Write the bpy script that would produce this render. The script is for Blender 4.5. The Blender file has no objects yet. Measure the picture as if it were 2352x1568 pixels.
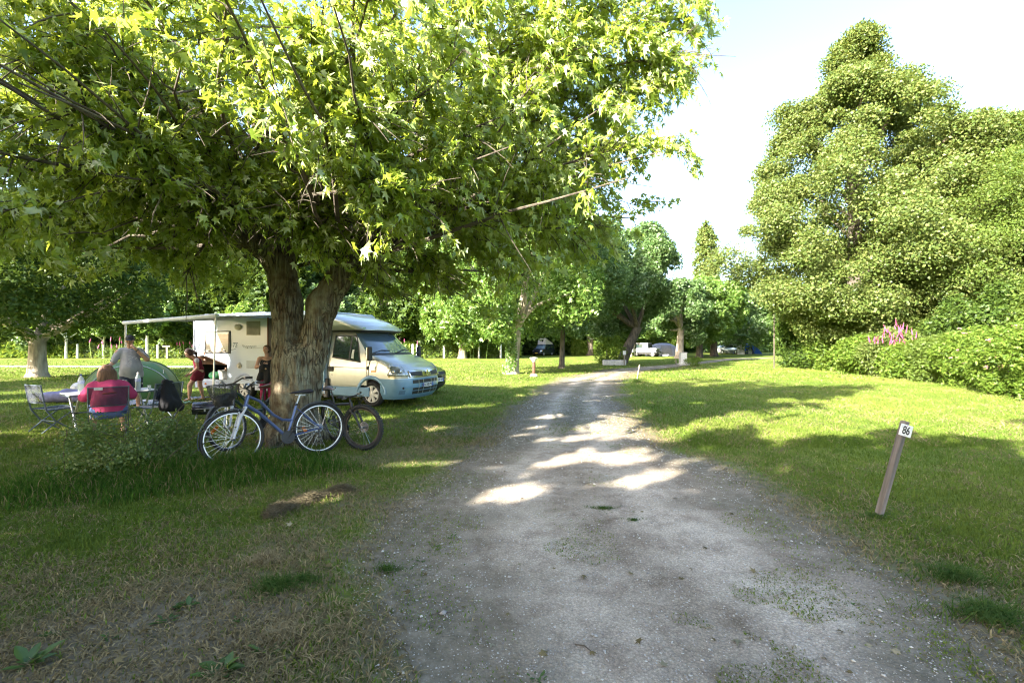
import bpy, bmesh, math, random
import numpy as np
from mathutils import Vector, Matrix, Euler
S = bpy.context.scene
COL = S.collection
R = math.radians
# ---------------------------------------------------------------- camera, world, sun, exposure
CAMZ = 1.6; FP = 1045.0
cam_d = bpy.data.cameras.new('camera'); cam = bpy.data.objects.new('camera', cam_d); COL.objects.link(cam)
cam.location = (0, 0, CAMZ); cam.rotation_euler = (R(90), 0, 0)
cam_d.sensor_width = 36; cam_d.lens = 36*FP/2352; cam_d.shift_y = 6/2352; cam_d.clip_end = 3000; cam_d.clip_start = 0.05
S.camera = cam
SUN_EL = R(27); SUN_DIR = (0.73, 0.683)          # the way the light travels over the ground
W = bpy.data.worlds.new('World'); S.world = W; W.use_nodes = True
nt = W.node_tree; sky = nt.nodes.new('ShaderNodeTexSky'); sky.sky_type = 'NISHITA'; sky.sun_disc = False
sky.sun_elevation = SUN_EL
sunpos = Vector((-SUN_DIR[0], -SUN_DIR[1]))
sky.sun_rotation = math.atan2(sunpos.x, sunpos.y)
sky.dust_density = 2.4; sky.air_density = 1.0; sky.ozone_density = 1.2
nt.links.new(sky.outputs[0], nt.nodes['Background'].inputs[0]); nt.nodes['Background'].inputs[1].default_value = 0.108
sl = bpy.data.lights.new('sun', 'SUN'); sl.energy = 4.6; sl.angle = R(0.5); sl.color = (1, 0.93, 0.80)
so = bpy.data.objects.new('sun', sl); COL.objects.link(so)
d = Vector((SUN_DIR[0]*math.cos(SUN_EL), SUN_DIR[1]*math.cos(SUN_EL), -math.sin(SUN_EL)))
so.rotation_euler = d.to_track_quat('-Z', 'Y').to_euler()
S.view_settings.view_transform = 'Standard'; S.view_settings.look = 'None'
S.view_settings.exposure = 2.85; S.view_settings.gamma = 1
S.render.engine = 'CYCLES'
S.cycles.max_bounces = 7; S.cycles.diffuse_bounces = 4; S.cycles.glossy_bounces = 2
S.cycles.transmission_bounces = 5; S.cycles.transparent_max_bounces = 6
S.cycles.use_denoising = True; S.cycles.caustics_reflective = False; S.cycles.caustics_refractive = False
S.cycles.sample_clamp_indirect = 6; S.cycles.filter_width = 1.15
# ---------------------------------------------------------------- helpers
def G(px, py):
    Y = CAMZ*FP/(py-790); return Vector(((px-1176)/FP*Y, Y, 0))
def A(px, py, Y): return Vector(((px-1176)/FP*Y, Y, CAMZ+(790-py)/FP*Y))
rng = np.random.default_rng(7)
def hsh(i, j, k, s):
    n = (i*374761393 + j*668265263 + k*2147483647 % 1000003 + k*1274126177 + s*362437) & 0xffffffff
    n = ((n ^ (n >> 13))*1274126177) & 0xffffffff
    return ((n ^ (n >> 16)) & 0xffff)/65535.0
def vnoise(P, sc=1.0, seed=0):
    P = np.asarray(P, float)*sc
    if P.shape[1] == 2: P = np.c_[P, np.zeros(len(P))]
    I = np.floor(P).astype(np.int64); f = P-I; f = f*f*(3-2*f); r = 0
    for a in (0, 1):
        for b in (0, 1):
            for c in (0, 1):
                w = (f[:, 0] if a else 1-f[:, 0])*(f[:, 1] if b else 1-f[:, 1])*(f[:, 2] if c else 1-f[:, 2])
                r = r+w*hsh(I[:, 0]+a, I[:, 1]+b, I[:, 2]+c, seed)
    return r
def fbm(P, sc=1.0, seed=0, o=3):
    r = 0; t = 0
    for k in range(o): r = r+vnoise(P, sc*2**k, seed+k)/2**k; t += 1/2**k
    return r/t
def tag(o, label, cat, group=None, kind=None):
    o['label'] = label; o['category'] = cat
    if group: o['group'] = group
    if kind: o['kind'] = kind
    return o
def thing(name, label, cat, loc=(0, 0, 0), rz=0, group=None):
    o = bpy.data.objects.new(name, None); COL.objects.link(o); o.empty_display_size = .2
    o.location = loc; o.rotation_euler = (0, 0, rz); tag(o, label, cat, group); return o
def mesh(name, v, f, mats, par=None, smooth=False, mi=None, loc=None):
    me = bpy.data.meshes.new(name)
    if isinstance(f, np.ndarray):
        v = np.asarray(v, np.float32); n, k = f.shape
        me.vertices.add(len(v)); me.vertices.foreach_set('co', v.ravel())
        me.loops.add(n*k); me.loops.foreach_set('vertex_index', f.astype(np.int32).ravel())
        me.polygons.add(n); me.polygons.foreach_set('loop_start', np.arange(0, n*k, k, dtype=np.int32))
        me.polygons.foreach_set('loop_total', np.full(n, k, np.int32)); me.update(calc_edges=True)
    else:
        me.from_pydata([tuple(x) for x in v], [], [tuple(x) for x in f])
    for m in (mats if isinstance(mats, (list, tuple)) else [mats]): me.materials.append(m)
    if mi is not None: me.polygons.foreach_set('material_index', np.asarray(mi, np.int32))
    if smooth: me.polygons.foreach_set('use_smooth', np.ones(len(me.polygons), bool))
    o = bpy.data.objects.new(name, me); COL.objects.link(o)
    if par: o.parent = par
    if loc is not None: o.location = loc
    return o
def frame(d, up=Vector((0, 0, 1))):
    d = Vector(d).normalized()
    if abs(d.dot(up)) > .98: up = Vector((1, 0, 0))
    u = d.cross(up).normalized(); return u, u.cross(d).normalized()
class MB:
    def __init__(s): s.v = []; s.f = []; s.m = []; s.cm = 0
    def add(s, v, f, M=None):
        b = len(s.v)
        s.v += [tuple(M @ Vector(x)) if M is not None else tuple(x) for x in v]
        s.f += [tuple(i+b for i in q) for q in f]; s.m += [s.cm]*len(f); return s
    def mat(s, i): s.cm = i; return s
    def box(s, c, d, M=None, top=1.0, topx=None):
        x, y, z = [k/2 for k in d]; t = top; tx = topx or top
        v = [(-x, -y, -z), (x, -y, -z), (x, y, -z), (-x, y, -z), (-x*tx, -y*t, z), (x*tx, -y*t, z), (x*tx, y*t, z), (-x*tx, y*t, z)]
        T = Matrix.Translation(c) @ (M if M is not None else Matrix())
        return s.add(v, [(3, 2, 1, 0), (4, 5, 6, 7), (0, 1, 5, 4), (1, 2, 6, 5), (2, 3, 7, 6), (3, 0, 4, 7)], T)
    def tube(s, P, r, n=8, cap=True, M=None, sy=1.0, up=None):
        P = [Vector(p) for p in P]; r = r if hasattr(r, '__len__') else [r]*len(P); v = []; f = []
        u = None
        for i, p in enumerate(P):
            d = (P[min(i+1, len(P)-1)]-P[max(i-1, 0)])
            if u is None: u, w = frame(d, up or Vector((0, 0, 1)))
            else:
                d = d.normalized(); u = (u-d*u.dot(d))
                if u.length < 1e-6: u, w = frame(d)
                u = u.normalized(); w = u.cross(d).normalized()
            for k in range(n):
                a = 2*math.pi*k/n; v.append(p+u*math.cos(a)*r[i]+w*math.sin(a)*r[i]*sy)
        for i in range(len(P)-1):
            for k in range(n): f.append((i*n+k, i*n+(k+1) % n, (i+1)*n+(k+1) % n, (i+1)*n+k))
        if cap: f.append(tuple(range(n))[::-1]); f.append(tuple((len(P)-1)*n+k for k in range(n)))
        return s.add(v, f, M)
    def lathe(s, prof, n=16, M=None, cap=True):
        v = []; f = []
        for r, z in prof:
            for k in range(n): a = 2*math.pi*k/n; v.append((r*math.cos(a), r*math.sin(a), z))
        for i in range(len(prof)-1):
            for k in range(n): f.append((i*n+k, i*n+(k+1) % n, (i+1)*n+(k+1) % n, (i+1)*n+k))
        if cap: f.append(tuple(range(n))[::-1]); f.append(tuple((len(prof)-1)*n+k for k in range(n)))
        return s.add(v, f, M)
    def torus(s, c, R_, r, n=32, m=8, M=None, a0=0, a1=2*math.pi, sz=1.0, ry=None):   # axis = y
        full = abs(a1-a0-2*math.pi) < 1e-6; N = n if full else n+1; v = []; f = []
        for i in range(N):
            a = a0+(a1-a0)*i/n
            for k in range(m):
                b = 2*math.pi*k/m; q = R_+r*math.cos(b)
                v.append((c[0]+q*math.cos(a), c[1]+r*sz*math.sin(b), c[2]+q*math.sin(a)))
        for i in range(n):
            for k in range(m): f.append((i*m+k, i*m+(k+1) % m, ((i+1) % N)*m+(k+1) % m, ((i+1) % N)*m+k))
        return s.add(v, f, M)
    def prism(s, poly, y0, y1, M=None):          # poly in x,z extruded along y
        n = len(poly); v = [(x, y0, z) for x, z in poly]+[(x, y1, z) for x, z in poly]
        f = [tuple(range(n)), tuple(range(n, 2*n))[::-1]]+[(i, i+n, (i+1) % n+n, (i+1) % n) for i in range(n)]
        return s.add(v, f, M)
    def ell(s, c, r, n=10, M=None):
        v = [(c[0], c[1], c[2]-r[2])]; f = []; h = n//2+1
        for i in range(1, h):
            a = math.pi*i/h-math.pi/2
            for k in range(n): b = 2*math.pi*k/n; v.append((c[0]+r[0]*math.cos(a)*math.cos(b), c[1]+r[1]*math.cos(a)*math.sin(b), c[2]+r[2]*math.sin(a)))
        v.append((c[0], c[1], c[2]+r[2])); L = len(v)-1
        for k in range(n):
            f.append((0, 1+(k+1) % n, 1+k)); f.append((L, L-n+k, L-n+(k+1) % n))
            for i in range(h-2): a = 1+i*n; f.append((a+k, a+(k+1) % n, a+n+(k+1) % n, a+n+k))
        return s.add(v, f, M)
    def grid(s, fn, nu, nv, M=None):
        v = [fn(i/(nu-1), j/(nv-1)) for j in range(nv) for i in range(nu)]
        f = [(j*nu+i, j*nu+i+1, (j+1)*nu+i+1, (j+1)*nu+i) for j in range(nv-1) for i in range(nu-1)]
        return s.add(v, f, M)
    def build(s, name, mats, par=None, smooth=False, bev=0, loc=None, solid=0, sub=0):
        o = mesh(name, s.v, s.f, mats, par, smooth, s.m if isinstance(mats, (list, tuple)) else None, loc)
        if solid: q = o.modifiers.new('s', 'SOLIDIFY'); q.thickness = solid; q.offset = 0
        if sub: q = o.modifiers.new('u', 'SUBSURF'); q.levels = q.render_levels = sub
        if bev: q = o.modifiers.new('b', 'BEVEL'); q.width = bev; q.segments = 2; q.limit_method = 'ANGLE'; q.angle_limit = R(40)
        if smooth and bev == 0:
            try: o.data.set_sharp_from_angle(angle=R(45))
            except Exception: pass
        return o
# ---- smooth-union field mesher (surface nets) for bodies and trunks
def sdf_mesh(prims, res, k=.03, noise=None):
    """prims: (a, b, ra, rb[, squash_dir, factor[, k]])"""
    P = [(np.array(p[0], float), np.array(p[1], float), p[2], p[3], p[4] if len(p) > 4 else None, p[5] if len(p) > 5 else 1, p[6] if len(p) > 6 else k) for p in prims]
    lo = np.min([np.minimum(p[0], p[1])-max(p[2], p[3]) for p in P], 0)-3*res
    hi = np.max([np.maximum(p[0], p[1])+max(p[2], p[3]) for p in P], 0)+3*res
    n = np.ceil((hi-lo)/res).astype(int)+1
    F = np.full(n, 1.0, np.float32)
    ax = [lo[i]+res*np.arange(n[i]) for i in range(3)]
    for a, b, ra, rb, sd, sf, kk in P:
        m = max(ra, rb)*1.05+kk+2*res
        i0 = np.maximum(((np.minimum(a, b)-m-lo)/res).astype(int), 0); i1 = np.minimum(((np.maximum(a, b)+m-lo)/res).astype(int)+2, n)
        X, Y, Z = np.meshgrid(ax[0][i0[0]:i1[0]], ax[1][i0[1]:i1[1]], ax[2][i0[2]:i1[2]], indexing='ij')
        D = np.stack([X-a[0], Y-a[1], Z-a[2]], -1); ab = b-a; L = ab.dot(ab)
        t = np.clip(D@ab/L, 0, 1) if L > 1e-9 else np.zeros(X.shape)
        D = D-t[..., None]*ab
        if sd is not None:
            s = np.array(sd, float); s /= np.linalg.norm(s); D = D+(D@s)[..., None]*s*(sf-1)
        dd = np.sqrt((D**2).sum(-1))-(ra+(rb-ra)*t)
        sl = (slice(i0[0], i1[0]), slice(i0[1], i1[1]), slice(i0[2], i1[2])); f = F[sl]
        h = np.maximum(kk-np.abs(f-dd), 0)/kk if kk > 0 else 0
        F[sl] = np.minimum(f, dd)-h*h*kk*.25
    B = F < 0; C = np.zeros(tuple(n-1), int)
    for i in (0, 1):
        for j in (0, 1):
            for q in (0, 1): C += B[i:n[0]-1+i, j:n[1]-1+j, q:n[2]-1+q]
    act = (C > 0) & (C < 8); idx = -np.ones(act.shape, int); cells = np.argwhere(act); idx[act] = np.arange(len(cells))
    acc = np.zeros((len(cells), 3)); cnt = np.zeros(len(cells)); cor = [(i, j, q) for i in (0, 1) for j in (0, 1) for q in (0, 1)]
    val = {c: F[cells[:, 0]+c[0], cells[:, 1]+c[1], cells[:, 2]+c[2]] for c in cor}
    for c in cor:
        for d_ in range(3):
            if c[d_]: continue
            e = list(c); e[d_] = 1; va = val[c]; vb = val[tuple(e)]; cr = (va < 0) != (vb < 0)
            t = np.where(cr, va/np.where(cr, va-vb, 1), 0); p = np.array(c, float)[None].repeat(len(cells), 0); p[:, d_] += t
            acc += p*cr[:, None]; cnt += cr
    V = lo+res*(cells+acc/cnt[:, None]); Fc = []
    for d_ in range(3):
        u, v = (d_+1) % 3, (d_+2) % 3; sh = list(n); sh[d_] -= 1
        a = B[tuple(slice(0, n[x]-1) if x == d_ else slice(None) for x in range(3))]; b = B[tuple(slice(1, None) if x == d_ else slice(None) for x in range(3))]
        for sgn, m_ in ((1, a & ~b), (0, ~a & b)):
            E = np.argwhere(m_)
            E = E[(E[:, u] > 0) & (E[:, v] > 0) & (E[:, u] < n[u]-1) & (E[:, v] < n[v]-1)]
            def ix(du, dv):
                q = E.copy(); q[:, u] -= du; q[:, v] -= dv; return idx[q[:, 0], q[:, 1], q[:, 2]]
            quad = np.stack([ix(1, 1), ix(0, 1), ix(0, 0), ix(1, 0)], 1)
            Fc.append(quad if sgn else quad[:, ::-1])
    Fc = np.concatenate(Fc)
    if noise is not None: V = noise(V)
    return V, Fc
def sdf(name, prims, res, mat_, par=None, k=.03, noise=None, cut=None):
    V, F_ = sdf_mesh(prims, res, k, noise)
    if cut is not None: F_ = F_[cut(V)[F_].all(1)]
    return mesh(name, V, F_, mat_, par, True)
# ---- materials
def nodes(name):
    m = bpy.data.materials.new(name); m.use_nodes = True; t = m.node_tree; return m, t, t.nodes, t.links, t.nodes['Principled BSDF']
MC = {}
def pm(name, col, rough=.5, metal=0, col2=None, scale=6, bump=0, bscale=60, spec=None, stretch=None, coat=0, detail=4, emit=0, bdist=.004):
    if name in MC: return MC[name]
    m, t, N, L, b = nodes(name); b.inputs['Roughness'].default_value = rough; b.inputs['Metallic'].default_value = metal
    if spec is not None: b.inputs['Specular IOR Level'].default_value = spec
    if coat: b.inputs['Coat Weight'].default_value = coat; b.inputs['Coat Roughness'].default_value = .06
    c2 = col2 or tuple(x*.8 for x in col)
    tc = N.new('ShaderNodeTexCoord'); mp = N.new('ShaderNodeMapping'); L.new(tc.outputs['Object'], mp.inputs[0])
    if stretch: mp.inputs['Scale'].default_value = stretch
    n = N.new('ShaderNodeTexNoise'); n.inputs['Scale'].default_value = scale; n.inputs['Detail'].default_value = detail; L.new(mp.outputs[0], n.inputs[0])
    r = N.new('ShaderNodeValToRGB'); r.color_ramp.elements[0].position = .35; r.color_ramp.elements[1].position = .65
    r.color_ramp.elements[0].color = (*c2, 1); r.color_ramp.elements[1].color = (*col, 1)
    L.new(n.outputs['Fac'], r.inputs[0]); L.new(r.outputs[0], b.inputs['Base Color'])
    if bump:
        n2 = N.new('ShaderNodeTexNoise'); n2.inputs['Scale'].default_value = bscale; n2.inputs['Detail'].default_value = 5; L.new(mp.outputs[0], n2.inputs[0])
        bp = N.new('ShaderNodeBump'); bp.inputs['Strength'].default_value = bump; bp.inputs['Distance'].default_value = bdist
        L.new(n2.outputs['Fac'], bp.inputs['Height']); L.new(bp.outputs[0], b.inputs['Normal'])
    MC[name] = m; return m
def leafm(name, stops, trans=.45, tcol=(.35, .5, .05), rough=.45, gloss=.12):
    if name in MC: return MC[name]
    m, t, N, L, b = nodes(name); N.remove(b); out = N['Material Output']
    g = N.new('ShaderNodeNewGeometry'); r = N.new('ShaderNodeValToRGB'); L.new(g.outputs['Random Per Island'], r.inputs[0])
    e = r.color_ramp.elements
    while len(e) < len(stops): e.new(.5)
    for i, c in enumerate(stops): e[i].position = i/(len(stops)-1); e[i].color = (*c, 1)
    df = N.new('ShaderNodeBsdfDiffuse'); L.new(r.outputs[0], df.inputs[0])
    tr = N.new('ShaderNodeBsdfTranslucent'); mx = N.new('ShaderNodeMix'); mx.data_type = 'RGBA'; mx.inputs[0].default_value = .55
    L.new(r.outputs[0], mx.inputs[6]); mx.inputs[7].default_value = (*tcol, 1); L.new(mx.outputs[2], tr.inputs[0])
    s1 = N.new('ShaderNodeMixShader'); s1.inputs[0].default_value = trans; L.new(df.outputs[0], s1.inputs[1]); L.new(tr.outputs[0], s1.inputs[2])
    if gloss:
        gl = N.new('ShaderNodeBsdfGlossy'); gl.inputs['Roughness'].default_value = rough; gl.inputs['Color'].default_value = (.9, .95, 1, 1)
        s2 = N.new('ShaderNodeMixShader'); s2.inputs[0].default_value = gloss; L.new(s1.outputs[0], s2.inputs[1]); L.new(gl.outputs[0], s2.inputs[2]); s1 = s2
    L.new(s1.outputs[0], out.inputs[0]); MC[name] = m; return m
# ---- foliage
def unit(v): return v/np.maximum(np.linalg.norm(v, axis=1, keepdims=True), 1e-9)
MAPLE = (np.array([(0, 0, 0), (0, .22, 0), (-.36, .02, -.06), (-.2, .2, 0), (-.52, .56, -.12), (-.15, .42, .02), (0, 1, -.22), (.15, .42, .02), (.52, .56, -.12), (.2, .2, 0), (.36, .02, -.06)]),
         np.array([(1, 0, 10), (1, 10, 9), (1, 9, 8), (1, 8, 7), (1, 7, 6), (1, 6, 5), (1, 5, 4), (1, 4, 3), (1, 3, 2), (1, 2, 0)]))
KITE = (np.array([(0, 0, 0), (-.33, .45, .05), (0, 1, -.12), (.33, .45, .05)]), np.array([(0, 3, 1), (3, 2, 1)]))
TRIO = (np.array([(0, 0, 0), (-.2, .45, .06), (0, .9, -.1), (.22, .4, .04), (0, 0, 0), (-.62, .25, -.05), (-.7, .75, -.1), (-.2, .5, 0), (0, 0, 0), (.25, .5, 0), (.72, .7, -.1), (.6, .2, -.04)]),
        np.array([(0, 3, 1), (3, 2, 1), (4, 7, 5), (7, 6, 5), (8, 11, 9), (11, 10, 9)]))
def leaves(name, P, D, Nn, size, tpl, mat_, par=None, loc=None):
    """P points, D leaf direction, Nn leaf normal, size array"""
    D = unit(D); X = unit(np.cross(D, Nn)); Z = np.cross(X, D); T, F_ = tpl
    if tpl is MAPLE: g0 = np.random.default_rng(1); X = X*g0.uniform(.65, 1.1, (len(P), 1)); Z = Z*g0.uniform(-.6, 3.2, (len(P), 1))
    V = P[:, None]+(T[None, :, 0:1]*X[:, None]+T[None, :, 1:2]*D[:, None]+T[None, :, 2:3]*Z[:, None])*np.asarray(size).reshape(-1, 1, 1)
    F2 = (F_[None]+(np.arange(len(P))*len(T))[:, None, None]).reshape(-1, 3)
    return mesh(name, V.reshape(-1, 3), F2, mat_, par, False, loc=loc)
def rdir(n, g=None): return unit((g or rng).normal(size=(n, 3)))
def crown(name, seed, n_leaf, size, blobs, mat_, par=None, up=.5, out=.8, tpl=KITE, sh=(.7, 1.08), flat=1.0, droop=.3, cen=None):
    """blobs: array of (x,y,z,r): leaves gather on the skin of each blob"""
    g = np.random.default_rng(seed); B = np.asarray(blobs, float); w = B[:, 3]**2; w /= w.sum()
    i = g.choice(len(B), n_leaf, p=w); c = B[i, :3]; r = B[i, 3]
    ctr = np.average(B[:, :3], axis=0, weights=B[:, 3]) if cen is None else np.array(cen)
    o = unit(c-ctr); dd = unit(g.normal(size=(n_leaf, 3))+o*out+np.array([0, 0, up]))
    q = dd*(r*g.uniform(sh[0], sh[1], n_leaf))[:, None]; q[:, 2] *= flat
    P = c+q; nn = unit(dd*.7+g.normal(size=(n_leaf, 3))*.55+np.array([0, 0, .35]))
    D = unit(g.normal(size=(n_leaf, 3))+o*.4-np.array([0, 0, droop]))
    return leaves(name, P, D, nn, size*g.uniform(.6, 1.3, n_leaf), tpl, mat_, par)
def blobset(seed, n, rx, ry, rz, z0, br, under=.35, fill=.35):
    g = np.random.default_rng(seed); d_ = unit(g.normal(size=(n*4, 3))); d_ = d_[d_[:, 2] > -under][:n]
    k = g.uniform(fill, 1, len(d_))**.5
    return np.c_[d_*k[:, None]*np.array([rx, ry, rz])+np.array([0, 0, z0]), br*g.uniform(.6, 1.25, len(d_))]
def limb(mb, a, b, r0, r1, bend=.15, g=None, n=6, seg=5):
    a = Vector(a); b = Vector(b); L = (b-a).length; g = g or rng; o = Vector(g.normal(size=3))*L*bend; pts = []
    for i in range(seg+1): t = i/seg; pts.append(a.lerp(b, t)+o*math.sin(math.pi*t))
    mb.tube(pts, [r0+(r1-r0)*(i/seg)**.8 for i in range(seg+1)], n); return pts
def copy_tree(o, parent=None, **kw):
    c = o.copy(); COL.objects.link(c); c.parent = parent
    for ch in list(o.children): copy_tree(ch, c)
    return c
def place(o, loc, rz=0, sc=1, label=None, group=None):
    o.location = loc; o.rotation_euler = (0, 0, rz); o.scale = (sc, sc, sc) if not hasattr(sc, '__len__') else sc
    if label: o['label'] = label
    if group: o['group'] = group
    return o
def text(name, s, size, mat_, par, loc, rot, ext=.001, shear=0, sx=1, font=None):
    c = bpy.data.curves.new(name, 'FONT'); c.body = s; c.size = size; c.align_x = 'CENTER'; c.align_y = 'CENTER'; c.extrude = ext; c.shear = shear; c.offset = size*.018
    t = bpy.data.objects.new(name, c); COL.objects.link(t); dg = bpy.context.evaluated_depsgraph_get()
    me = bpy.data.meshes.new_from_object(t.evaluated_get(dg)); bpy.data.objects.remove(t)
    me.materials.clear(); me.materials.append(mat_)
    o = bpy.data.objects.new(name, me); COL.objects.link(o); o.parent = par; o.location = loc; o.rotation_euler = rot; o.scale = (sx, 1, 1); return o
# ================================================================ SETTING: ground, tracks, grass
LE = [(900, 1568), (820, 1280), (1010, 1090), (1140, 1010), (1200, 930), (1290, 870), (1400, 848), (1560, 835), (1680, 822), (1800, 819)]
RE = [(2352, 1568), (2200, 1400), (1900, 1230), (1650, 1060), (1530, 1030), (1470, 980), (1415, 920), (1410, 885), (1450, 855), (1560, 842), (1690, 826), (1830, 821)]
def edge(L):
    g_ = [G(*p) for p in L]; y = [p.y for p in g_]; x = [p.x for p in g_]; return np.array([-14, -3, .6]+y), np.array([x[0]-1.5, x[0]-.2, x[0]]+x)
LY, LX = edge(LE); RY, RX = edge(RE); RX[:3] = [2.0, 2.3, 2.4]
def tl(y): return np.interp(y, LY, LX)+.16
def trr(y): return np.interp(y, RY, RX)-.2*np.clip(y/4, 0, 1)
def tdist(x, y):                                # signed, negative inside the track
    slope = np.clip(np.abs(np.gradient(np.interp(np.linspace(0, 60, 600), LY, LX), 60/600)), 0, 3)
    k = 1/np.sqrt(1+np.interp(y, np.linspace(0, 60, 600), slope)**2)
    return np.maximum(tl(y)-x, x-trr(y))*k
def wearf(x, y):
    P = np.c_[x, y]; n = fbm(P, .9, 3, 4); n2 = fbm(P, 3.1, 9, 3); d_ = tdist(x, y)
    w = np.clip(1-(d_-.0)/.9, 0, 1)*.9
    dry = np.clip(1-(np.hypot((x+2.0)*.55, (y-2.2)*.75))/1.9, 0, 1)*1.3*(x < tl(y)+.3)*.85   # dry corner, front left
    dry2 = np.clip(1-np.abs(x-tl(y)+.9)/1.7, 0, 1)*.55*np.clip(1-(y-4)/9, 0, 1)
    w = np.maximum(np.maximum(w, dry), dry2)+(n-.5)*.9+(n2-.5)*.5
    return np.clip(w, 0, 1)*np.clip(1-(y-26)/14, 0, 1)
def ground_mat():
    m, t, N, L, b = nodes('ground_soil_and_grass'); b.inputs['Roughness'].default_value = .95; b.inputs['Specular IOR Level'].default_value = .15
    at = N.new('ShaderNodeAttribute'); at.attribute_name = 'wear'; tc = N.new('ShaderNodeTexCoord')
    def noise(s, d_=5, rg=.6):
        n = N.new('ShaderNodeTexNoise'); n.inputs['Scale'].default_value = s; n.inputs['Detail'].default_value = d_; n.inputs['Roughness'].default_value = rg; L.new(tc.outputs['Object'], n.inputs[0]); return n
    def ramp(src, st):
        r = N.new('ShaderNodeValToRGB'); e = r.color_ramp.elements
        while len(e) < len(st): e.new(.5)
        for i, (p, c) in enumerate(st): e[i].position = p; e[i].color = (*c, 1)
        L.new(src, r.inputs[0]); return r.outputs[0]
    g1 = ramp(noise(.35, 6, .65).outputs['Fac'], [(.3, (.085, .14, .022)), (.5, (.14, .19, .032)), (.68, (.22, .23, .06))])
    g2 = ramp(noise(26, 5, .7).outputs['Fac'], [(.3, (.35, .38, .3)), (.5, (.9, .92, .85)), (.7, (1.45, 1.35, 1.1))])
    mu = N.new('ShaderNodeMix'); mu.data_type = 'RGBA'; mu.blend_type = 'MULTIPLY'; mu.inputs[0].default_value = 1; L.new(g1, mu.inputs[6]); L.new(g2, mu.inputs[7])
    so_ = ramp(noise(9, 8, .75).outputs['Fac'], [(.3, (.09, .08, .05)), (.5, (.18, .155, .11)), (.72, (.30, .265, .2))])
    ad = N.new('ShaderNodeMath'); ad.operation = 'ADD'; n3 = noise(14, 4); ma = N.new('ShaderNodeMath'); ma.operation = 'MULTIPLY_ADD'; ma.inputs[1].default_value = .9; ma.inputs[2].default_value = -.45
    L.new(n3.outputs['Fac'], ma.inputs[0]); L.new(at.outputs['Fac'], ad.inputs[0]); L.new(ma.outputs[0], ad.inputs[1])
    mr = N.new('ShaderNodeMapRange'); mr.inputs[1].default_value = .3; mr.inputs[2].default_value = .75; L.new(ad.outputs[0], mr.inputs[0])
    mx = N.new('ShaderNodeMix'); mx.data_type = 'RGBA'; L.new(mr.outputs[0], mx.inputs[0]); L.new(mu.outputs[2], mx.inputs[6]); L.new(so_, mx.inputs[7])
    L.new(mx.outputs[2], b.inputs['Base Color'])
    bp = N.new('ShaderNodeBump'); bp.inputs['Strength'].default_value = .8; bp.inputs['Distance'].default_value = .03; L.new(noise(22, 6, .7).outputs['Fac'], bp.inputs['Height']); L.new(bp.outputs[0], b.inputs['Normal'])
    return m
xs = np.unique(np.r_[np.linspace(-1500, -60, 14), np.linspace(-60, -14, 47), np.linspace(-14, 12, 261), np.linspace(12, 60, 97), np.linspace(60, 1500, 14)])
ys = np.unique(np.r_[np.linspace(-1500, -20, 12), np.linspace(-20, 0, 21), np.linspace(0, 18, 181), np.linspace(18, 60, 127), np.linspace(60, 2500, 20)])
X, Y = np.meshgrid(xs, ys); v = np.c_[X.ravel(), Y.ravel(), np.zeros(X.size)]
nx = len(xs); ii = (np.arange(len(ys)-1)[:, None]*nx+np.arange(nx-1)[None]).ravel()
ground = mesh('ground', v, np.stack([ii, ii+1, ii+nx+1, ii+nx], 1), ground_mat()); ground['kind'] = 'structure'
at = ground.data.attributes.new('wear', 'FLOAT', 'POINT'); at.data.foreach_set('value', wearf(v[:, 0], v[:, 1]).astype(np.float32))

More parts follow.
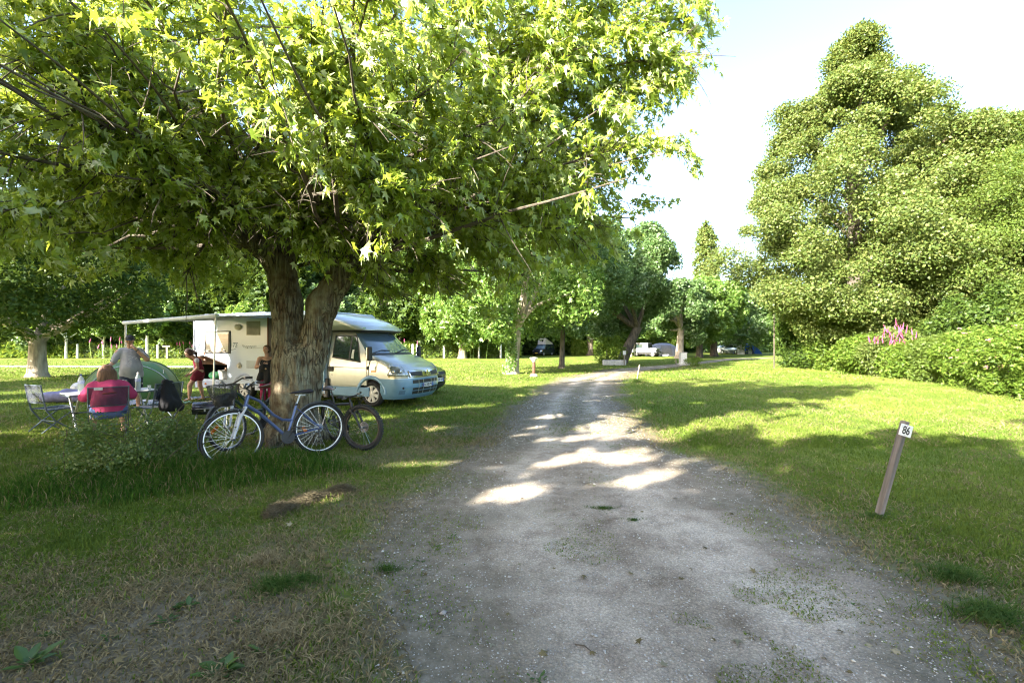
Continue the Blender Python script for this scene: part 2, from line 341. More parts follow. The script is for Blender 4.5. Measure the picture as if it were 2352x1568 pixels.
def gravel_mat():
    m, t, N, L, b = nodes('pale_gravel'); b.inputs['Roughness'].default_value = .95; b.inputs['Specular IOR Level'].default_value = .2
    tc = N.new('ShaderNodeTexCoord'); at = N.new('ShaderNodeAttribute'); at.attribute_name = 'rut'
    def noise(s, d_=5, rg=.6):
        n = N.new('ShaderNodeTexNoise'); n.inputs['Scale'].default_value = s; n.inputs['Detail'].default_value = d_; n.inputs['Roughness'].default_value = rg; L.new(tc.outputs['Object'], n.inputs[0]); return n.outputs['Fac']
    def ramp(src, st):
        r = N.new('ShaderNodeValToRGB'); e = r.color_ramp.elements
        while len(e) < len(st): e.new(.5)
        for i, (p, c) in enumerate(st): e[i].position = p; e[i].color = (*c, 1)
        L.new(src, r.inputs[0]); return r.outputs[0]
    def mix(kind, f, a, c):
        x = N.new('ShaderNodeMix'); x.data_type = 'RGBA'; x.blend_type = kind
        if isinstance(f, (int, float)): x.inputs[0].default_value = f
        else: L.new(f, x.inputs[0])
        L.new(a, x.inputs[6]); L.new(c, x.inputs[7]); return x.outputs[2]
    base = ramp(noise(.8, 8, .7), [(.3, (.39, .33, .27)), (.5, (.53, .46, .38)), (.68, (.63, .56, .47))])
    fine = ramp(noise(130, 6, .8), [(.3, (.45, .43, .42)), (.5, (.95, .95, .94)), (.66, (1.35, 1.33, 1.28))])
    vo = N.new('ShaderNodeTexVoronoi'); vo.inputs['Scale'].default_value = 55; L.new(tc.outputs['Object'], vo.inputs[0])
    vs = ramp(vo.outputs['Distance'], [(.0, (1.35, 1.33, 1.3)), (.25, (1.12, 1.1, 1.08)), (.6, (.8, .78, .76))])
    dk = ramp(noise(3.2, 6, .7), [(.34, (.62, .58, .55)), (.52, (1, 1, 1)), (.8, (1.1, 1.1, 1.1))])
    c = mix('MULTIPLY', 1.0, base, fine); c = mix('MULTIPLY', .8, c, vs); c = mix('MULTIPLY', .8, c, dk)
    so_ = ramp(noise(9, 8, .75), [(.3, (.10, .088, .06)), (.5, (.20, .175, .13)), (.72, (.32, .285, .22))])
    aw_ = N.new('ShaderNodeAttribute'); aw_.attribute_name = 'wheel'; wr_ = N.new('ShaderNodeValToRGB'); wr_.color_ramp.elements[0].color = (.60, .575, .54, 1); wr_.color_ramp.elements[1].color = (1.12, 1.12, 1.12, 1); L.new(aw_.outputs['Fac'], wr_.inputs[0]); c = mix('MULTIPLY', 1.0, c, wr_.outputs[0])
    c = mix('MIX', at.outputs['Fac'], so_, c); L.new(c, b.inputs['Base Color'])
    bp = N.new('ShaderNodeBump'); bp.inputs['Strength'].default_value = 1; bp.inputs['Distance'].default_value = .012
    ad = N.new('ShaderNodeMath'); ad.operation = 'SUBTRACT'; L.new(noise(90, 6, .75), ad.inputs[0]); L.new(vo.outputs['Distance'], ad.inputs[1]); L.new(ad.outputs[0], bp.inputs['Height'])
    L.new(bp.outputs[0], b.inputs['Normal']); return m
GRAV = gravel_mat()
def strip(name, yv, lf, rf, nc, zz=.004, jag=.22):
    yv = np.asarray(yv); l = lf(yv); r = rf(yv)
    jl = (fbm(np.c_[l, yv], 2.2, 21, 4)-.5)*jag*3; jr = (fbm(np.c_[r, yv], 2.2, 31, 4)-.5)*jag*3
    sc = np.clip(1+(np.abs(yv)-15)/20, 1, 2.0); l = l+jl*sc; r = r+jr*sc
    u = np.linspace(0, 1, nc); X = l[:, None]+(r-l)[:, None]*u; Yy = np.repeat(yv[:, None], nc, 1)
    w_ = (r-l)[:, None]*np.ones_like(X); e = np.minimum(u, 1-u)[None]*w_
    cen = np.abs(u[None]-.52)*w_
    z = zz+np.clip(.012*np.sin(u*math.pi)[None]*np.ones_like(X), 0, 1)*0
    v = np.c_[X.ravel(), Yy.ravel(), (z*np.ones_like(X)).ravel()]; k = (np.arange(len(yv)-1)[:, None]*nc+np.arange(nc-1)[None]).ravel()
    o = mesh(name, v, np.stack([k, k+1, k+nc+1, k+nc], 1), GRAV); o['kind'] = 'structure'
    rut = np.clip((e-.05)/.9, 0, 1)
    mid = np.clip(1.15-cen/.42, 0, 1)*np.clip((Yy-6)/4, 0, 1)*1.3
    nn = fbm(v[:, :2], 1.3, 5, 4).reshape(X.shape)
    rut = np.clip(rut+(nn-.5)*1.3+.15-mid, 0, 1)
    a_ = o.data.attributes.new('rut', 'FLOAT', 'POINT'); a_.data.foreach_set('value', rut.ravel().astype(np.float32))
    wob = (fbm(np.c_[Yy.ravel()*0+3, Yy.ravel()], .35, 8, 3).reshape(Yy.shape)-.5)*.22; uu = u[None]+wob
    wh = np.exp(-((uu-.33)/.13)**2)+np.exp(-((uu-.70)/.13)**2)+(fbm(v[:, :2], 2.2, 65, 4).reshape(X.shape)-.5)*.9
    a_ = o.data.attributes.new('wheel', 'FLOAT', 'POINT'); a_.data.foreach_set('value', np.clip(wh, 0, 1).ravel().astype(np.float32)); return o
strip('gravel_track', np.r_[np.linspace(-12, 1, 14), np.linspace(1.2, 14, 220), np.linspace(14.2, 52, 150)], tl, trr, 60)
# the far path behind the left trees, running left-right
fx = np.linspace(-48, -9, 60); fy = 33-.05*(fx+40); 
jj = (fbm(np.c_[fx, fy], .6, 3)-.5)*1.0
vv = np.r_[np.c_[fx, fy-1.0+jj, fx*0+.004], np.c_[fx, fy+1.0-jj, fx*0+.004]]; k = np.arange(59)
fp = mesh('far_path', vv, np.stack([k, k+1, k+61, k+60], 1), GRAV); fp['kind'] = 'structure'
a_ = fp.data.attributes.new('rut', 'FLOAT', 'POINT'); a_.data.foreach_set('value', np.full(120, .8, np.float32))

# ---- grass blades (nobody could count them)
def grassm(name, trans):
    m, t, N, L, b = nodes(name); N.remove(b); out = N['Material Output']; at = N.new('ShaderNodeAttribute'); at.attribute_name = 'Col'
    df = N.new('ShaderNodeBsdfDiffuse'); tr = N.new('ShaderNodeBsdfTranslucent'); L.new(at.outputs['Color'], df.inputs[0]); L.new(at.outputs['Color'], tr.inputs[0])
    s1 = N.new('ShaderNodeMixShader'); s1.inputs[0].default_value = trans; L.new(df.outputs[0], s1.inputs[1]); L.new(tr.outputs[0], s1.inputs[2]); L.new(s1.outputs[0], out.inputs[0]); return m
GM = grassm('grass_blades', .35)
def blades(name, x, y, h, w, lean, col, two=True, kind='stuff', z0=None, az=None):
    n = len(x); a = rng.uniform(0, 2*np.pi, n) if az is None else az; b = rng.uniform(0, 2*np.pi, n)
    side = np.c_[np.cos(a), np.sin(a), np.zeros(n)]*(w/2)[:, None]; ld = np.c_[np.cos(b), np.sin(b), np.zeros(n)]*(h*lean)[:, None]
    P = np.c_[x, y, np.zeros(n) if z0 is None else z0]; up = np.c_[np.zeros(n), np.zeros(n), h]
    if two:
        V = np.stack([P-side, P+side, P+side*.8+ld*.35+up*.6, P-side*.8+ld*.35+up*.6, P+ld*1.1+up*np.clip(1-lean*.4, .2, 1)[:, None]], 1); k = np.arange(n)[:, None]*5
        F_ = np.concatenate([np.c_[k, k+1, k+2], np.c_[k, k+2, k+3], np.c_[k+3, k+2, k+4]])
    else:
        V = np.stack([P-side, P+side, P+ld+up], 1); k = np.arange(n)[:, None]*3; F_ = np.c_[k, k+1, k+2]
    m = V.shape[1]; o = mesh(name, V.reshape(-1, 3), F_, GM)
    c = np.repeat(np.c_[col, np.ones(n)], m, 0).astype(np.float32); ca = o.data.color_attributes.new('Col', 'FLOAT_COLOR', 'POINT'); ca.data.foreach_set('color', c.ravel())
    if kind: o['kind'] = kind
    return o
def lawn(n, ymin, ymax, h0, w0, two, seed):
    g = np.random.default_rng(seed)
    y = ymin*(ymax/ymin)**g.uniform(0, 1, n); x = g.uniform(-1.22, 1.22, n)*(y+.4)
    wr = wearf(x, y); d_ = tdist(x, y)
    inside = d_ < 0; cen = np.abs(x-(tl(y)*.48+trr(y)*.52)); wd = trr(y)-tl(y)
    patch = fbm(np.c_[x, y], 1.7, 77, 4)
    keep_in = (patch > .60) & (g.uniform(size=n) < .5) | ((cen < .48) & (y > 8) & (y < 26) & (patch > .36))| (g.uniform(size=n) < np.clip((d_+.55)/.6, 0, 1)*.5*(patch > .4))
    near_ = np.clip(1-d_/.9, 0, 1)*np.clip(1-(y-5)/8, .35, 1); keep_out = g.uniform(size=n) > np.maximum(wr*.62, near_*.88)
    keep = np.where(inside, keep_in, keep_out); keep &= ~((y > 30) & (np.abs(y-33+.05*(x+40)) < 1) & (x < -9))
    x, y, wr, patch = x[keep], y[keep], wr[keep], patch[keep]; n = len(x); ins = inside[keep]
    tone = fbm(np.c_[x, y], .45, 14, 4)[:, None]; tone2 = fbm(np.c_[x, y], 2.5, 15, 3)[:, None]
    gr = np.array([.07, .135, .02])*(1-tone)+np.array([.19, .23, .045])*tone; gr = gr*(.7+.7*tone2)
    st = np.array([.28, .225, .12])*g.uniform(.6, 1.35, (n, 1)); ps = np.clip(.12+wr*1.05+(tone2[:, 0]-.5)*.9, 0, .92)
    ps = np.where(ins, .25, ps); s_ = (g.uniform(size=n) < ps)[:, None]
    col = np.where(s_, st, gr)*g.uniform(.75, 1.3, (n, 1))
    h = h0*g.uniform(.45, 1.35, n)*(1-.45*wr)*np.where(ins, .5, 1)*(.65+.75*tone2[:, 0]); lean = g.uniform(.1, .9, n)+s_[:, 0]*g.uniform(.3, 2.2, n)
    w = w0*g.uniform(.6, 1.4, n); return x, y, h, w, lean, col
q1 = lawn(280000, 1.7, 8, .05, .007, True, 1); blades('lawn_grass', *q1)
q2 = lawn(170000, 7, 22, .055, .018, False, 2); blades('distant_lawn_grass', *q2, two=False)
q3 = lawn(60000, 20, 46, .07, .05, False, 3); blades('far_lawn_grass', *q3, two=False)
# tall rough grass round the rose bush and the foot of the tree
def tall(n, seed):
    g = np.random.default_rng(seed); X = []; 
    for (cx, cy, rx, ry, k, hh) in ((-4.25, 5.45, 1.25, .55, .46, .26), (-3.25, 5.75, 1.0, .32, .24, .27), (-3.1, 6.2, .55, .3, .1, .2), (-4.9, 4.85, 1.0, .4, .2, .2)):
        m = int(n*k); a = g.uniform(0, 2*np.pi, m); r = g.uniform(0, 1, m)**.8*1.25
        X.append(np.c_[cx+np.cos(a)*r*rx+.1*g.normal(size=m), cy+np.sin(a)*r*ry+.08*g.normal(size=m), hh*g.uniform(.5, 1.3, m)*(1.15-r*.6)])
    X = np.concatenate(X); X = X[np.hypot(X[:, 0]+3.6, X[:, 1]-7.4) > .6]; n = len(X); t = g.uniform(size=(n, 1)); col = np.array([.035, .10, .014])*(1-t)+np.array([.10, .17, .03])*t
    dry = g.uniform(size=n) < .10; col[dry] = (.3, .24, .12)
    return X[:, 0], X[:, 1], X[:, 2], g.uniform(.005, .009, n), g.uniform(.1, .9, n), col
blades('tall_grass', *tall(26000, 4))
# loose stones on the track
def stones(n, seed):
    g = np.random.default_rng(seed); y = 1.9*(14/1.9)**g.uniform(0, 1, n); u = g.uniform(-.08, 1.05, n); x = tl(y)+(trr(y)-tl(y))*u
    s = .0026*g.lognormal(0, .45, n)*(1+y/9); s[g.uniform(size=n) < .006] *= 2.4
    T = np.array([(1, 0, 0), (-1, 0, 0), (0, 1, 0), (0, -1, 0), (0, 0, 1), (0, 0, -1)])*1.0; Fo = np.array([(0, 2, 4), (2, 1, 4), (1, 3, 4), (3, 0, 4), (2, 0, 5), (1, 2, 5), (3, 1, 5), (0, 3, 5)])
    V = T[None]*g.uniform(.6, 1.3, (n, 6, 1)); V[..., 2] *= .6; a = g.uniform(0, 6.3, n); c, s2 = np.cos(a)[:, None], np.sin(a)[:, None]
    V = np.stack([V[..., 0]*c-V[..., 1]*s2, V[..., 0]*s2+V[..., 1]*c, V[..., 2]], -1)*s[:, None, None]+np.c_[x, y, .004+s*.3][:, None]
    o = mesh('gravel_stones', V.reshape(-1, 3), (Fo[None]+(np.arange(n)*6)[:, None, None]).reshape(-1, 3), stm); o['kind'] = 'stuff'
stm, t_, N_, L_, b_ = nodes('limestone_chips'); b_.inputs['Roughness'].default_value = .9
g_ = N_.new('ShaderNodeNewGeometry'); r_ = N_.new('ShaderNodeValToRGB'); r_.color_ramp.elements[0].color = (.22, .2, .18, 1); r_.color_ramp.elements[1].color = (.62, .6, .56, 1)
L_.new(g_.outputs['Random Per Island'], r_.inputs[0]); L_.new(r_.outputs[0], b_.inputs['Base Color'])
stones(26000, 5)
a_ = fp.data.attributes.new('wheel', 'FLOAT', 'POINT'); a_.data.foreach_set('value', np.full(120, .7, np.float32))
# ================================================================ TREES
BARK = pm('maple_bark', (.13, .11, .08), .9, col2=(.06, .045, .035), scale=5, bump=.9, bscale=18, stretch=(2.2, 2.2, .55), bdist=.02)
def fissured(name, hi, lo, dark, sc=1.0, dist=.03):
    m, t, N, L, b = nodes(name); b.inputs['Roughness'].default_value = .92; b.inputs['Specular IOR Level'].default_value = .2
    tc = N.new('ShaderNodeTexCoord'); mp = N.new('ShaderNodeMapping'); mp.inputs['Scale'].default_value = (sc, sc, sc*.13); L.new(tc.outputs['Object'], mp.inputs[0])
    wn = N.new('ShaderNodeTexNoise'); wn.inputs['Scale'].default_value = 3; wn.inputs['Detail'].default_value = 4; L.new(mp.outputs[0], wn.inputs[0])
    av = N.new('ShaderNodeVectorMath'); av.operation = 'MULTIPLY_ADD'; av.inputs[1].default_value = (.35,)*3; L.new(wn.outputs['Color'], av.inputs[0]); L.new(mp.outputs[0], av.inputs[2])
    vo = N.new('ShaderNodeTexVoronoi'); vo.feature = 'DISTANCE_TO_EDGE'; vo.inputs['Scale'].default_value = 19; L.new(av.outputs[0], vo.inputs[0])
    r = N.new('ShaderNodeValToRGB'); r.color_ramp.elements[0].position = .0; r.color_ramp.elements[1].position = .09; L.new(vo.outputs['Distance'], r.inputs[0])
    n1 = N.new('ShaderNodeTexNoise'); n1.inputs['Scale'].default_value = 4; n1.inputs['Detail'].default_value = 7; n1.inputs['Roughness'].default_value = .7; L.new(mp.outputs[0], n1.inputs[0])
    c1 = N.new('ShaderNodeValToRGB'); c1.color_ramp.elements[0].position = .38; c1.color_ramp.elements[0].color = (*lo, 1); c1.color_ramp.elements[1].position = .6; c1.color_ramp.elements[1].color = (*hi, 1); L.new(n1.outputs['Fac'], c1.inputs[0])
    n2 = N.new('ShaderNodeTexNoise'); n2.inputs['Scale'].default_value = 1.6; L.new(tc.outputs['Object'], n2.inputs[0]); n5 = N.new('ShaderNodeTexNoise'); n5.inputs['Scale'].default_value = 5.5; n5.inputs['Detail'].default_value = 6; n5.inputs['Roughness'].default_value = .7; L.new(tc.outputs['Object'], n5.inputs[0]); r5 = N.new('ShaderNodeValToRGB'); r5.color_ramp.elements[0].position = .4; r5.color_ramp.elements[0].color = (.62, .52, .42, 1); r5.color_ramp.elements[1].position = .58; r5.color_ramp.elements[1].color = (1.1, 1.15, 1.05, 1); L.new(n5.outputs['Fac'], r5.inputs[0]); m5 = N.new('ShaderNodeMix'); m5.data_type = 'RGBA'; m5.blend_type = 'MULTIPLY'; m5.inputs[0].default_value = .9; L.new(c1.outputs[0], m5.inputs[6]); L.new(r5.outputs[0], m5.inputs[7]); mr = N.new('ShaderNodeMapRange'); mr.inputs[1].default_value = .42; mr.inputs[2].default_value = .6; mr.inputs[3].default_value = .12; L.new(n2.outputs['Fac'], mr.inputs[0])
    iv = N.new('ShaderNodeMath'); iv.operation = 'SUBTRACT'; iv.inputs[0].default_value = 1; L.new(r.outputs[0], iv.inputs[1]); ml = N.new('ShaderNodeMath'); ml.operation = 'MULTIPLY'; L.new(iv.outputs[0], ml.inputs[0]); L.new(mr.outputs[0], ml.inputs[1])
    cap = N.new('ShaderNodeMath'); cap.operation = 'MULTIPLY'; cap.inputs[1].default_value = .8; L.new(ml.outputs[0], cap.inputs[0]); mx = N.new('ShaderNodeMix'); mx.data_type = 'RGBA'; L.new(cap.outputs[0], mx.inputs[0]); L.new(m5.outputs[2], mx.inputs[6]); mx.inputs[7].default_value = (*dark, 1); L.new(mx.outputs[2], b.inputs['Base Color'])
    hh = N.new('ShaderNodeMath'); hh.operation = 'MULTIPLY_ADD'; hh.inputs[1].default_value = -1.0; L.new(ml.outputs[0], hh.inputs[0]); L.new(n1.outputs['Fac'], hh.inputs[2])
    bp = N.new('ShaderNodeBump'); bp.inputs['Strength'].default_value = .9; bp.inputs['Distance'].default_value = dist; L.new(hh.outputs[0], bp.inputs['Height']); L.new(bp.outputs[0], b.inputs['Normal']); return m
TRUNKM = fissured('maple_trunk_bark', (.25, .235, .185), (.12, .095, .07), (.03, .02, .015), dist=.05)
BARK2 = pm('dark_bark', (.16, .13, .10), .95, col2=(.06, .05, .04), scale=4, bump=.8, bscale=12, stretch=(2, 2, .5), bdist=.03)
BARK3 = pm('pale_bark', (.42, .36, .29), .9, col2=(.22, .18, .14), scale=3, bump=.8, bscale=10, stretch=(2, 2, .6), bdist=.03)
L_MAPLE = leafm('silver_maple_leaf', [(.12, .21, .014), (.19, .29, .02), (.25, .35, .03), (.32, .40, .05), (.46, .52, .28)], .47, (.64, .70, .06), gloss=.06)
L_MID = leafm('pollard_leaf', [(.05, .11, .014), (.08, .16, .02), (.13, .22, .035), (.24, .32, .1)], .35, (.4, .55, .08), gloss=.03)
L_SILV = leafm('grey_green_leaf', [(.04, .09, .02), (.06, .12, .03), (.09, .16, .04), (.22, .29, .14)], .3, (.35, .48, .12), gloss=.03)
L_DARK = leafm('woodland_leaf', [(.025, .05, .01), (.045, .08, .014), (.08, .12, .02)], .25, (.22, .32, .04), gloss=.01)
L_ALD = leafm('alder_leaf', [(.05, .085, .018), (.08, .12, .028), (.115, .15, .038), (.17, .19, .06)], .28, (.45, .5, .06), gloss=.015)
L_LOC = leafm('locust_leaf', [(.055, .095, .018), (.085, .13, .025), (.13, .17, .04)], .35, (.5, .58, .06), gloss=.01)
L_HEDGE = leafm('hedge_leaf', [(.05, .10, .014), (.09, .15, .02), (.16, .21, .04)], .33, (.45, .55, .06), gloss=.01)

# ---- the big forked maple
MX, MY = -3.6, 7.45
maple = thing('maple_tree', 'big silver maple with a thick forked trunk that the bicycles lean on', 'tree', (MX, MY, 0))
def barknoise(V):
    a = np.arctan2(V[:, 1], V[:, 0]); P = np.c_[V[:, 0]*5, V[:, 1]*5, V[:, 2]*1.3]
    r = (fbm(P, 1.6, 2, 3)-.5)*.085+(np.abs(vnoise(np.c_[V[:, 0]*9, V[:, 1]*9, V[:, 2]*2.0], 1.6, 8)-.5)-.25)*.075+(np.abs(vnoise(np.c_[V[:, 0]*16+3*V[:, 2], V[:, 1]*16, V[:, 2]*3], 1.3, 18)-.5)-.25)*.035
    c = np.c_[V[:, 0], V[:, 1]]-np.c_[np.interp(V[:, 2], [0, 1.5, 3], [0, .03, .08]), np.zeros(len(V))]; n = np.linalg.norm(c, axis=1, keepdims=True)+1e-6
    V = V.copy(); V[:, :2] += c/n*r[:, None]; return V
tp = [((.03, 0, .0), (.07, 0, .9), .41, .36), ((.07, 0, .8), (.10, 0, 1.3), .36, .36),
      ((-.06, 0, 1.1), (-.10, .02, 2.3), .25, .235, None, 1, .06), ((-.10, .02, 2.3), (-.30, .05, 3.3), .235, .25),
      ((.25, 0, 1.1), (.50, .03, 2.25), .235, .225, None, 1, .06), ((.50, .03, 2.25), (.98, .12, 3.05), .225, .20), ((.98, .12, 3.05), (1.5, .2, 3.5), .20, .17),
      ((-.35, -.05, 3.1), (-1.0, -.3, 3.45), .19, .17), ((-.4, 0, 3.2), (-.5, .3, 3.9), .2, .16)]
for a in (20, 75, 140, 200, 250, 300, 335):
    tp.append(((.05+.24*math.cos(R(a)), .24*math.sin(R(a)), .25), (.05+.62*math.cos(R(a)), .60*math.sin(R(a)), -.06), .15, .05))
sdf('trunk', tp, .026, TRUNKM, maple, k=.12, noise=barknoise)
# gaps in the foliage through which the low sun reaches the ground, the trunk and the camper's side
GAPS = [(G(*q[:2]), q[2]) for q in ((1180, 1130, .3), (1300, 1055, .34), (1440, 1045, .36), (1505, 1092, .3), (1400, 975, .5), (1330, 1005, .25), (1270, 955, .3), (1350, 915, .55), (1440, 950, .45), (950, 1066, .2), (880, 1068, .16), (1020, 1063, .2), (720, 1150, .2), (1540, 1000, .4), (1230, 905, .4), (560, 1160, .15), (1650, 970, .5), (1800, 1000, .4), (1140, 1075, .14), (1215, 1088, .12), (1250, 1010, .16), (1365, 1062, .12), (1400, 1110, .14), (1340, 1035, .15), (1475, 1060, .15), (1560, 1060, .16), (1430, 905, .3), (1240, 980, .2), (1190, 1000, .15), (1580, 1130, .12), (1280, 1120, .12), (1100, 1120, .12), (640, 1100, .12), (760, 1120, .14), (860, 960, .3), (1000, 940, .3), (150, 915, .8), (60, 900, 1.0), (380, 900, .7), (1110, 930, .4), (1000, 985, .25))]
GAPS += [(Vector((-3.75, 7.0, .95)), .14), (Vector((-3.5, 7.0, 1.7)), .1), (Vector((-3.95, 7.1, 1.9)), .1), (Vector((-7.1, 12.8, 1.1)), .3), (Vector((-8.9, 13.5, 1.9)), .3)]
BIG = [(G(*q[:2]), q[2]) for q in ((1700, 950, 1.0), (1900, 962, 1.2), (2100, 950, 1.3), (2300, 930, 1.6), (1600, 925, .8), (1800, 920, 1.5), (2000, 905, 2), (2200, 890, 2.5), (1480, 985, .6), (2250, 980, .8), (1250, 880, 1.2), (1350, 862, 2))]
def gapcut(P, origin, big=.25):
    w = np.asarray(P)+np.array(origin); k = np.ones(len(w), bool); s = -np.array(d)
    for c_, r_ in GAPS+[(a_, b_*big) for a_, b_ in BIG]:
        q = w-np.array(c_); t = q@s; dist = np.linalg.norm(q-t[:, None]*s, axis=1); k &= ~((t > 0) & (dist < r_*(.8+.4*vnoise(w, 1.5, 3))))
    return k

_GC = np.array([list(c_) for c_, _ in GAPS+BIG]); _GR = np.array([r_ for _, r_ in GAPS]+[r_*.25 for _, r_ in BIG])
def ingap(p):
    s_ = -np.array(d); w_ = np.array([p[0]+MX, p[1]+MY, p[2]])-_GC; t_ = w_@s_; return bool(((t_ > 0) & (np.linalg.norm(w_-t_[:, None]*s_, axis=1) < _GR*1.05+.12)).any())
gB = np.random.default_rng(11); bl = MB(); LP = []; LD = []; LN = []; LS = []
heads = [Vector((-.42, .05, 3.35)), Vector((1.45, .2, 3.45)), Vector((-1.0, -.3, 3.45)), Vector((-.5, .3, 3.85)), Vector((.9, .1, 3.0))]
def branch(p0, d0, L, r0, grav, seg=9):
    pts = [Vector(p0)]; dd = Vector(d0).normalized()
    for i in range(seg):
        dd = (dd+Vector(gB.normal(size=3))*.07+Vector((0, 0, grav))).normalized(); pts.append(pts[-1]+dd*L/seg)
    return pts
def twig(p, d0, L, force=False):
    """a thin shoot with leaves along it"""
    if force and not ingap(p): pass
    elif fbm(np.array([[p[0]+MX, p[1]+MY, p[2]]]), .95, 41, 3)[0]+gB.uniform(-.04, .04) < .375 or ingap(p): return
    if (p[0]*-.73+p[1]*-.683 > 3.9 and p[2] < 6.5): return
    pts = branch(p, d0, L, .01, -.13, 5); bl.tube(pts, [.009, .008, .007, .006, .004, .002], 4, False)
    n = int(11+L*23)
    for q in range(n):
        t = gB.uniform(.05, 1)*5; i = min(int(t), 4); pp = pts[i].lerp(pts[i+1], t-i)
        if (pp.y+MY) < 1.6: continue
        dr = (pts[i+1]-pts[i]).normalized()+Vector(gB.normal(size=3))*.75; dr.z -= .55
        LP.append(pp+Vector(gB.normal(size=3))*.05); LD.append(dr); nn = Vector(gB.normal(size=3))*.55+Vector((-.45, -.55, .62)); LN.append(nn); LS.append(gB.uniform(.07, .16))
def grow(p0, d0, L, r0, grav, ntw, tmin=.2):
    pts = branch(p0, d0, L, r0, grav); n = len(pts)-1
    bl.tube(pts, [r0*(1-.85*(i/n)**.9) for i in range(n+1)], 6, False)
    for q in range(ntw):
        t = (tmin+(1-tmin)*gB.uniform()**.85)*n; i = min(int(t), n-1); pp = pts[i].lerp(pts[i+1], t-i); ax = (pts[i+1]-pts[i]).normalized()
        sd = Vector(gB.normal(size=3)); sd = (sd-ax*sd.dot(ax)).normalized(); dr = ax*gB.uniform(.2, 1.0)+sd*.9; twig(pp, dr, gB.uniform(.45, 1.15)*(1.15-.45*t/n))
    return pts
# upright and spreading main branches
for q in range(135):
    h = heads[gB.integers(0, len(heads))]; az = gB.uniform(0, 2*math.pi); el = math.asin(gB.uniform(.05, .98))
    if q < 22: el = R(gB.uniform(2, 24))
    d0 = Vector((math.cos(az)*math.cos(el), math.sin(az)*math.cos(el), math.sin(el)))
    L = gB.uniform(3.6, 5.6) if el < R(50) else gB.uniform(4.5, 6.5)
    if d0.y < -.25: L = min(L, 4.6)
    grow(h+Vector(gB.normal(size=3))*.12, d0, L, gB.uniform(.035, .075) if el > R(30) else .045, -.012 if el > R(40) else -.02, 31)
# directed boughs that make the outline the photo shows (towards the path, right)
for (px, py, Yd, nt_) in ((1640, 110, 6.8, 40), (1560, 190, 7.2, 38), (1480, 60, 6.6, 38), (1560, 345, 7.4, 26), (1420, 250, 7.0, 38), (1400, 430, 7.2, 30), (1460, 380, 7.9, 24), (1340, 560, 8.2, 26), (1280, 420, 6.4, 38), (1180, 600, 7.0, 30), (1300, 120, 6.2, 40), (1080, 300, 5.4, 40), (960, 470, 5.2, 36), (860, 420, 5.0, 36), (700, 500, 5.5, 30),
                          (820, 250, 4.6, 40), (560, 330, 4.8, 40), (380, 420, 4.8, 40), (200, 560, 5.2, 38), (90, 480, 4.6, 40), (150, 250, 4.2, 44), (330, 150, 4.0, 44), (480, 560, 5.6, 34), (560, 480, 5.2, 34), (300, 620, 6.4, 34), (60, 330, 4.6, 40), (380, 60, 3.9, 40), (900, 640, 6.6, 20), (1250, 30, 6.4, 44), (1390, 10, 6.9, 44), (1500, -50, 7.2, 44), (1330, -90, 6.6, 40), (1120, -60, 6.0, 40), (1620, -10, 7.4, 40), (1220, 180, 5.8, 40), (30, 120, 4.6, 44), (-40, 250, 4.8, 40), (60, -30, 4.8, 44), (200, 60, 4.4, 44), (-80, 60, 5.2, 40), (1000, 60, 5.4, 40), (700, 60, 4.6, 40), (1480, 480, 8.4, 22), (640, 470, 5.9, 34), (40, 420, 7, 40), (-20, 520, 7.5, 40), (150, 460, 8, 40), (250, 530, 8.5, 34), (60, 600, 8, 30), (360, 560, 8.5, 30), (-80, 380, 6, 40), (20, 330, 6.2, 40), (160, 380, 6, 36), (1000, 620, 8.2, 26), (1180, 480, 8, 34), (1280, 560, 8.5, 24), (820, 640, 7.4, 14), (760, 520, 5.8, 34), (880, 500, 5.6, 34), (960, 600, 6.2, 22), (700, 400, 5.2, 34), (560, 420, 5.5, 34), (1690, 130, 7.2, 26), (1600, 60, 7.4, 30), (1580, 340, 7.3, 18), (1500, 430, 7.6, 14), (850, 560, 6.0, 24), (1040, 680, 7.6, 18), (900, 690, 7.9, 14), (420, 650, 7.0, 24), (130, 680, 7.2, 26)):
    tgt = A(px, py, Yd)-Vector((MX, MY, 0)); h = min(heads, key=lambda q: (q-tgt).length if (q.x-tgt.x)*0 == 0 else 9); dv = tgt-h; L = dv.length
    pts = []; sag = Vector((0, 0, .18*L)); nS = 9; jt = [Vector(gB.normal(size=3))*.05*L*.4 for _ in range(nS+1)]
    for i in range(nS+1): t = i/nS; pts.append(h+dv*t+sag*math.sin(math.pi*t)*.7+jt[i]*math.sin(math.pi*t))
    bl.tube(pts, [.034*(1-.9*i/nS) for i in range(nS+1)], 6, False)
    for q in range(int(nt_*1.15)):
        t = (.35+.65*gB.uniform()**.7)*nS; i = min(int(t), nS-1); pp = pts[i].lerp(pts[i+1], t-i); ax = (pts[i+1]-pts[i]).normalized()
        sd = Vector(gB.normal(size=3)); sd = (sd-ax*sd.dot(ax)).normalized(); twig(pp, ax*gB.uniform(.3, 1)+sd*.75, gB.uniform(.35, .85), px > 1000)
bv = np.array(bl.v)+np.array([MX, MY, 0]); fc = np.array([bv[list(q)].mean(0) for q in bl.f])
lb = np.where(fc[:, 0] < -2.9, 2.65+.13*(fc[:, 1]-5), 2.15); kb = (fc[:, 2] > lb+.15) | (np.hypot(fc[:, 0]-MX, fc[:, 1]-MY) < 1.5)
bl.f = [q for q, k_ in zip(bl.f, kb) if k_]; bl.m = [0]*len(bl.f)
bl.build('branches', BARK, maple, True)
LP = np.array(LP); LD = np.array(LD); LN = np.array(LN); LS = np.array(LS)
kq = gapcut(LP, (MX, MY, 0))
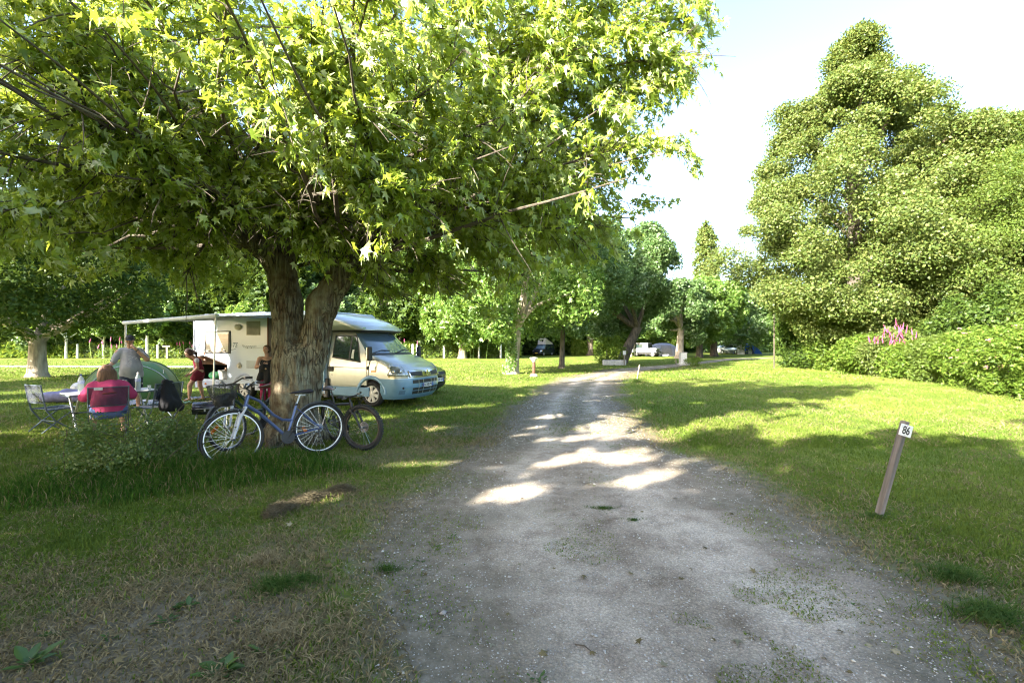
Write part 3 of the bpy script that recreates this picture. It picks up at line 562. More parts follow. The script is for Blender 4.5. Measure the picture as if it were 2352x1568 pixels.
WPt = LP+np.array([MX, MY, 0]); lim = np.where(WPt[:, 0] < -2.9, 2.65+.13*(WPt[:, 1]-5)-.25*(WPt[:, 0] < -5.5), 2.15)+(vnoise(WPt, .9, 5)-.5)*1.3; kq &= WPt[:, 2] > lim
kq &= ((WPt[:, 0]-MX)*-.73+(WPt[:, 1]-MY)*-.683 < 4.1+vnoise(WPt, .8, 9)*.6) | (WPt[:, 2] > 7)
LP, LD, LN, LS = LP[kq], LD[kq], LN[kq], LS[kq]; print('maple leaves', len(LP))
leaves('crown', LP, LD, LN, LS, MAPLE, L_MAPLE, maple)

# ---- generic tree: trunk + limbs + crown
def tree(name, label, loc, th, tr, blobs, n_leaf, size, lm, bm, seed, lean=(0, 0), up=.5, tpl=KITE, group=None, rz=0, cat='tree', nl=9, flat=1.0, droop=.3, limbs=True, parts=True, sh=(.7, 1.08)):
    g = np.random.default_rng(seed); o = thing(name, label, cat, loc, rz, group); B = np.asarray(blobs); mb = MB()
    top = Vector((lean[0], lean[1], th)); mb.tube([(0, 0, -.1), (lean[0]*.15, lean[1]*.15, th*.12), (lean[0]*.5, lean[1]*.5, th*.5), top], [tr*1.45, tr*1.08, tr*.92, tr*.85], 12)
    for q in B[g.choice(len(B), min(nl, len(B)), replace=False)]: 
        zz = min(th-.1, max(th*.35, q[2]*.72)) if th > 4.5 else th-.1; limb(mb, Vector((lean[0]*(zz/th)**1.5, lean[1]*(zz/th)**1.5, zz)), q[:3], tr*(.5 if th < 4.5 else .28), tr*.1, .08, g, 5)
    mb.build('trunk', bm, o, True); cr_ = crown('crown', seed, n_leaf, size, B, lm, o, up=up, tpl=tpl, flat=flat, droop=droop, sh=sh); return o
# left mid-distance tree with a pale forked trunk
c = G(86, 866)
b_ = blobset(3, 70, 5.0, 4.4, 3.0, 5.0, 1.25, .75, .4); b_ = np.r_[b_, blobset(31, 16, 4.4, 4.2, .8, 3.0, .9, .9, .3)]
t1 = tree('pollard_tree', 'grey trunked tree forking low, left behind the picnic chairs', c, 2.0, .36, b_, 30000, .17, L_DARK, BARK3, 3, group='camping lawn trees', tpl=TRIO)  # dark leaf colour stands in for the shade on this crown
mb = MB(); limb(mb, (-.1, 0, 1.7), (-1.5, -.2, 2.7), .24, .16, .1); limb(mb, (.1, 0, 1.7), (1.0, .2, 2.8), .22, .14, .1); mb.build('fork', BARK3, t1, True)
# the row along the track
ROW = [  # px, py of foot, trunk r, trunk h, crown (rx,ry,rz,z0), lean, leaves, size, leafmat, bark, label
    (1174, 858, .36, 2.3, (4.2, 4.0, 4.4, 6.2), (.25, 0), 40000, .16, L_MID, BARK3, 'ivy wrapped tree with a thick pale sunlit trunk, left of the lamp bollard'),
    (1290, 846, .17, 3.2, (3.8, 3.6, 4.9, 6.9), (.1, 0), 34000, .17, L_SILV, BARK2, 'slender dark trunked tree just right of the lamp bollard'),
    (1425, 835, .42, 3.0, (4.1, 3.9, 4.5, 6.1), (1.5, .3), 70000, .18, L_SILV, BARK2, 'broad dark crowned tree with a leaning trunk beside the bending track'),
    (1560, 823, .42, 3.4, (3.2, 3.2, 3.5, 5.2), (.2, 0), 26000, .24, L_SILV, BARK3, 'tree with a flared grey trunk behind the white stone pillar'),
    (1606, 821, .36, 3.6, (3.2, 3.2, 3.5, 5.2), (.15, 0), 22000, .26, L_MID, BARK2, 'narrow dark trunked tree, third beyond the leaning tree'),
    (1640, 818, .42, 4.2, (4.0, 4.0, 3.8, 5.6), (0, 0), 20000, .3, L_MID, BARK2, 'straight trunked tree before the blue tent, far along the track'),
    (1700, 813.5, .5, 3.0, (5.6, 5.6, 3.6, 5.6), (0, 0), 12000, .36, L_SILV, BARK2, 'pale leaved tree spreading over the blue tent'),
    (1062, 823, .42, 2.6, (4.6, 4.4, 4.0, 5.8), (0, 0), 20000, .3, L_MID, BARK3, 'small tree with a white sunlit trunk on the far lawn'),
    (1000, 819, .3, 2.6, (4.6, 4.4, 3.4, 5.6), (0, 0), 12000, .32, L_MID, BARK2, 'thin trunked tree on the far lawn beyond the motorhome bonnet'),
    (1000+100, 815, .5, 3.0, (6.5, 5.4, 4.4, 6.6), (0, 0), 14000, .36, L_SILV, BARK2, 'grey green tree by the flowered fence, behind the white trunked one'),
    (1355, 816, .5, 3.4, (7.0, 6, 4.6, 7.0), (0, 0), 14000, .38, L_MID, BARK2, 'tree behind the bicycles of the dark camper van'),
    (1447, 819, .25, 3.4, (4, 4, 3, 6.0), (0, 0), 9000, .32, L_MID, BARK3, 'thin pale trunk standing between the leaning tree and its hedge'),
]
for i, (px, py, tr_, th_, cr, ln, nlf, sz, lm, bm, lab) in enumerate(ROW):
    p = G(px, py); bb = blobset(50+i, 60, cr[0], cr[1], cr[2], cr[3], cr[0]*.25, .95, .45)
    tree('pollard_tree', lab, p, th_, tr_, bb, nlf, sz, lm, bm, 60+i, ln, tpl=TRIO, group='camping lawn trees', sh=(.5, 1.3))
# ivy on the first trunk
p = G(1174, 858); g = np.random.default_rng(5); n = 1500; a = g.uniform(math.pi, 2*math.pi, n)*.8+.2; z = g.uniform(.1, 2.4, n); keep = np.abs(a-4.1-np.sin(z*2)*.4) < .75; a = a[keep]; z = z[keep]; n = len(a)
P = np.c_[np.cos(a)*(.42+.12*(z < .6))+z*.1, np.sin(a)*.46, z]; ivy = leaves('ivy_plant', P, rdir(n, g), np.c_[np.cos(a), np.sin(a), a*0+.3], g.uniform(.08, .16, n), KITE, L_MID, None, p); tag(ivy, 'ivy climbing the pale trunk left of the lamp bollard', 'ivy')
# poplar
p = G(1622, 803.5); p = A(1622, 790, 125); p.z = 0
bb = np.array([(math.cos(k*2.4)*1.3*w_, math.sin(k*2.4)*1.3*w_, 12+k*.66, 2.3*w_) for k in range(36) for w_ in [min(1, (37-k)/10)*min(1, (k+6)/10)]])
tree('poplar_tree', 'tall slim poplar rising above the far tree row', p, 8, .5, bb, 12000, .65, L_ALD, BARK2, 90, up=.9)
# ---- the huge alder on the right: layered masses
def alder_blobs(seed, prof, n, ecc=1.0):
    g = np.random.default_rng(seed); out = []
    for q in range(n):
        z = g.uniform(prof[0][0], prof[-1][0]); r = np.interp(z, [k[0] for k in prof], [k[1] for k in prof]); a = g.uniform(0, 2*math.pi); rr = r*g.uniform(.12, 1.0)**.5*g.uniform(.88, 1.06)
        out.append((math.cos(a)*rr, math.sin(a)*rr*ecc, z-rr*.05, g.uniform(.5, 1.35)*(.72+.06*r)))
    return np.array(out)
pa = A(1965, 790, 27); pa.z = 0
pr = [(2.4, 2.2), (4.2, 4.7), (6.3, 6.9), (8.5, 6.4), (11, 5.3), (13.5, 4.6), (15.7, 3.5), (16.6, .9), (18.2, 1.15), (19.6, .5)]
tree('alder_tree', 'huge sunlit alder with a narrow pointed top, right of the sky gap', pa, 13, .42, alder_blobs(4, pr, 360), 430000, .145, L_ALD, BARK2, 4, up=.7, nl=40, flat=.72, droop=.1, sh=(.5, 1.32))
pb = A(2230, 790, 25); pb.z = 0
pr2 = [(2.2, 3.0), (3.6, 5.0), (6, 5.2), (9, 4.8), (11.5, 3.9), (12.6, 2.4), (13.4, .6)]
tree('alder_tree', 'feathery tree joined to the right flank of the huge alder', pb, 9, .35, alder_blobs(5, pr2, 230), 210000, .14, L_ALD, BARK2, 5, up=.7, nl=24, flat=.72, sh=(.5, 1.32))
pc = A(2470, 790, 20.5); pc.z = 0
pr3 = [(2.2, 2.6), (3.5, 4.6), (6, 5.2), (8.5, 4.6), (10.5, 3.2), (12, 1)]
tree('locust_tree', 'yellow green tree overhanging the hedge at the right edge', pc, 5, .25, alder_blobs(6, pr3, 260), 150000, .10, L_LOC, BARK2, 6, up=.6, nl=20, flat=.6, droop=.7, sh=(.5, 1.35))
# ---- trees behind and left of the camera, whose shade falls on the track and lawn
bbs = blobset(7, 70, 4.2, 4.2, 3.4, 5.6, 1.35, .6, .4)
for i, (x, y, sc) in enumerate(((-8.2, -3.4, 1.0), (-2.6, -6.2, 1.12), (-14.5, 2.0, .95), (-13.0, -6, .95), (-20, 4, .9), (-25, 10, 1.0), (-8, -11, 1.0))):
    if i == 0:
      sh = tree('pollard_tree', 'tree out of view whose crown shades the near track', (x, y, 0), 2.4, .4, bbs, 13000, .26, L_MID, BARK3, 8, tpl=TRIO, group='shade trees outside the frame')
    else: place(copy_tree(sh), (x, y, 0), i*1.3, sc, 'tree out of view, shading the lawn from '+['', 'just behind the camera', 'left of the maple', 'far behind left', 'left of the picnic table', 'left of the green tent', 'behind the first shade tree'][i])
    sh['group'] = 'shade trees outside the frame'
bpy.context.view_layer.update()
for o in [o for o in COL.objects if o.get('group') == 'shade trees outside the frame' and o.type == 'EMPTY']:
    for ch in o.children:
        if not ch.name.startswith('crown'): continue
        me = ch.data; q = np.empty(len(me.vertices)*3, np.float32); me.vertices.foreach_get('co', q); q = q.reshape(-1, 12, 3); mw = np.array(ch.matrix_world if False else (o.matrix_basis @ ch.matrix_basis))
        c_ = q.mean(1)@mw[:3, :3].T+mw[:3, 3]; k_ = gapcut(c_, (0, 0, 0), 1.0); q = q[k_]; nn_ = mesh('tmp', q.reshape(-1, 3), (TRIO[1][None]+(np.arange(len(q))*12)[:, None, None]).reshape(-1, 3), L_MID); ch.data = nn_.data; bpy.data.objects.remove(nn_)
# ---- woodland belt on the left and behind, each tree its own
gw = np.random.default_rng(21); proto = []
for k, (rx, rz, z0, lm, n) in enumerate(((4.6, 6.0, 7.6, L_DARK, 9000), (4.0, 5.6, 6.8, L_MID, 9000), (4.4, 7.0, 8.6, L_DARK, 9000), (3.6, 4.6, 5.6, L_SILV, 8000))):
    proto.append(('x', blobset(80+k, 54, rx, rx, rz, rz+.6, rx*.3, .95, .45), n, lm))
LBL = ['deep green woodland tree behind the wire fence', 'mid green bushy tree of the woodland edge', 'tall dark tree of the woodland behind the motorhome', 'grey green willow like tree of the woodland edge']
made = {}
def wood(px, Yd, k, sc, lab=None, grp='woodland edge trees'):
    p = A(px, 790, Yd); p.z = 0
    if k not in made: o = tree('woodland_tree', LBL[k], p, 3.5, .3, proto[k][1], proto[k][2], .42, proto[k][3], BARK2, 120+k, tpl=TRIO, group=grp); made[k] = o; place(o, p, gw.uniform(0, 6), sc)
    else: o = place(copy_tree(made[k]), p, gw.uniform(0, 6), sc)
    return o
for row, (Y0, st, s0, off) in enumerate(((56, 78, 1.05, 0), (66, 92, 1.5, 40), (80, 120, 2.0, 20))):
    px = -260+off
    while px < (1330 if row < 2 else 1720):
        sx_ = 1 if px < 1380 or row < 2 else .5; k = int(gw.choice([0, 2, 0, 1, 3] if px < 700 else [1, 3, 0, 1, 2])); f_ = .8 if px > 1150 else 1
        wood(px, Y0+(17 if px > 1120 and row == 0 else 8 if px > 1120 and row == 1 else 0)+gw.uniform(-3, 3), k, s0*gw.uniform(.85, 1.15)*f_*sx_); px += st*gw.uniform(.8, 1.2)
for px, Yd, k, sc in ((1480, 84, 1, 1.0), (1560, 90, 0, 1.0), (1640, 95, 1, .95), (1720, 100, 3, 1.1), (1760, 105, 1, 1.2), (1820, 120, 3, 1.3), (1850, 110, 1, 1.2), (1900, 100, 0, 1.3), (1770, 130, 0, 1.5), (2000, 60, 0, 1.3), (2120, 48, 2, 1.2), (2300, 40, 0, 1.2), (2500, 36, 2, 1.2), (2480, 26, 0, .9)):
    wood(px, Yd, k, sc)
LM_ = [(-999, 'left of the picture edge'), (0, 'at the far left edge'), (110, 'behind the left pollard trunk'), (200, 'over the left wildflowers'), (290, 'behind the green tent'), (380, 'above the wooden signboard'), (455, 'behind the awning'), (560, 'behind the motorhome body'), (650, 'hidden behind the maple trunk'), (760, 'behind the motorhome cab'), (880, 'above the motorhome windscreen'), (960, 'behind the dark hatchback'), (1040, 'behind the white trunked tree'), (1130, 'behind the ivy wrapped tree'), (1210, 'behind the dark camper van'), (1300, 'behind the slender dark tree'), (1390, 'behind the leaning tree'), (1500, 'behind the pale dome tent'), (1600, 'beneath the poplar'), (1680, 'behind the blue tent'), (1760, 'beside the far house'), (1860, 'behind the left side of the alder'), (2050, 'behind the butterfly bush'), (2200, 'behind the right end of the hedge'), (2400, 'beyond the right edge')]
KW = ['dark green', 'mid green bushy', 'tall dark', 'grey green']; seen = {}
bpy.context.view_layer.update()
for o in [o for o in COL.objects if o.name.startswith('woodland_tree')]:
    kk = [k for k in made if any(ch.data == made[k].children[0].data for ch in o.children)][0]; px = 1176+FP*o.location.x/o.location.y; lm_ = [t for p_, t in LM_ if px >= p_][-1]; Yo = o.location.y
    lab = KW[kk]+' tree of the '+('front' if Yo < 61 else 'middle' if Yo < 73 else 'rearmost')+' woodland row '+lm_; q = seen.get(lab, 0); seen[lab] = q+1
    if q: lab = lab.replace(' tree of', ' second tree of' if q == 1 else ' third tree of', 1)
    o['label'] = lab; o['group'] = KW[kk]+' woodland trees'
# young trees with pale guards near the fence, left
ytm = pm('limewashed_bark', (.7, .68, .62), .8, col2=(.5, .47, .42), scale=8)
yt = tree('young_tree', 'young tree with a limewashed forked stem left of the awning', G(152, 823), 2.2, .12, blobset(9, 26, 2.0, 2.0, 1.6, 4.0, .8, .7, .4), 5000, .3, L_MID, ytm, 9, tpl=TRIO, nl=6)
for px, Yd, lab in ((238, 52, 'young tree with a straight white stem beside the pink flowers'), (338, 48, 'young tree with a curved white stem behind the green tent'), (372, 53, 'young tree with a pale stem above the signboard'), (570, 50, 'young tree partly behind the motorhome roof')):
    p = A(px, 790, Yd); p.z = 0; place(copy_tree(yt), p, gw.uniform(0, 6), gw.uniform(.95, 1.25), lab)
# ================================================================ HEDGES, SHRUBS, FENCE, SMALL FIXTURES
PINK = pm('pink_petals', (.27, .035, .10), .7, col2=(.34, .07, .17), scale=30)
WPINK = pm('pale_pink_petals', (.32, .12, .14), .7, col2=(.38, .2, .19), scale=30)
def shrub(name, label, loc, rx, ry, h, n, size, lm, seed, group=None, tpl=KITE, cat='shrub', up=.6, stems=5, under=.95, nb=26, loose=.25):
    o = thing(name, label, cat, loc, 0, group); g = np.random.default_rng(seed)
    B = blobset(seed, nb, rx, ry, h*.5, h*.48, min(rx, h)*.34, under, .4); mb = MB()
    for k in range(stems): q = B[g.integers(0, len(B))]; limb(mb, (g.normal()*.1, g.normal()*.1, 0), q[:3], .025+.01*h, .008, .12, g, 4)
    mb.build('stem', BARK2, o, True); f = crown('foliage', seed, n, size, B, lm, o, up=up, tpl=tpl, sh=(.6, 1.12+loose), droop=.1)
    return o, B
def spikes(par, pts, L, r, m, name='flower_spike', g=None, tilt=.5):
    g = g or rng; mb = MB()
    for p in pts:
        dd = Vector(g.normal(size=3))*tilt+Vector((0, 0, 1)); dd.normalize(); p = Vector(p); l = L*g.uniform(.6, 1.2)
        mb.tube([p, p+dd*l*.3, p+dd*l*.75, p+dd*l], [r*.7, r, r*.6, r*.1], 5)
    return mb.build(name, m, par)
HED = [  # px, py, rx, ry, h, n, size, mat, label
    (1868, 836, 1.6, 1.4, 2.0, 9000, .15, L_HEDGE, 'low bright shrub at the far end of the hedge beside the stump', 0),
    (1930, 852, 1.7, 1.3, 2.3, 11000, .13, L_HEDGE, 'bright green shrub in front of the alder, left of the pink flower spikes', 0),
    (1990, 862, 1.5, 1.2, 2.1, 11000, .11, L_HEDGE, 'fine leaved yellow green shrub under the pink flower spikes', 0),
    (2060, 868, 1.3, 1.1, 2.2, 10000, .09, L_ALD, 'grey leaved butterfly bush covered in pink flower spikes', 1),
    (2120, 872, 1.5, 1.1, 2.0, 10000, .10, L_HEDGE, 'rounded pale shrub just right of the butterfly bush', 0),
    (2190, 880, 1.3, 1.0, 1.9, 10000, .09, L_LOC, 'drooping light green shrub in the middle of the hedge', 0),
    (2250, 893, 1.2, .9, 1.8, 10000, .085, L_HEDGE, 'shrub with a few pinkish flower heads near the right edge', 2),
    (2330, 910, 1.1, .8, 1.8, 12000, .075, L_HEDGE, 'leafy shrub full of pale pink flower heads at the right edge', 2),
    (2440, 930, 1.1, .8, 1.9, 7000, .08, L_HEDGE, 'shrub continuing the hedge beyond the right edge', 0),
]
hedge_g = 'shrubs of the right hand hedge'
for i, (px, py, rx, ry, h, n, sz, lm, lab, fl) in enumerate(HED):
    p = G(px, py); p = p+Vector((p.x, p.y, 0)).normalized()*ry*.9
    h *= [.85, .9, .78, .95, .72, .95, 1.05, 1.2, 1.25][i]; o, B = shrub('hedge_shrub', lab, p, rx, ry, h, n, sz, lm, 200+i, hedge_g, TRIO, nb=34)
    g = np.random.default_rng(i+9)
    fc_ = -Vector((p.x, p.y, 0)).normalized(); fs_ = Vector((-fc_.y, fc_.x, 0))
    if fl == 1:
        q = []
        for k in range(44): a = g.normal()*.42-.2; v_ = fc_*(ry*.9+g.normal()*.15)+fs_*a; q.append((v_.x, v_.y, h*.80+g.uniform(-.35, 1.0)*(1-abs(a))*.85))
        spikes(o, q, .36, .024, PINK, g=g, tilt=.3)
        stm_ = MB()
        for k in q[::3]: stm_.tube([(k[0]*.3, 0, h*.5), k], [.012, .006], 4)
        stm_.build('flower_stem', BARK2, o)
    if fl == 2:
        q = [tuple(fc_*(ry*1.15+g.normal()*.1)+fs_*g.normal()*rx*.5+Vector((0, 0, h*g.uniform(.3, 1.05)))) for k in range(34 if i > 6 else 10)]; mb = MB()
        for k in q:
            for _ in range(7): mb.ell((k[0]+g.normal()*.04, k[1]+g.normal()*.03, k[2]+g.normal()*.02), (.022, .022, .014), 5)
        mb.build('flower_head', WPINK, o)
# taller bushes behind the hedge, under the trees
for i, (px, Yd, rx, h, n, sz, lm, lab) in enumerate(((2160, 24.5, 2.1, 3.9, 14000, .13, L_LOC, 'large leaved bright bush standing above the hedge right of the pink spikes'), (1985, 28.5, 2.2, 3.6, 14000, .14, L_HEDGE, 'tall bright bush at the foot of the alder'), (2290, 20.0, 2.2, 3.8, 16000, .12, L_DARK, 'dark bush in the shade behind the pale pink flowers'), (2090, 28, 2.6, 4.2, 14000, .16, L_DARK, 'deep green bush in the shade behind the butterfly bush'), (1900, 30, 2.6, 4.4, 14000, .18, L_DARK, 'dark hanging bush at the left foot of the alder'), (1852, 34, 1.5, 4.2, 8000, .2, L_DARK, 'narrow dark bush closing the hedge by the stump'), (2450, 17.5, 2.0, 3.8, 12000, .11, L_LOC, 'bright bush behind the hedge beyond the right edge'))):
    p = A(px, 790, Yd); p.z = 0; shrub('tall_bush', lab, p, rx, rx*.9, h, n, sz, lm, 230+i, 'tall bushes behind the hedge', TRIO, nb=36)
# ivy stump at the hedge end
p = G(1856, 832); o = thing('tree_stump', 'tall broken stump with dry ivy at the hedge end', 'stump', p)
mb = MB(); mb.tube([(0, 0, -.1), (.03, 0, .4), (.0, .02, 1.0), (.05, 0, 1.3)], [.22, .17, .16, .12], 10); mb.build('wood', BARK2, o, True)
crown('ivy', 5, 900, .1, [(0, 0, .3, .25), (0, 0, .7, .25), (.02, 0, 1.1, .22)], L_HEDGE, o)
# ---- far belt: undergrowth (uncountable) and hedge
def band(name, x0, x1, yf, h, n, size, lm, seed, dy=1.4, hf=None):
    g = np.random.default_rng(seed); x = g.uniform(x0, x1, n); hh = h*(.6+.7*fbm(np.c_[x, x*0], .35, seed, 3)); z = hh*g.uniform(0, 1, n)**.75; y = yf(x)+g.uniform(-dy, dy, n)*(1-.4*z/hh)
    D = rdir(n, g)+np.array([0, 0, .8]); return leaves(name, np.c_[x, y, z], D, rdir(n, g)+np.array([0, -.8, .5]), size*g.uniform(.5, 1.3, n), TRIO, lm)
o = band('undergrowth', -62, 1, lambda x: 53+0*x, 1.7, 42000, .30, L_HEDGE, 3); o['kind'] = 'stuff'
o = band('woodland_undergrowth', -70, 16, lambda x: 59+9*(x > 0), 4.5, 45000, .5, L_DARK, 4, 3); o['kind'] = 'stuff'
o = band('far_undergrowth', 16, 75, lambda x: 92+0*x, 4.0, 22000, .5, L_MID, 5, 4); o['kind'] = 'stuff'
o = band('clipped_hedge', 8.5, 24, lambda x: 64+.05*x, 2.3, 26000, .25, L_HEDGE, 6, .7); tag(o, 'long clipped hedge running behind the camper van and the leaning tree', 'hedge')
# wild pink flowers before the fence
for i, (px, Yd, n) in enumerate(((255, 50, 10), (430, 50, 5), (560, 50, 5), (890, 50, 9), (1075, 50, 7))):
    p = A(px, 790, Yd); p.z = 0; g = np.random.default_rng(i); o = thing('wildflower', 'clump of tall pink wildflowers by the fence, '+['left of the green tent', 'behind the girl in red', 'behind the motorhome', 'right of the dark car', 'beside the white tree trunk'][i], 'flowers', p, 0, 'pink wildflower clumps')
    q = [(g.normal()*1.0, g.normal()*.3, g.uniform(1.1, 2.0)) for _ in range(n)]; spikes(o, q, .45, .06, PINK, g=g, tilt=.15)
    mb = MB(); [mb.tube([(a*.9, b, 0), (a, b, c)], .02, 3) for a, b, c in q]; mb.build('stem', L_MID, o)
# wire fence with white posts
WHITE = pm('white_paint', (.78, .77, .74), .6, col2=(.6, .58, .54), scale=20)
WOODG = pm('weathered_wood', (.36, .31, .25), .85, col2=(.2, .165, .13), scale=5, bump=.5, bscale=25, stretch=(6, 6, .7))
GALV = pm('galvanised_wire', (.4, .4, .4), .4, .8)
STONE = pm('pale_stone', (.62, .6, .56), .85, col2=(.45, .43, .4), scale=9, bump=.4, bscale=40)
o = thing('wire_fence', 'wire mesh fence on white posts along the woodland edge', 'fence', (0, 51.5, 0)); wx = []
for px in (178, 363, 445, 500, 560, 610, 690, 760, 845, 913, 948, 958, 1020, 1100, 1150):
    x = (px-1176)/FP*51.5; wx.append(x); MB().tube([(0, 0, 0), (0, 0, 1.55), (0, 0, 1.62)], [.11, .11, .06], 8).build('post', WHITE, o, True, loc=(x, 0, 0))
mb = MB()
for z in np.linspace(.15, 1.4, 7): mb.tube([(wx[0], 0, z), (wx[-1], 0, z)], .006, 3)
mb.build('wire', GALV, o)
# hut notice board and small white signs on the left far lawn
o = thing('signboard', 'small flat topped wooden post board on the far lawn behind the tent', 'sign', G(384, 823)); MB().box((0, 0, .65), (.18, .14, 1.3)).build('post', WOODG, o); MB().box((0, -.0, 1.36), (.85, .3, .14)).build('board', pm('tan_board', (.5, .4, .28), .8), o, bev=.02)
for px, lab in ((356, 'small round white marker sign left of the wooden board'), (413, 'small round white marker sign right of the wooden board')):
    o = thing('marker_sign', lab, 'sign', G(px, 822), 0, 'white marker signs on the far lawn'); MB().box((0, 0, .4), (.08, .08, .8)).build('post', WHITE, o); MB().ell((0, 0, .95), (.26, .06, .2), 14).build('plate', WHITE, o, True)
# lamp bollard
def bollard(p, label, s=1.0):
    o = thing('lamp_bollard', label, 'lamp', p); o.scale = (s,)*3
    MB().lathe([(.19, -.05), (.19, .06), (.13, .12), (.1, .12)], 14).build('base', STONE, o, True)
    MB().lathe([(.085, .1), (.082, .72)], 14).build('post', pm('brown_lacquer', (.16, .07, .045), .4, col2=(.11, .05, .03)), o, True)
    MB().lathe([(.08, .72), (.11, .78), (.2, .9), (.21, .93), (.05, .95)], 16).build('lamp_head', pm('frosted_lamp', (.62, .62, .56), .4), o, True); return o
bollard(G(1226, 864), 'brown garden lamp bollard with a flared pale head on the lawn')
# stone pillar by the bend, with weeds
o = thing('stone_pillar', 'white stone pillar with a small plinth beside the bending track', 'pillar', G(1569, 838)); g = np.random.default_rng(1)
MB().box((0, 0, .06), (.85, .6, .12)).build('plinth', STONE, o, bev=.02); MB().box((0, 0, .5), (.5, .42, .80), top=.94).build('shaft', WHITE, o, bev=.03); MB().box((.0, 0, .93), (.5, .42, .08)).build('cap', STONE, o, bev=.02)
o2, _ = shrub('weed_clump', 'leafy weeds growing at the foot of the white stone pillar', G(1590, 840), .55, .4, .6, 900, .09, L_HEDGE, 300, stems=3)
for i, (px, py, ty, lx, s_, lab, cap) in enumerate(((1463, 871, 838, .13, .06, 'slanting thin wooden post in the grass by the track', 0), (1553, 838, 826, 0, .07, 'short grey stake just left of the white stone pillar', 0), (1560, 836, 824, 0, .05, 'short pale stake behind the grey stake by the pillar', 1))):
    p = G(px, py); h = (py-ty)/FP*p.y; o = thing('wooden_post', lab, 'post', p, 0, 'small posts along the track'); MB().tube([(0, 0, -.05), (lx*.9, 0, h-.02), (lx, 0, h)], [s_*.55, s_*.55, s_*.35], 4).build('stake', WOODG if not cap else WHITE, o)
p = G(1500-70, 836)  # planter and sign at the leaning tree
o = thing('stone_trough', 'low mossy stone trough at the foot of the leaning tree', 'trough', G(1411, 838.5)); MB().box((0, 0, .2), (1.7, .5, .4)).build('basin', STONE, o, bev=.04); MB().box((0, 0, .401), (1.5, .34, .03)).build('soil', BARK2, o)
o = thing('marker_sign', 'small white number board on a stake beside the stone trough', 'sign', G(1434, 839)); MB().box((0, 0, .5), (.07, .07, 1.0)).build('post', WOODG, o); MB().box((0, -.045, .95), (.24, .02, .3)).build('plate', WHITE, o)
shrub('trough_bush', 'leafy bush growing from the stone trough by the leaning tree', G(1403, 837), 1.1, .7, 2.0, 2500, .16, L_HEDGE, 301)
for px, py, h, lab in ((1702, 814, 1.5, 'white stone gatepost left of the far gate, by the blue tent'), (1797, 809.5, 1.3, 'lone white stone block post far along the lawn'), (1723, 813, .8, 'short white post right of the blue tent'), (1841, 809, 1.2, 'white post beside the far swing frame')):
    p = G(px, py); o = thing('stone_post', lab, 'post', p, 0, 'white stone posts far along the track'); MB().box((0, 0, h*.42), (h*.55, h*.45, h*.84)).build('shaft', WHITE, o, bev=.03); MB().box((0, 0, h*.92), (h*.35, h*.35, h*.16), top=.7).build('cap', WHITE, o)
# far lamp, white camera like box on a pole near the alder
o = thing('street_lamp', 'tall lamp pole with a small white head among the alder leaves', 'lamp', A(1778, 790, 30)-Vector((0, 0, 1.6))); zt = (A(1778, 674, 30)).z
MB().tube([(0, 0, 0), (0, 0, zt-.5), (.02, 0, zt)], [.04, .03, .02], 8).build('pole', BARK2, o, True); MB().box((.1, 0, zt), (.42, .2, .12), M=Euler((0, -.35, 0)).to_matrix().to_4x4()).build('head', WHITE, o, bev=.03)
# far house and swing frame
HW = pm('cream_render', (.72, .66, .56), .9, col2=(.6, .55, .47), scale=2); RT = pm('clay_tiles', (.42, .22, .14), .9, col2=(.3, .16, .1), scale=6, bump=.5, bscale=9)
p = A(1812, 790, 112); p.z = 0; o = thing('far_house', 'cream walled house with a clay tile roof far beyond the lawn', 'house', p, R(12))
MB().box((0, 0, 2.1), (7.5, 6, 4.2)).build('wall', HW, o)
mb = MB(); mb.prism([(-4.1, 4.2), (4.1, 4.2), (4.1, 4.32), (0, 6.0), (-4.1, 4.32)], -3.3, 3.3); rf = mb.build('roof', RT, o); MB().box((2.2, .5, 5.7), (.6, .6, 1.4)).build('chimney', HW, rf)
for x, z in ((-2.4, 1.1), (0, 1.1), (2.4, 1.1), (-2.4, 3.1), (2.4, 3.1)):
    f_ = MB().box((x, -3.04, z), (1.0, .08, 1.3)).build('window', WHITE, o); MB().box((x, -3.09, z), (.8, .03, 1.1)).build('pane', pm('dark_pane', (.05, .06, .07), .1), f_)
o = thing('swing_frame', 'pale metal gate frame before the far house', 'gate', G(1815, 808.5)); mb = MB()
for x in (-2.0, -1.4, 2.2): mb.tube([(x, 0, 0), (x, 0, 2.0)], .1, 6)
mb.tube([(-2, 0, 2.0), (2.2, 0, 2.0)], .05, 6); mb.build('frame', WHITE, o)
mb = MB(); [mb.tube([(-1.4+k*.3, 0, .2), (-1.4+k*.3, 0, 1.9)], .015, 4) for k in range(12)]; mb.build('bars', GALV, o)
# ================================================================ VEHICLES
BLK = pm('black_rubber', (.018, .018, .02), .75, col2=(.03, .03, .03), scale=20)
BPL = pm('black_plastic', (.03, .03, .033), .5, col2=(.02, .02, .02))
GLS = pm('dark_glass', (.02, .035, .035), .04, col2=(.025, .045, .04), spec=.8, coat=.5)
WSG = pm('windscreen_glass', (.16, .21, .27), .04, col2=(.10, .15, .2), scale=.8, spec=.9, coat=1)
SILV = pm('silver_paint', (.50, .52, .50), .28, .55, col2=(.46, .48, .46), coat=.6)
SKYB = pm('light_blue_paint', (.17, .32, .50), .3, .15, col2=(.15, .29, .46), coat=.6)
VWH = pm('motorhome_shaded_white', (.56, .64, .78), .3, 0, col2=(.52, .60, .73), scale=1.5, coat=.4)  # white paint with the bluish cast of shade put into its colour
CHR = pm('chrome_trim', (.75, .76, .77), .15, 1)
ALU = pm('anodised_aluminium', (.62, .63, .65), .3, .7)
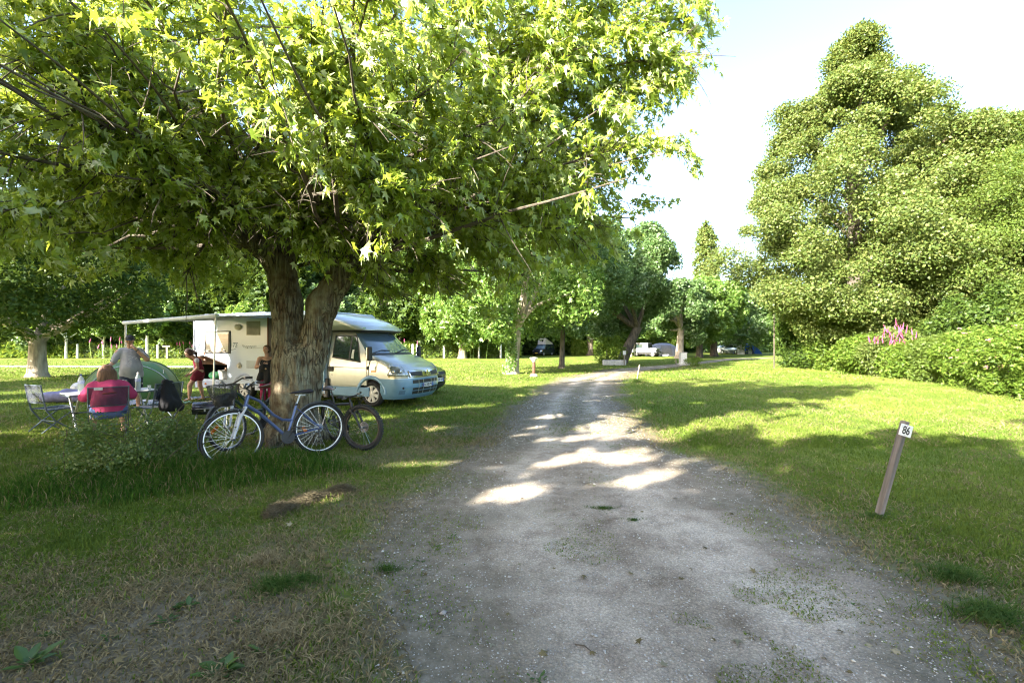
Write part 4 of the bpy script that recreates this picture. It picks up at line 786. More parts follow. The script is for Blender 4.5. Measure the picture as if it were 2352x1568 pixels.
PLATE = pm('plate_white', (.8, .8, .78), .4); PBL = pm('plate_blue', (.02, .06, .4), .4); INK = pm('plate_ink', (.01, .01, .01), .5)
AMB = pm('amber_lens', (.7, .18, .01), .2, coat=.5); REDL = pm('red_lens', (.5, .01, .01), .2, coat=.5)
LENS = pm('headlamp_lens', (.55, .57, .57), .08, .5, col2=(.25, .27, .28), scale=14, coat=1)
class Body:
    """a body whose plan outline at each height z has a rounded nose"""
    def __init__(s, zs, xf, hw, D, n, xb): s.zs, s.xf_, s.hw_, s.D_, s.n_, s.xb = zs, xf, hw, D, n, xb
    def p(s, t, z, off=0):
        xf = np.interp(z, s.zs, s.xf_); hw = np.interp(z, s.zs, s.hw_); D = np.interp(z, s.zs, s.D_); n = s.n_
        def q(t):
            if abs(t) <= 1:
                a = t*math.pi/2; c, sn = abs(math.cos(a)), abs(math.sin(a)); return xf-D+D*c**(2/n), math.copysign(hw*sn**(2/n), t)
            return xf-D-(abs(t)-1), math.copysign(hw, t)
        x, y = q(t)
        if off:
            x1, y1 = q(t-.01); x2, y2 = q(t+.01); nx_, ny_ = (y2-y1), -(x2-x1); l = math.hypot(nx_, ny_) or 1; x += nx_/l*off; y += ny_/l*off
        return (x, y, z)
    def tx(s, x, z):        # side parameter for a given x (near side negative)
        return -(1+(np.interp(z, s.zs, s.xf_)-np.interp(z, s.zs, s.D_)-x))
    def shell(s, name, mats, par, nz, nt, holes=(), split=None, x_back=None):
        zs = []
        for i in range(len(s.zs)-1): zs += list(np.linspace(s.zs[i], s.zs[i+1], max(2, int(nz*(s.zs[i+1]-s.zs[i])/(s.zs[-1]-s.zs[0]))+1))[:-1])
        zs.append(s.zs[-1]); V = []; F_ = []; xb = s.xb if x_back is None else x_back; NS = 40
        for z in zs:
            tb = abs(s.tx(xb, z)); tt = list(np.linspace(-tb, -1, NS))[:-1]+list(np.linspace(-1, 1, nt))+list(np.linspace(1, tb, NS))[1:]
            V += [s.p(t, z) for t in tt]
        m = len(tt)
        for j in range(len(zs)-1):
            for i in range(m-1):
                q = (j*m+i, j*m+i+1, (j+1)*m+i+1, (j+1)*m+i); c = np.mean([V[k] for k in q], 0)
                if any((c[0]-h[0])**2+(c[2]-h[1])**2 < h[2]**2 and abs(c[1]) > .3 and abs(c[1]) > np.interp(c[2], s.zs, s.hw_)*.8 for h in holes): continue
                F_.append(q)
        top = (len(zs)-1)*m; F_.append(tuple(top+i for i in range(m)))
        return mesh(name, V, F_, mats, par, True)
    def patch(s, name, m, par, poly, off=.006, nu=10, side=False, mirror=False, thick=0):
        """poly: 4 corner (t|x, z) given as bl, br, tr, tl -> curved quad patch"""
        mb = MB(); sg = -1 if mirror else 1
        def fn(u, v):
            bl, br, tr_, tl_ = poly; a = (bl[0]*(1-u)+br[0]*u)*(1-v)+(tl_[0]*(1-u)+tr_[0]*u)*v; z = (bl[1]*(1-u)+br[1]*u)*(1-v)+(tl_[1]*(1-u)+tr_[1]*u)*v
            if side: a = s.tx(a, z)
            x, y, z = s.p(a, z, off); return (x, y*sg, z)
        mb.grid(fn, nu, max(3, nu//2)); o = mb.build(name, m, par, True)
        if thick: q = o.modifiers.new('s', 'SOLIDIFY'); q.thickness = thick; q.offset = 1 if not mirror else -1
        return o
def wheel(par, x, y, r, w, rimm, spokes=8, sgn=-1, name='wheel', cap=True):
    t = MB().torus((0, 0, 0), r*.80, r*.20, 36, 10, sz=w/(r*.4)).build(name, BLK, par, True, loc=(x, y, r))
    MB().lathe([(r*.62, -w*.4), (r*.66, w*.3), (r*.6, w*.42), (.02, w*.34)], 28, Matrix.Rotation(R(90), 4, 'X') if sgn < 0 else Matrix.Rotation(R(-90), 4, 'X')).build('rim', BPL, t, True)
    mb = MB()
    for k in range(spokes):
        a = 2*math.pi*k/spokes; M = Matrix.Rotation(a, 4, 'Y'); mb.box((0, 0, 0), (.001, .001, .001), M)
        mb.prism([(-r*.07, r*.12), (r*.07, r*.12), (r*.15, r*.6), (-r*.15, r*.6)], sgn*w*.36, sgn*w*.50, M)
    mb.lathe([(r*.2, w*.36), (r*.18, w*.53), (.01, w*.55)], 16, Matrix.Rotation(R(90) if sgn < 0 else R(-90), 4, 'X'))
    mb.torus((0, sgn*w*.4, 0), r*.62, r*.045, 28, 6); mb.build('hubcap', rimm, t, True); return t
def plate(par, s, c, w, h, rot, name='number_plate', tsz=None, strip_=True):
    o = MB().box((0, 0, 0), (w, h, .012)).build(name, PLATE, par); o.location = c; o.rotation_euler = rot
    if strip_: MB().box((-w/2+w*.045, 0, .0075), (w*.09, h*.98, .002)).build('country_band', PBL, o); MB().box((w/2-w*.045, 0, .0075), (w*.09, h*.98, .002)).build('region_band', PBL, o)
    text('characters', s, tsz or h*.95, INK, o, (0, -h*.02, .0075), (0, 0, 0), .001, sx=.78); return o
# ---------- motorhome. local x forward, near side is -y
MH = thing('motorhome', 'white and silver motorhome with a pale blue bumper and open awning, behind the maple', 'motorhome', (-3.24, 12.43, 0), R(-21))
HWD = .98
cab = Body([.22, .30, .50, .70, .86, .98, 1.06, 1.16, 1.25, 1.31, 1.36, 1.90, 1.94],
           [.90, 1.00, 1.06, 1.05, 1.02, .96, .86, .66, .42, .22, .12, -.44, -.55],
           [.88, .93, .96, .97, .97, .965, .96, .95, .94, .93, .925, .80, .78],
           [.42, .46, .48, .48, .48, .47, .45, .42, .38, .34, .30, .22, .2], 2.5, -1.75)
WR = .33; WXF, WXR = 0.02, -4.35
cab.shell('cab', SILV, MH, 46, 33, holes=((WXF, WR, .41),))
ref = cab
# lower blue skin: bumper + sides
mb = MB(); mb.grid(lambda u, v: cab.p(-1.28+u*2.56, .21+v*.52, .014), 50, 10); bmp = mb.build('bumper', SKYB, MH, True)
for i, (t0, t1, z0, z1) in enumerate(((-.36, .36, .60, .69), (-.36, .36, .33, .41), (-.36, .36, .43, .49))):
    cab.patch('grille_slot', BPL, bmp, ((t0, z0), (t1, z0), (t1, z1), (t0, z1)), .020, 16)
for t in (-.2, -.08, .08, .2):
    cab.patch('grille_slot', SILV, bmp, ((t-.006, .33), (t+.006, .33), (t+.006, .69), (t-.006, .69)), .024, 4)
MB().ell((0, 0, 0), (.03, .03, .03), 8).build('bumper_dimple', BPL, bmp, True, loc=cab.p(-.62, .50, .006)); cab.patch('fog_recess_shade', pm('blue_recess_shade', (.09, .18, .3), .5), bmp, ((-.74, .34), (-.56, .34), (-.55, .44), (-.72, .44)), .018, 8)  # flat patch, darker blue painted for the shade of a fog lamp recess
plate(MH, 'DZ-382-PB', (1.095, -.02, .545), .46, .105, (R(90), 0, R(90)))
# nose grille and emblem
gr_ = cab.patch('grille', CHR, MH, ((-.42, .76), (.42, .76), (.44, .92), (-.44, .92)), .012, 24, thick=.012)
cab.patch('grille_mesh', BPL, gr_, ((-.38, .785), (-.09, .785), (-.09, .90), (-.41, .90)), .027, 12); cab.patch('grille_mesh', BPL, gr_, ((.09, .785), (.38, .785), (.41, .90), (.09, .90)), .027, 12)
mb = MB(); outer = [(0, -.10), (.058, 0), (0, .10), (-.058, 0)]; inner = [(x*.42, z*.42) for x, z in outer]
for k in range(4): a, b = outer[k], outer[(k+1) % 4]; c_, e = inner[(k+1) % 4], inner[k]; mb.prism([a, b, c_, e], -.012, .012)
em = mb.build('emblem', CHR, gr_); em.location = (1.065, 0, .845); em.rotation_euler = (0, R(-6), R(90))
for mir in (False, True):
    hl = cab.patch('headlight', LENS, MH, ((-1.04, .81), (-.45, .785), (-.55, 1.055), (-.84, 1.075)), .010, 14, mirror=mir, thick=.015); cab.patch('indicator', pm('indicator_lens', (.5, .42, .2), .15, coat=1), hl, ((-1.02, .765), (-.47, .74), (-.47, .785), (-.99, .82)), .016, 12, mirror=mir)
    if not mir:
        for t in (-.82, -.64): MB().ell((0, 0, 0), (.05, .055, .065), 12).build('reflector', CHR, hl, True, loc=cab.p(t, .91, -.02))
# bonnet seam, wheel arch, door
cab.patch('windscreen', WSG, MH, ((-.94, 1.37), (.94, 1.37), (.90, 1.89), (-.90, 1.89)), .006, 26)
cab.patch('cowl', BPL, MH, ((-1.02, 1.315), (1.02, 1.315), (1.0, 1.37), (-1.0, 1.37)), .004, 26)
mb = MB()
for t0, t1 in ((-.75, -.12), (-.05, .62)):
    a = Vector(cab.p(t0, 1.36, .03)); b = Vector(cab.p(t1, 1.43, .03)); mb.tube([a, a.lerp(b, .5)+Vector((.0, 0, .045)), b], .011, 5); mb.tube([a.lerp(b, .1), a.lerp(b, .75)], .015, 4)
mb.build('wiper', BPL, MH)
def side(name, m, poly, off=.006, par=None, mirror=False, nu=8, B=None): return (B or cab).patch(name, m, par or MH, poly, off, nu, True, mirror)
dr = side('door', SILV, ((-1.36, .55), (-.10, .55), (-.12, 1.34), (-1.36, 1.34)), .007)
for nm, m, pl, of in (('door_seam', BPL, ((-1.375, .55), (-1.36, .55), (-1.36, 1.9), (-1.375, 1.9)), .009), ('door_seam', BPL, ((-.115, .55), (-.10, .55), (-.13, 1.22), (-.145, 1.22)), .009), ('door_crease_shade', pm('crease_shade_grey', (.28, .29, .27), .4), ((-1.36, 1.0), (-.11, .975), (-.11, .99), (-1.36, 1.02)), .010)): side(nm, m, pl, of, dr)  # crease is a flat strip, its shade painted as darker silver
sd_ = pm('silver_with_ground_reflection', (.47, .46, .36), .3, .5, col2=(.42, .42, .34), coat=.6)  # silver paint with the ground's beige reflection put into its colour
wn = side('side_window', BPL, ((-1.24, 1.24), (-.30, 1.12), (-.50, 1.84), (-1.24, 1.84)), .010); side('window_pane', GLS, ((-1.21, 1.275), (-.70, 1.215), (-.70, 1.80), (-1.21, 1.80)), .014, wn); side('window_pane', GLS, ((-.655, 1.205), (-.34, 1.155), (-.52, 1.78), (-.655, 1.80)), .014, wn)
side('sticker', PLATE, ((-.62, 1.24), (-.54, 1.22), (-.54, 1.46), (-.60, 1.46)), .017, wn)
mb = MB(); mb.box((0, 0, 0), (.17, .03, .13)); mb.box((.02, -.02, .015), (.11, .03, .05)); h_ = mb.build('door_handle', BPL, dr, bev=.01, loc=cab.p(cab.tx(-1.26, .95), .95, .02))
MB().ell((0, 0, 0), (.018, .01, .018), 8).build('keyhole', CHR, dr, True, loc=cab.p(cab.tx(-1.22, .80), .80, .01))
side('side_indicator', AMB, ((.03, .885), (.17, .885), (.17, .945), (.03, .945)), .015)
side('fender_seam', BPL, ((-.09, .60), (-.075, .60), (-.02, 1.30), (-.035, 1.30)), .009)
mb = MB(); mb.torus((WXF, 0, WR), .425, .045, 30, 8, a0=R(2), a1=R(178), sz=.45); ar = mb.build('wheel_arch', SKYB, MH, True, loc=(0, -cab.hw_[4]-.002, 0))
sil = MB().box((-.66, -.955, .38), (1.25, .06, .24)).build('sill', SKYB, MH, bev=.02); MB().ell((0, 0, 0), (.02, .01, .02), 8).build('sill_plug', BPL, sil, True, loc=(-1.1, -.988, .45))
MB().box((WXF, 0, .52), (.80, 1.72, .42)).build('wheel_well', BPL, MH)
for mx_, nm in ((-1, 0), (1, 1)):
    mb = MB(); mb.tube([(.10, mx_*.94, 1.33), (.12, mx_*1.10, 1.38)], .02, 6); mb.tube([(.10, mx_*.94, 1.2), (.12, mx_*1.08, 1.22)], .015, 6); ma_ = mb.build('mirror', BPL, MH); MB().box((.10, mx_*1.12, 1.36), (.08, .15, .36), top=.85).build('mirror_housing', BPL, ma_, bev=.03); MB().box((.055, mx_*1.12, 1.36), (.012, .12, .3)).build('mirror_glass', CHR, ma_)
mb = MB(); mb.tube([(.10, -1.1, 1.18), (.06, -1.12, 1.02)], .012, 5); mb.ell((.04, -1.12, 1.0), (.03, .03, .05), 8); mb.build('blind_spot_mirror', BPL, MH, True)
# roof fairing over the cab
fa = Body([1.92, 1.98, 2.08, 2.20, 2.32, 2.42, 2.48], [-.20, -.18, -.30, -.52, -.86, -1.3, -1.7], [.93, .98, 1.03, 1.05, 1.05, 1.02, .95], [.34, .36, .40, .5, .6, .6, .5], 2.4, -2.3)
fa.shell('roof_fairing', SILV, MH, 20, 33); mb = MB(); mb.grid(lambda u, v: fa.p(-2.2+u*4.4, 1.915+v*.05, .012), 50, 3); mb.build('fairing_trim', BPL, MH, True)
for sg in (-1, 1): MB().box((0, 0, 0), (.08, .05, .035)).build('marker_light', pm('green_marker', (.3, .6, .45), .2), MH, bev=.01, loc=fa.p(sg*.55, 2.02, .01))
# living box
W2 = 1.04
mb = MB(); prof = [(-W2, .50), (-W2, 2.30), (-W2+.05, 2.42), (-W2+.16, 2.46), (W2-.16, 2.46), (W2-.05, 2.42), (W2, 2.30), (W2, .50)]
def ring(x): return [(x, y, z) for y, z in prof]
stx = [(-6.42, .0), (-6.38, 0), (-1.62, 0), (-1.38, -.0)]
# wall with the open locker left as a hole
n = len(prof); V = []; F_ = []
LX0, LX1, LZ0, LZ1 = -6.22, -5.02, .56, 1.00
walls = MB()
def wall(x0, x1, z0, z1): walls.box(((x0+x1)/2, -W2+.02, (z0+z1)/2), (x1-x0, .04, z1-z0))
wall(-6.4, LX0, .5, 2.3); wall(LX1, -1.40, .5, 2.3); wall(LX0, LX1, LZ1, 2.3); wall(LX0, LX1, .5, LZ0)
walls.box((-3.9, W2-.02, 1.4), (5.0, .04, 1.8)); walls.box((-6.38, 0, 1.4), (.04, 2*W2-.084, 1.8)); walls.box((-1.42, 0, 1.4), (.04, 2*W2-.084, 1.8)); walls.box((-3.9, 0, .48), (5.0, 2*W2-.01, .036))
walls.build('body', VWH, MH)
mb = MB(); P_ = [(-W2, 2.303), (-W2+.04, 2.42), (-W2+.16, 2.47), (W2-.16, 2.47), (W2-.04, 2.42), (W2, 2.303)]; V = [(x, y, z) for x in (-6.42, -1.38) for y, z in P_]
mb.add(V, [tuple(range(6)), tuple(range(6, 12))[::-1]]+[(i, i+6, (i+1) % 6+6, (i+1) % 6) for i in range(6)]); rf = mb.build('roof', VWH, MH, bev=.02)
for x, w in ((-4.6, .9), (-3.2, .7)): MB().box((x, -.2, 2.51), (w, .6, .09), top=.8).build('roof_vent', VWH, rf, bev=.03)
mb = MB(); mb.box((-6.41, -W2-.004, 1.40), (.05, .05, 1.84)); mb.build('corner_trim', pm('grey_trim', (.45, .46, .5), .5), MH, bev=.01)
MB().box((-1.44, -W2-.01, 1.45), (.10, .04, 1.7)).build('corner_trim', SKYB, MH, bev=.01)
# skirt
SK = pm('grey_blue_skirt', (.42, .48, .62), .4, col2=(.38, .44, .58))
mb = MB(); mb.box((-5.62, -W2+.02, .40), (1.56, .05, .20)); mb.box((-2.66, -W2+.02, .40), (2.52, .05, .20)); mb.box((-6.4, 0, .40), (.05, 1.9, .2)); sk = mb.build('skirt', SK, MH, bev=.008)
mb = MB(); mb.torus((WXR, -W2-.0, WR), .40, .045, 30, 8, a0=R(8), a1=R(172), sz=.5); mb.build('wheel_arch', SK, MH, True)
MB().box((WXR, 0, .46), (.80, 1.9, .36)).build('wheel_well', BPL, MH)
MB().ell((0, 0, 0), (.045, .015, .03), 10).build('side_marker', AMB, sk, True, loc=(-5.92, -W2-.01, .42))
MB().box((-1.38, -W2+.05, .45), (.16, .1, .5), top=.9).build('mud_flap', BPL, MH, bev=.02)
MB().tube([(-1.52, -W2-.02, .35), (-1.50, -W2-.02, 1.2), (-1.50, -W2-.01, 2.2)], .05, 10).build('pillar_trim', SKYB, MH, True)
HUB = pm('hubcap_silver', (.62, .63, .64), .35, .3)
for x, yy in ((WXF, -.86), (WXR, -.92)): wheel(MH, x, yy, WR, .2, HUB, 7)
for x, yy in ((WXF, .86), (WXR, .92)): wheel(MH, x, yy, WR, .2, HUB, 7, sgn=1)
# window with blind
w_ = MB().box((-5.40, -W2-.012, 1.655), (1.06, .03, .66)).build('window', BPL, MH, bev=.02); MB().box((-5.40, -W2-.030, 1.635), (.94, .012, .53)).build('window_pane', pm('blind_behind_pane', (.30, .24, .22), .12, col2=(.36, .31, .29), scale=3, stretch=(1, 1, 14), coat=1), w_); MB().box((-5.40, -W2-.034, 1.925), (.98, .02, .05)).build('window_rail', ALU, w_)
mb = MB(); mb.box((-5.72, -W2-.04, 1.40), (.08, .02, .03)); mb.box((-5.08, -W2-.04, 1.40), (.08, .02, .03)); mb.build('window_catch', BPL, w_)
# vents, lamp, filler cap, grille, dark doorway panel
vt = pm('beige_grille', (.40, .38, .32), .6)
mb = MB(); mb.box((-3.97, -W2-.006, 2.05), (.52, .016, .40)); v1 = mb.build('fridge_vent', vt, MH); mb = MB(); [mb.box((-3.97, -W2-.018, 1.88+k*.034), (.48, .008, .014)) for k in range(11)]; mb.build('slats', pm('vent_dark', (.22, .21, .18), .7), v1)
mb = MB(); mb.box((-4.02, -W2-.006, 1.02), (.44, .016, .25)); v2 = mb.build('lower_vent', VWH, MH); mb = MB(); [mb.box((-4.02, -W2-.018, .93+k*.03), (.40, .008, .010)) for k in range(7)]; mb.build('slats', BPL, v2)
mb = MB(); mb.lathe([(.13, 0), (.12, .05), (.04, .08)], 20, Matrix.Scale(.7, 4, (0, 0, 1)) @ Matrix.Rotation(R(90), 4, 'X')); o_ = mb.build('porch_lamp', pm('cream_lamp', (.6, .56, .45), .5), MH, True, loc=(-4.55, -W2, 2.09))
mb = MB(); mb.lathe([(.085, 0), (.085, .02), (.05, .03), (.045, .06), (.01, .062)], 20, Matrix.Rotation(R(90), 4, 'X')); mb.build('filler_cap', pm('cream_plastic', (.68, .62, .5), .5), MH, True, loc=(-4.52, -W2-.001, .98))
MB().box((-3.05, -W2-.008, 1.42), (.66, .02, 1.78)).build('shaded_doorway_panel', pm('door_interior_dark', (.035, .03, .03), .6), MH)  # flat dark panel standing for the shade inside the open doorway
mb = MB(); [mb.box((x, -W2-.016, 1.42), (.04, .03, 1.84)) for x in (-3.40, -2.70)]; mb.build('door_frame', pm('brown_frame', (.14, .07, .05), .6), MH)
# logo lettering
DB = pm('decal_slate', (.16, .22, .33), .5); text('logo', 'TS', .19, DB, MH, (-4.72, -W2-.003, 1.57), (R(90), 0, 0), .001, shear=.35); 
mb = MB(); mb.prism([(-4.86, 1.44), (-4.66, 1.47), (-4.58, 1.53), (-4.68, 1.455), (-4.86, 1.42)], -W2-.004, -W2-.001); mb.build('logo_swoosh', DB, MH)
mb = MB(); x = -4.40; gq = np.random.default_rng(3); pts = []
for k in range(26): pts.append((x+k*.022, -W2-.004, 1.53+.045*math.sin(k*1.9)*(1.3 if k in (0, 1, 8, 9, 16) else .6)))
mb.tube(pts, .004, 4); mb.tube([(-4.30, -W2-.004, 1.475), (-3.85, -W2-.004, 1.485), (-3.6, -W2-.004, 1.50)], [.006, .005, .002], 4); mb.build('script_lettering', pm('decal_grey', (.35, .38, .44), .5), MH)
# raised locker flap with brown inside, dark locker interior
mb = MB(); mb.box(((LX0+LX1)/2, -W2+.40, (LZ0+LZ1)/2), (LX1-LX0, .76, LZ1-LZ0)); 
lk = MB(); x0, x1, z0, z1 = LX0, LX1, LZ0, LZ1; y0, y1 = -W2+.042, -W2+.8
lk.add([(x0, y0, z0), (x1, y0, z0), (x1, y1, z0), (x0, y1, z0), (x0, y0, z1), (x1, y0, z1), (x1, y1, z1), (x0, y1, z1)], [(0, 1, 2, 3), (4, 7, 6, 5), (3, 2, 6, 7), (0, 3, 7, 4), (1, 5, 6, 2)])
lk.build('locker', pm('locker_dark', (.03, .025, .02), .9), MH)
fl = MB(); a, b = Vector((LX0, -W2-.01, LZ1+.02)), Vector((LX1, -W2-.01, LZ1+.02)); o1, o2 = Vector((LX0+.02, -W2-.40, LZ1+.27)), Vector((LX1-.32, -W2-.42, LZ1+.27))
fl.add([a, b, o2, o1], [(0, 1, 2, 3)]); fo = fl.build('locker_flap', pm('plywood_brown', (.26, .13, .06), .7, col2=(.2, .1, .05), scale=6), MH); q = fo.modifiers.new('s', 'SOLIDIFY'); q.thickness = .03; q.offset = 1
mb = MB(); [mb.tube([p, q], .018, 5) for p, q in ((a, b), (b, o2), (o2, o1), (o1, a))]; mb.build('flap_edge', VWH, fo)
# awning: case, canopy, front rail, legs
ax0, ax1 = -5.72, -2.34; aw = MB().box(((-5.85-1.9)/2, -W2-.05, 2.42), (3.95, .12, .12)).build('awning_case', VWH, MH, bev=.02)
FR = [(-5.78, -W2-2.19, 2.13), (-2.36, -W2-2.23, 2.24)]
cn = MB(); cn.grid(lambda u, v: tuple(Vector((ax0, -W2-.1, 2.40)).lerp(Vector((ax1, -W2-.1, 2.40)), u).lerp(Vector(FR[0]).lerp(Vector(FR[1]), u), v)+Vector((0, 0, -.06*math.sin(math.pi*v)*math.sin(math.pi*u)-.02*math.sin(math.pi*v)))), 16, 12)
cn.build('canopy', pm('awning_cloth', (.5, .5, .52), .8, col2=(.42, .42, .45), scale=2), MH, True, solid=.004)
mb = MB(); A0, A1 = Vector(FR[0]), Vector(FR[1]); u = (A1-A0).normalized(); 
M = Matrix.Translation((A0+A1)/2) @ Matrix(((u.x, 0, 0, 0), (u.y, 1, 0, 0), (u.z, 0, 1, 0), (0, 0, 0, 1))); mb.box((0, 0, 0), ((A1-A0).length, .10, .085)); r_ = mb.build('front_rail', pm('rail_white', (.62, .64, .68), .35, col2=(.55, .57, .62)), MH, bev=.02)
r_.matrix_local = Matrix.Translation((A0+A1)/2) @ u.to_track_quat('X', 'Z').to_matrix().to_4x4()
for k, (p_, f_) in enumerate(((A1+Vector((-.06, 0, 0)), Vector((-2.47, -W2-2.27, 0))), (A0+Vector((.06, 0, 0)), Vector((-5.66, -W2-2.22, 0))))):
    lg = MB().tube([f_, f_+(p_-f_)*.45], .022, 8).tube([f_+(p_-f_)*.43, p_], .018, 8).build('awning_leg', ALU, MH, True); MB().box(tuple(f_+Vector((0, 0, .01))), (.1, .1, .02)).build('foot', BPL, lg)
mb = MB(); mb.tube([(-4.1, -W2-.1, 2.36), (-3.6, -W2-1.2, 2.30), (-2.6, -W2-2.18, 2.22)], .018, 6); mb.build('awning_arm', ALU, MH)

# ---------- dark hatchback behind the motorhome's nose
def carbody(name, label, loc, rz, col, plate_s, sc=1.0, group=None, plated=True):
    o = thing(name, label, 'car', loc, rz, group); o.scale = (sc,)*3
    B_ = Body([.18, .28, .45, .60, .72, .82, .90, .96, 1.40, 1.44], [.95, 1.05, 1.10, 1.08, 1.03, .85, .45, .10, -.62, -.9], [.80, .84, .88, .89, .885, .87, .85, .83, .62, .55], [.45]*6+[.4, .35, .25, .2], 2.4, -3.05)
    B_.shell('body', col, o, 34, 25, holes=((.35, .31, .36), (-2.25, .31, .36)))
    mb = MB(); mb.box((-3.0, 0, .62), (.2, 1.7, .8)); mb.build('tail', col, o, bev=.06)
    B_.patch('windscreen', WSG, o, ((-.92, .985), (.92, .985), (.88, 1.36), (-.88, 1.36)), .008, 16)
    for mir in (False, True):
        B_.patch('side_window', GLS, o, ((-2.6, .98), (-.25, .98), (-.75, 1.33), (-2.2, 1.33)), .008, 10, True, mir)
        B_.patch('headlight', LENS, o, ((-.92, .62), (-.55, .60), (-.55, .72), (-.98, .78)), .008, 10, False, mir); mb = MB(); mb.box((-.1, (.95 if mir else -.95), 1.0), (.12, .16, .12)); mb.build('mirror', col, o, bev=.03)
    gr = B_.patch('grille', CHR, o, ((-.40, .60), (.40, .60), (.33, .75), (-.33, .75)), .012, 14, thick=.01); B_.patch('grille_mesh', BPL, gr, ((-.36, .615), (.36, .615), (.29, .735), (-.29, .735)), .026, 14)
    MB().ell((0, 0, 0), (.015, .075, .033), 16).build('badge', CHR, gr, True, loc=(1.085, 0, .675)); B_.patch('lower_intake', BPL, o, ((-.5, .22), (.5, .22), (.55, .36), (-.55, .36)), .008, 14)
    if plated: plate(o, plate_s, (1.125, .02, .47), .50, .115, (R(90), 0, R(90)))
    for x in (.35, -2.25):
        for sg in (-1, 1): wheel(o, x, sg*.80, .31, .19, CHR, 5, sg)
    MB().box((-.95, 0, .36), (3.4, 1.5, .34)).build('chassis', BPL, o); return o
DKB = pm('midnight_paint', (.012, .013, .025), .25, .2, col2=(.02, .02, .03), coat=1)
carbody('parked_car', 'dark blue hatchback parked behind the nose of the motorhome', (-3.35, 14.9, 0), R(-24), DKB, 'BH 421 VP')
carbody('parked_car', 'silver car parked far off under the trees by the blue tent', G(1672, 813.5)+Vector((0, 3, 0)), R(-160), SILV, '', 1.1, plated=False)
# ---------- dark camper van with raised pop-top
v = thing('camper_van', 'dark blue camper van with a raised canvas pop top on the far lawn', 'van', A(1243, 790, 62)-Vector((0, 0, 1.6)), R(-122)); v.scale = (.82,)*3
DG = pm('dark_blue_van_paint', (.012, .022, .035), .3, .2, col2=(.015, .028, .04), coat=1)
VB = Body([.28, .4, .6, .8, .98, 1.08, 1.14, 1.84, 1.92], [1.5, 1.62, 1.62, 1.58, 1.45, 1.1, .82, .1, -.1], [.84, .9, .92, .92, .92, .91, .9, .80, .74], [.4]*9, 2.6, -3.1)
VB.shell('body', DG, v, 30, 25, holes=((.75, .32, .38), (-2.2, .32, .38))); MB().box((-3.08, 0, 1.05), (.1, 1.7, 1.5)).build('tailgate', DG, v, bev=.04)
VB.patch('windscreen', WSG, v, ((-.92, 1.17), (.92, 1.17), (.9, 1.78), (-.9, 1.78)), .01, 14)
for mir in (False, True):
    VB.patch('side_window', GLS, v, ((-.35, 1.2), (.45, 1.2), (.1, 1.7), (-.35, 1.7)), .01, 8, True, mir); VB.patch('side_window', GLS, v, ((-1.6, 1.2), (-.6, 1.2), (-.6, 1.7), (-1.6, 1.7)), .01, 8, True, mir); VB.patch('side_window', GLS, v, ((-2.9, 1.2), (-1.9, 1.2), (-1.9, 1.7), (-2.8, 1.7)), .01, 8, True, mir)
    hl = VB.patch('headlight', pm('pale_lens', (.75, .78, .8), .1, .3, coat=1), v, ((-.8, .78), (-.45, .78), (-.45, .95), (-.8, .95)), .012, 8, False, mir); VB.patch('indicator', AMB, hl, ((-.98, .78), (-.81, .78), (-.81, .95), (-.98, .95)), .014, 6, False, mir); MB().box((.5, 1.05 if mir else -1.05, 1.2), (.1, .2, .22)).build('mirror', BPL, v, bev=.03)  # headlights use a plain pale lens colour
VB.patch('grille', BPL, v, ((-.42, .8), (.42, .8), (.42, .94), (-.42, .94)), .012, 12); VB.patch('bumper', BPL, v, ((-1.1, .30), (1.1, .30), (1.1, .62), (-1.1, .62)), .03, 20); MB().box((0, 0, 0), (.02, .5, .12)).build('number_plate', pm('plate_yellow', (.8, .5, .03), .4), v, loc=(1.68, 0, .52))
for x in (.75, -2.2):
    for sg in (-1, 1): wheel(v, x, sg*.83, .32, .2, ALU, 6, sg)
MB().box((-.9, 0, .45), (4.2, 1.6, .4)).build('chassis', BPL, v)
cl = pm('grey_canvas', (.55, .5, .45), .9, col2=(.45, .41, .37)); mb = MB(); mb.add([(-.1, -.72, 1.9), (-.1, .72, 1.9), (-2.9, .72, 1.9), (-2.9, -.72, 1.9), (-.25, -.66, 2.95), (-.25, .66, 2.95), (-2.8, .66, 2.12), (-2.8, -.66, 2.12)], [(0, 1, 5, 4), (1, 2, 6, 5), (2, 3, 7, 6), (3, 0, 4, 7), (4, 5, 6, 7)]); cv = mb.build('pop_top', cl, v)
mb = MB(); mb.box((-1.5, 0, 2.60), (2.9, 1.5, .1), M=Matrix.Rotation(R(-18.0), 4, 'Y')); mb.build('pop_top_lid', DG, v, bev=.03)
mb = MB(); mb.prism([(0, 0), (.3, 0), (.3, .45), (0, .45)], -.005, .005, Matrix.Translation((-.165, 0, 2.25)) @ Matrix.Rotation(R(90), 4, 'Z')); mb.build('canvas_window', BPL, cv)
# ---------- grey off-roader beyond the leaning tree
v = thing('off_roader', 'boxy pale grey off roader parked beyond the leaning tree', 'car', A(1490, 790, 58)-Vector((0, 0, 1.6)), R(-38)); v.scale = (.85,)*3
LG = pm('pale_grey_paint', (.42, .46, .5), .4, col2=(.36, .4, .44)); mb = MB(); mb.box((-.6, 0, .95), (3.9, 1.7, .6)); mb.box((.95, 0, 1.15), (1.0, 1.55, .25), top=.95); mb.build('body', LG, v, bev=.04); mb = MB(); mb.box((-1.1, 0, 1.6), (2.7, 1.6, .7), topx=.96, top=.9); cb = mb.build('cabin', BPL, v, bev=.03)
MB().box((-1.15, 0, 1.99), (2.6, 1.55, .07)).build('roof', pm('lilac_white', (.7, .7, .8), .4), v, bev=.02)
mb = MB(); mb.box((1.37, 0, 1.02), (.04, 1.3, .34)); mb.build('grille', BPL, v); 
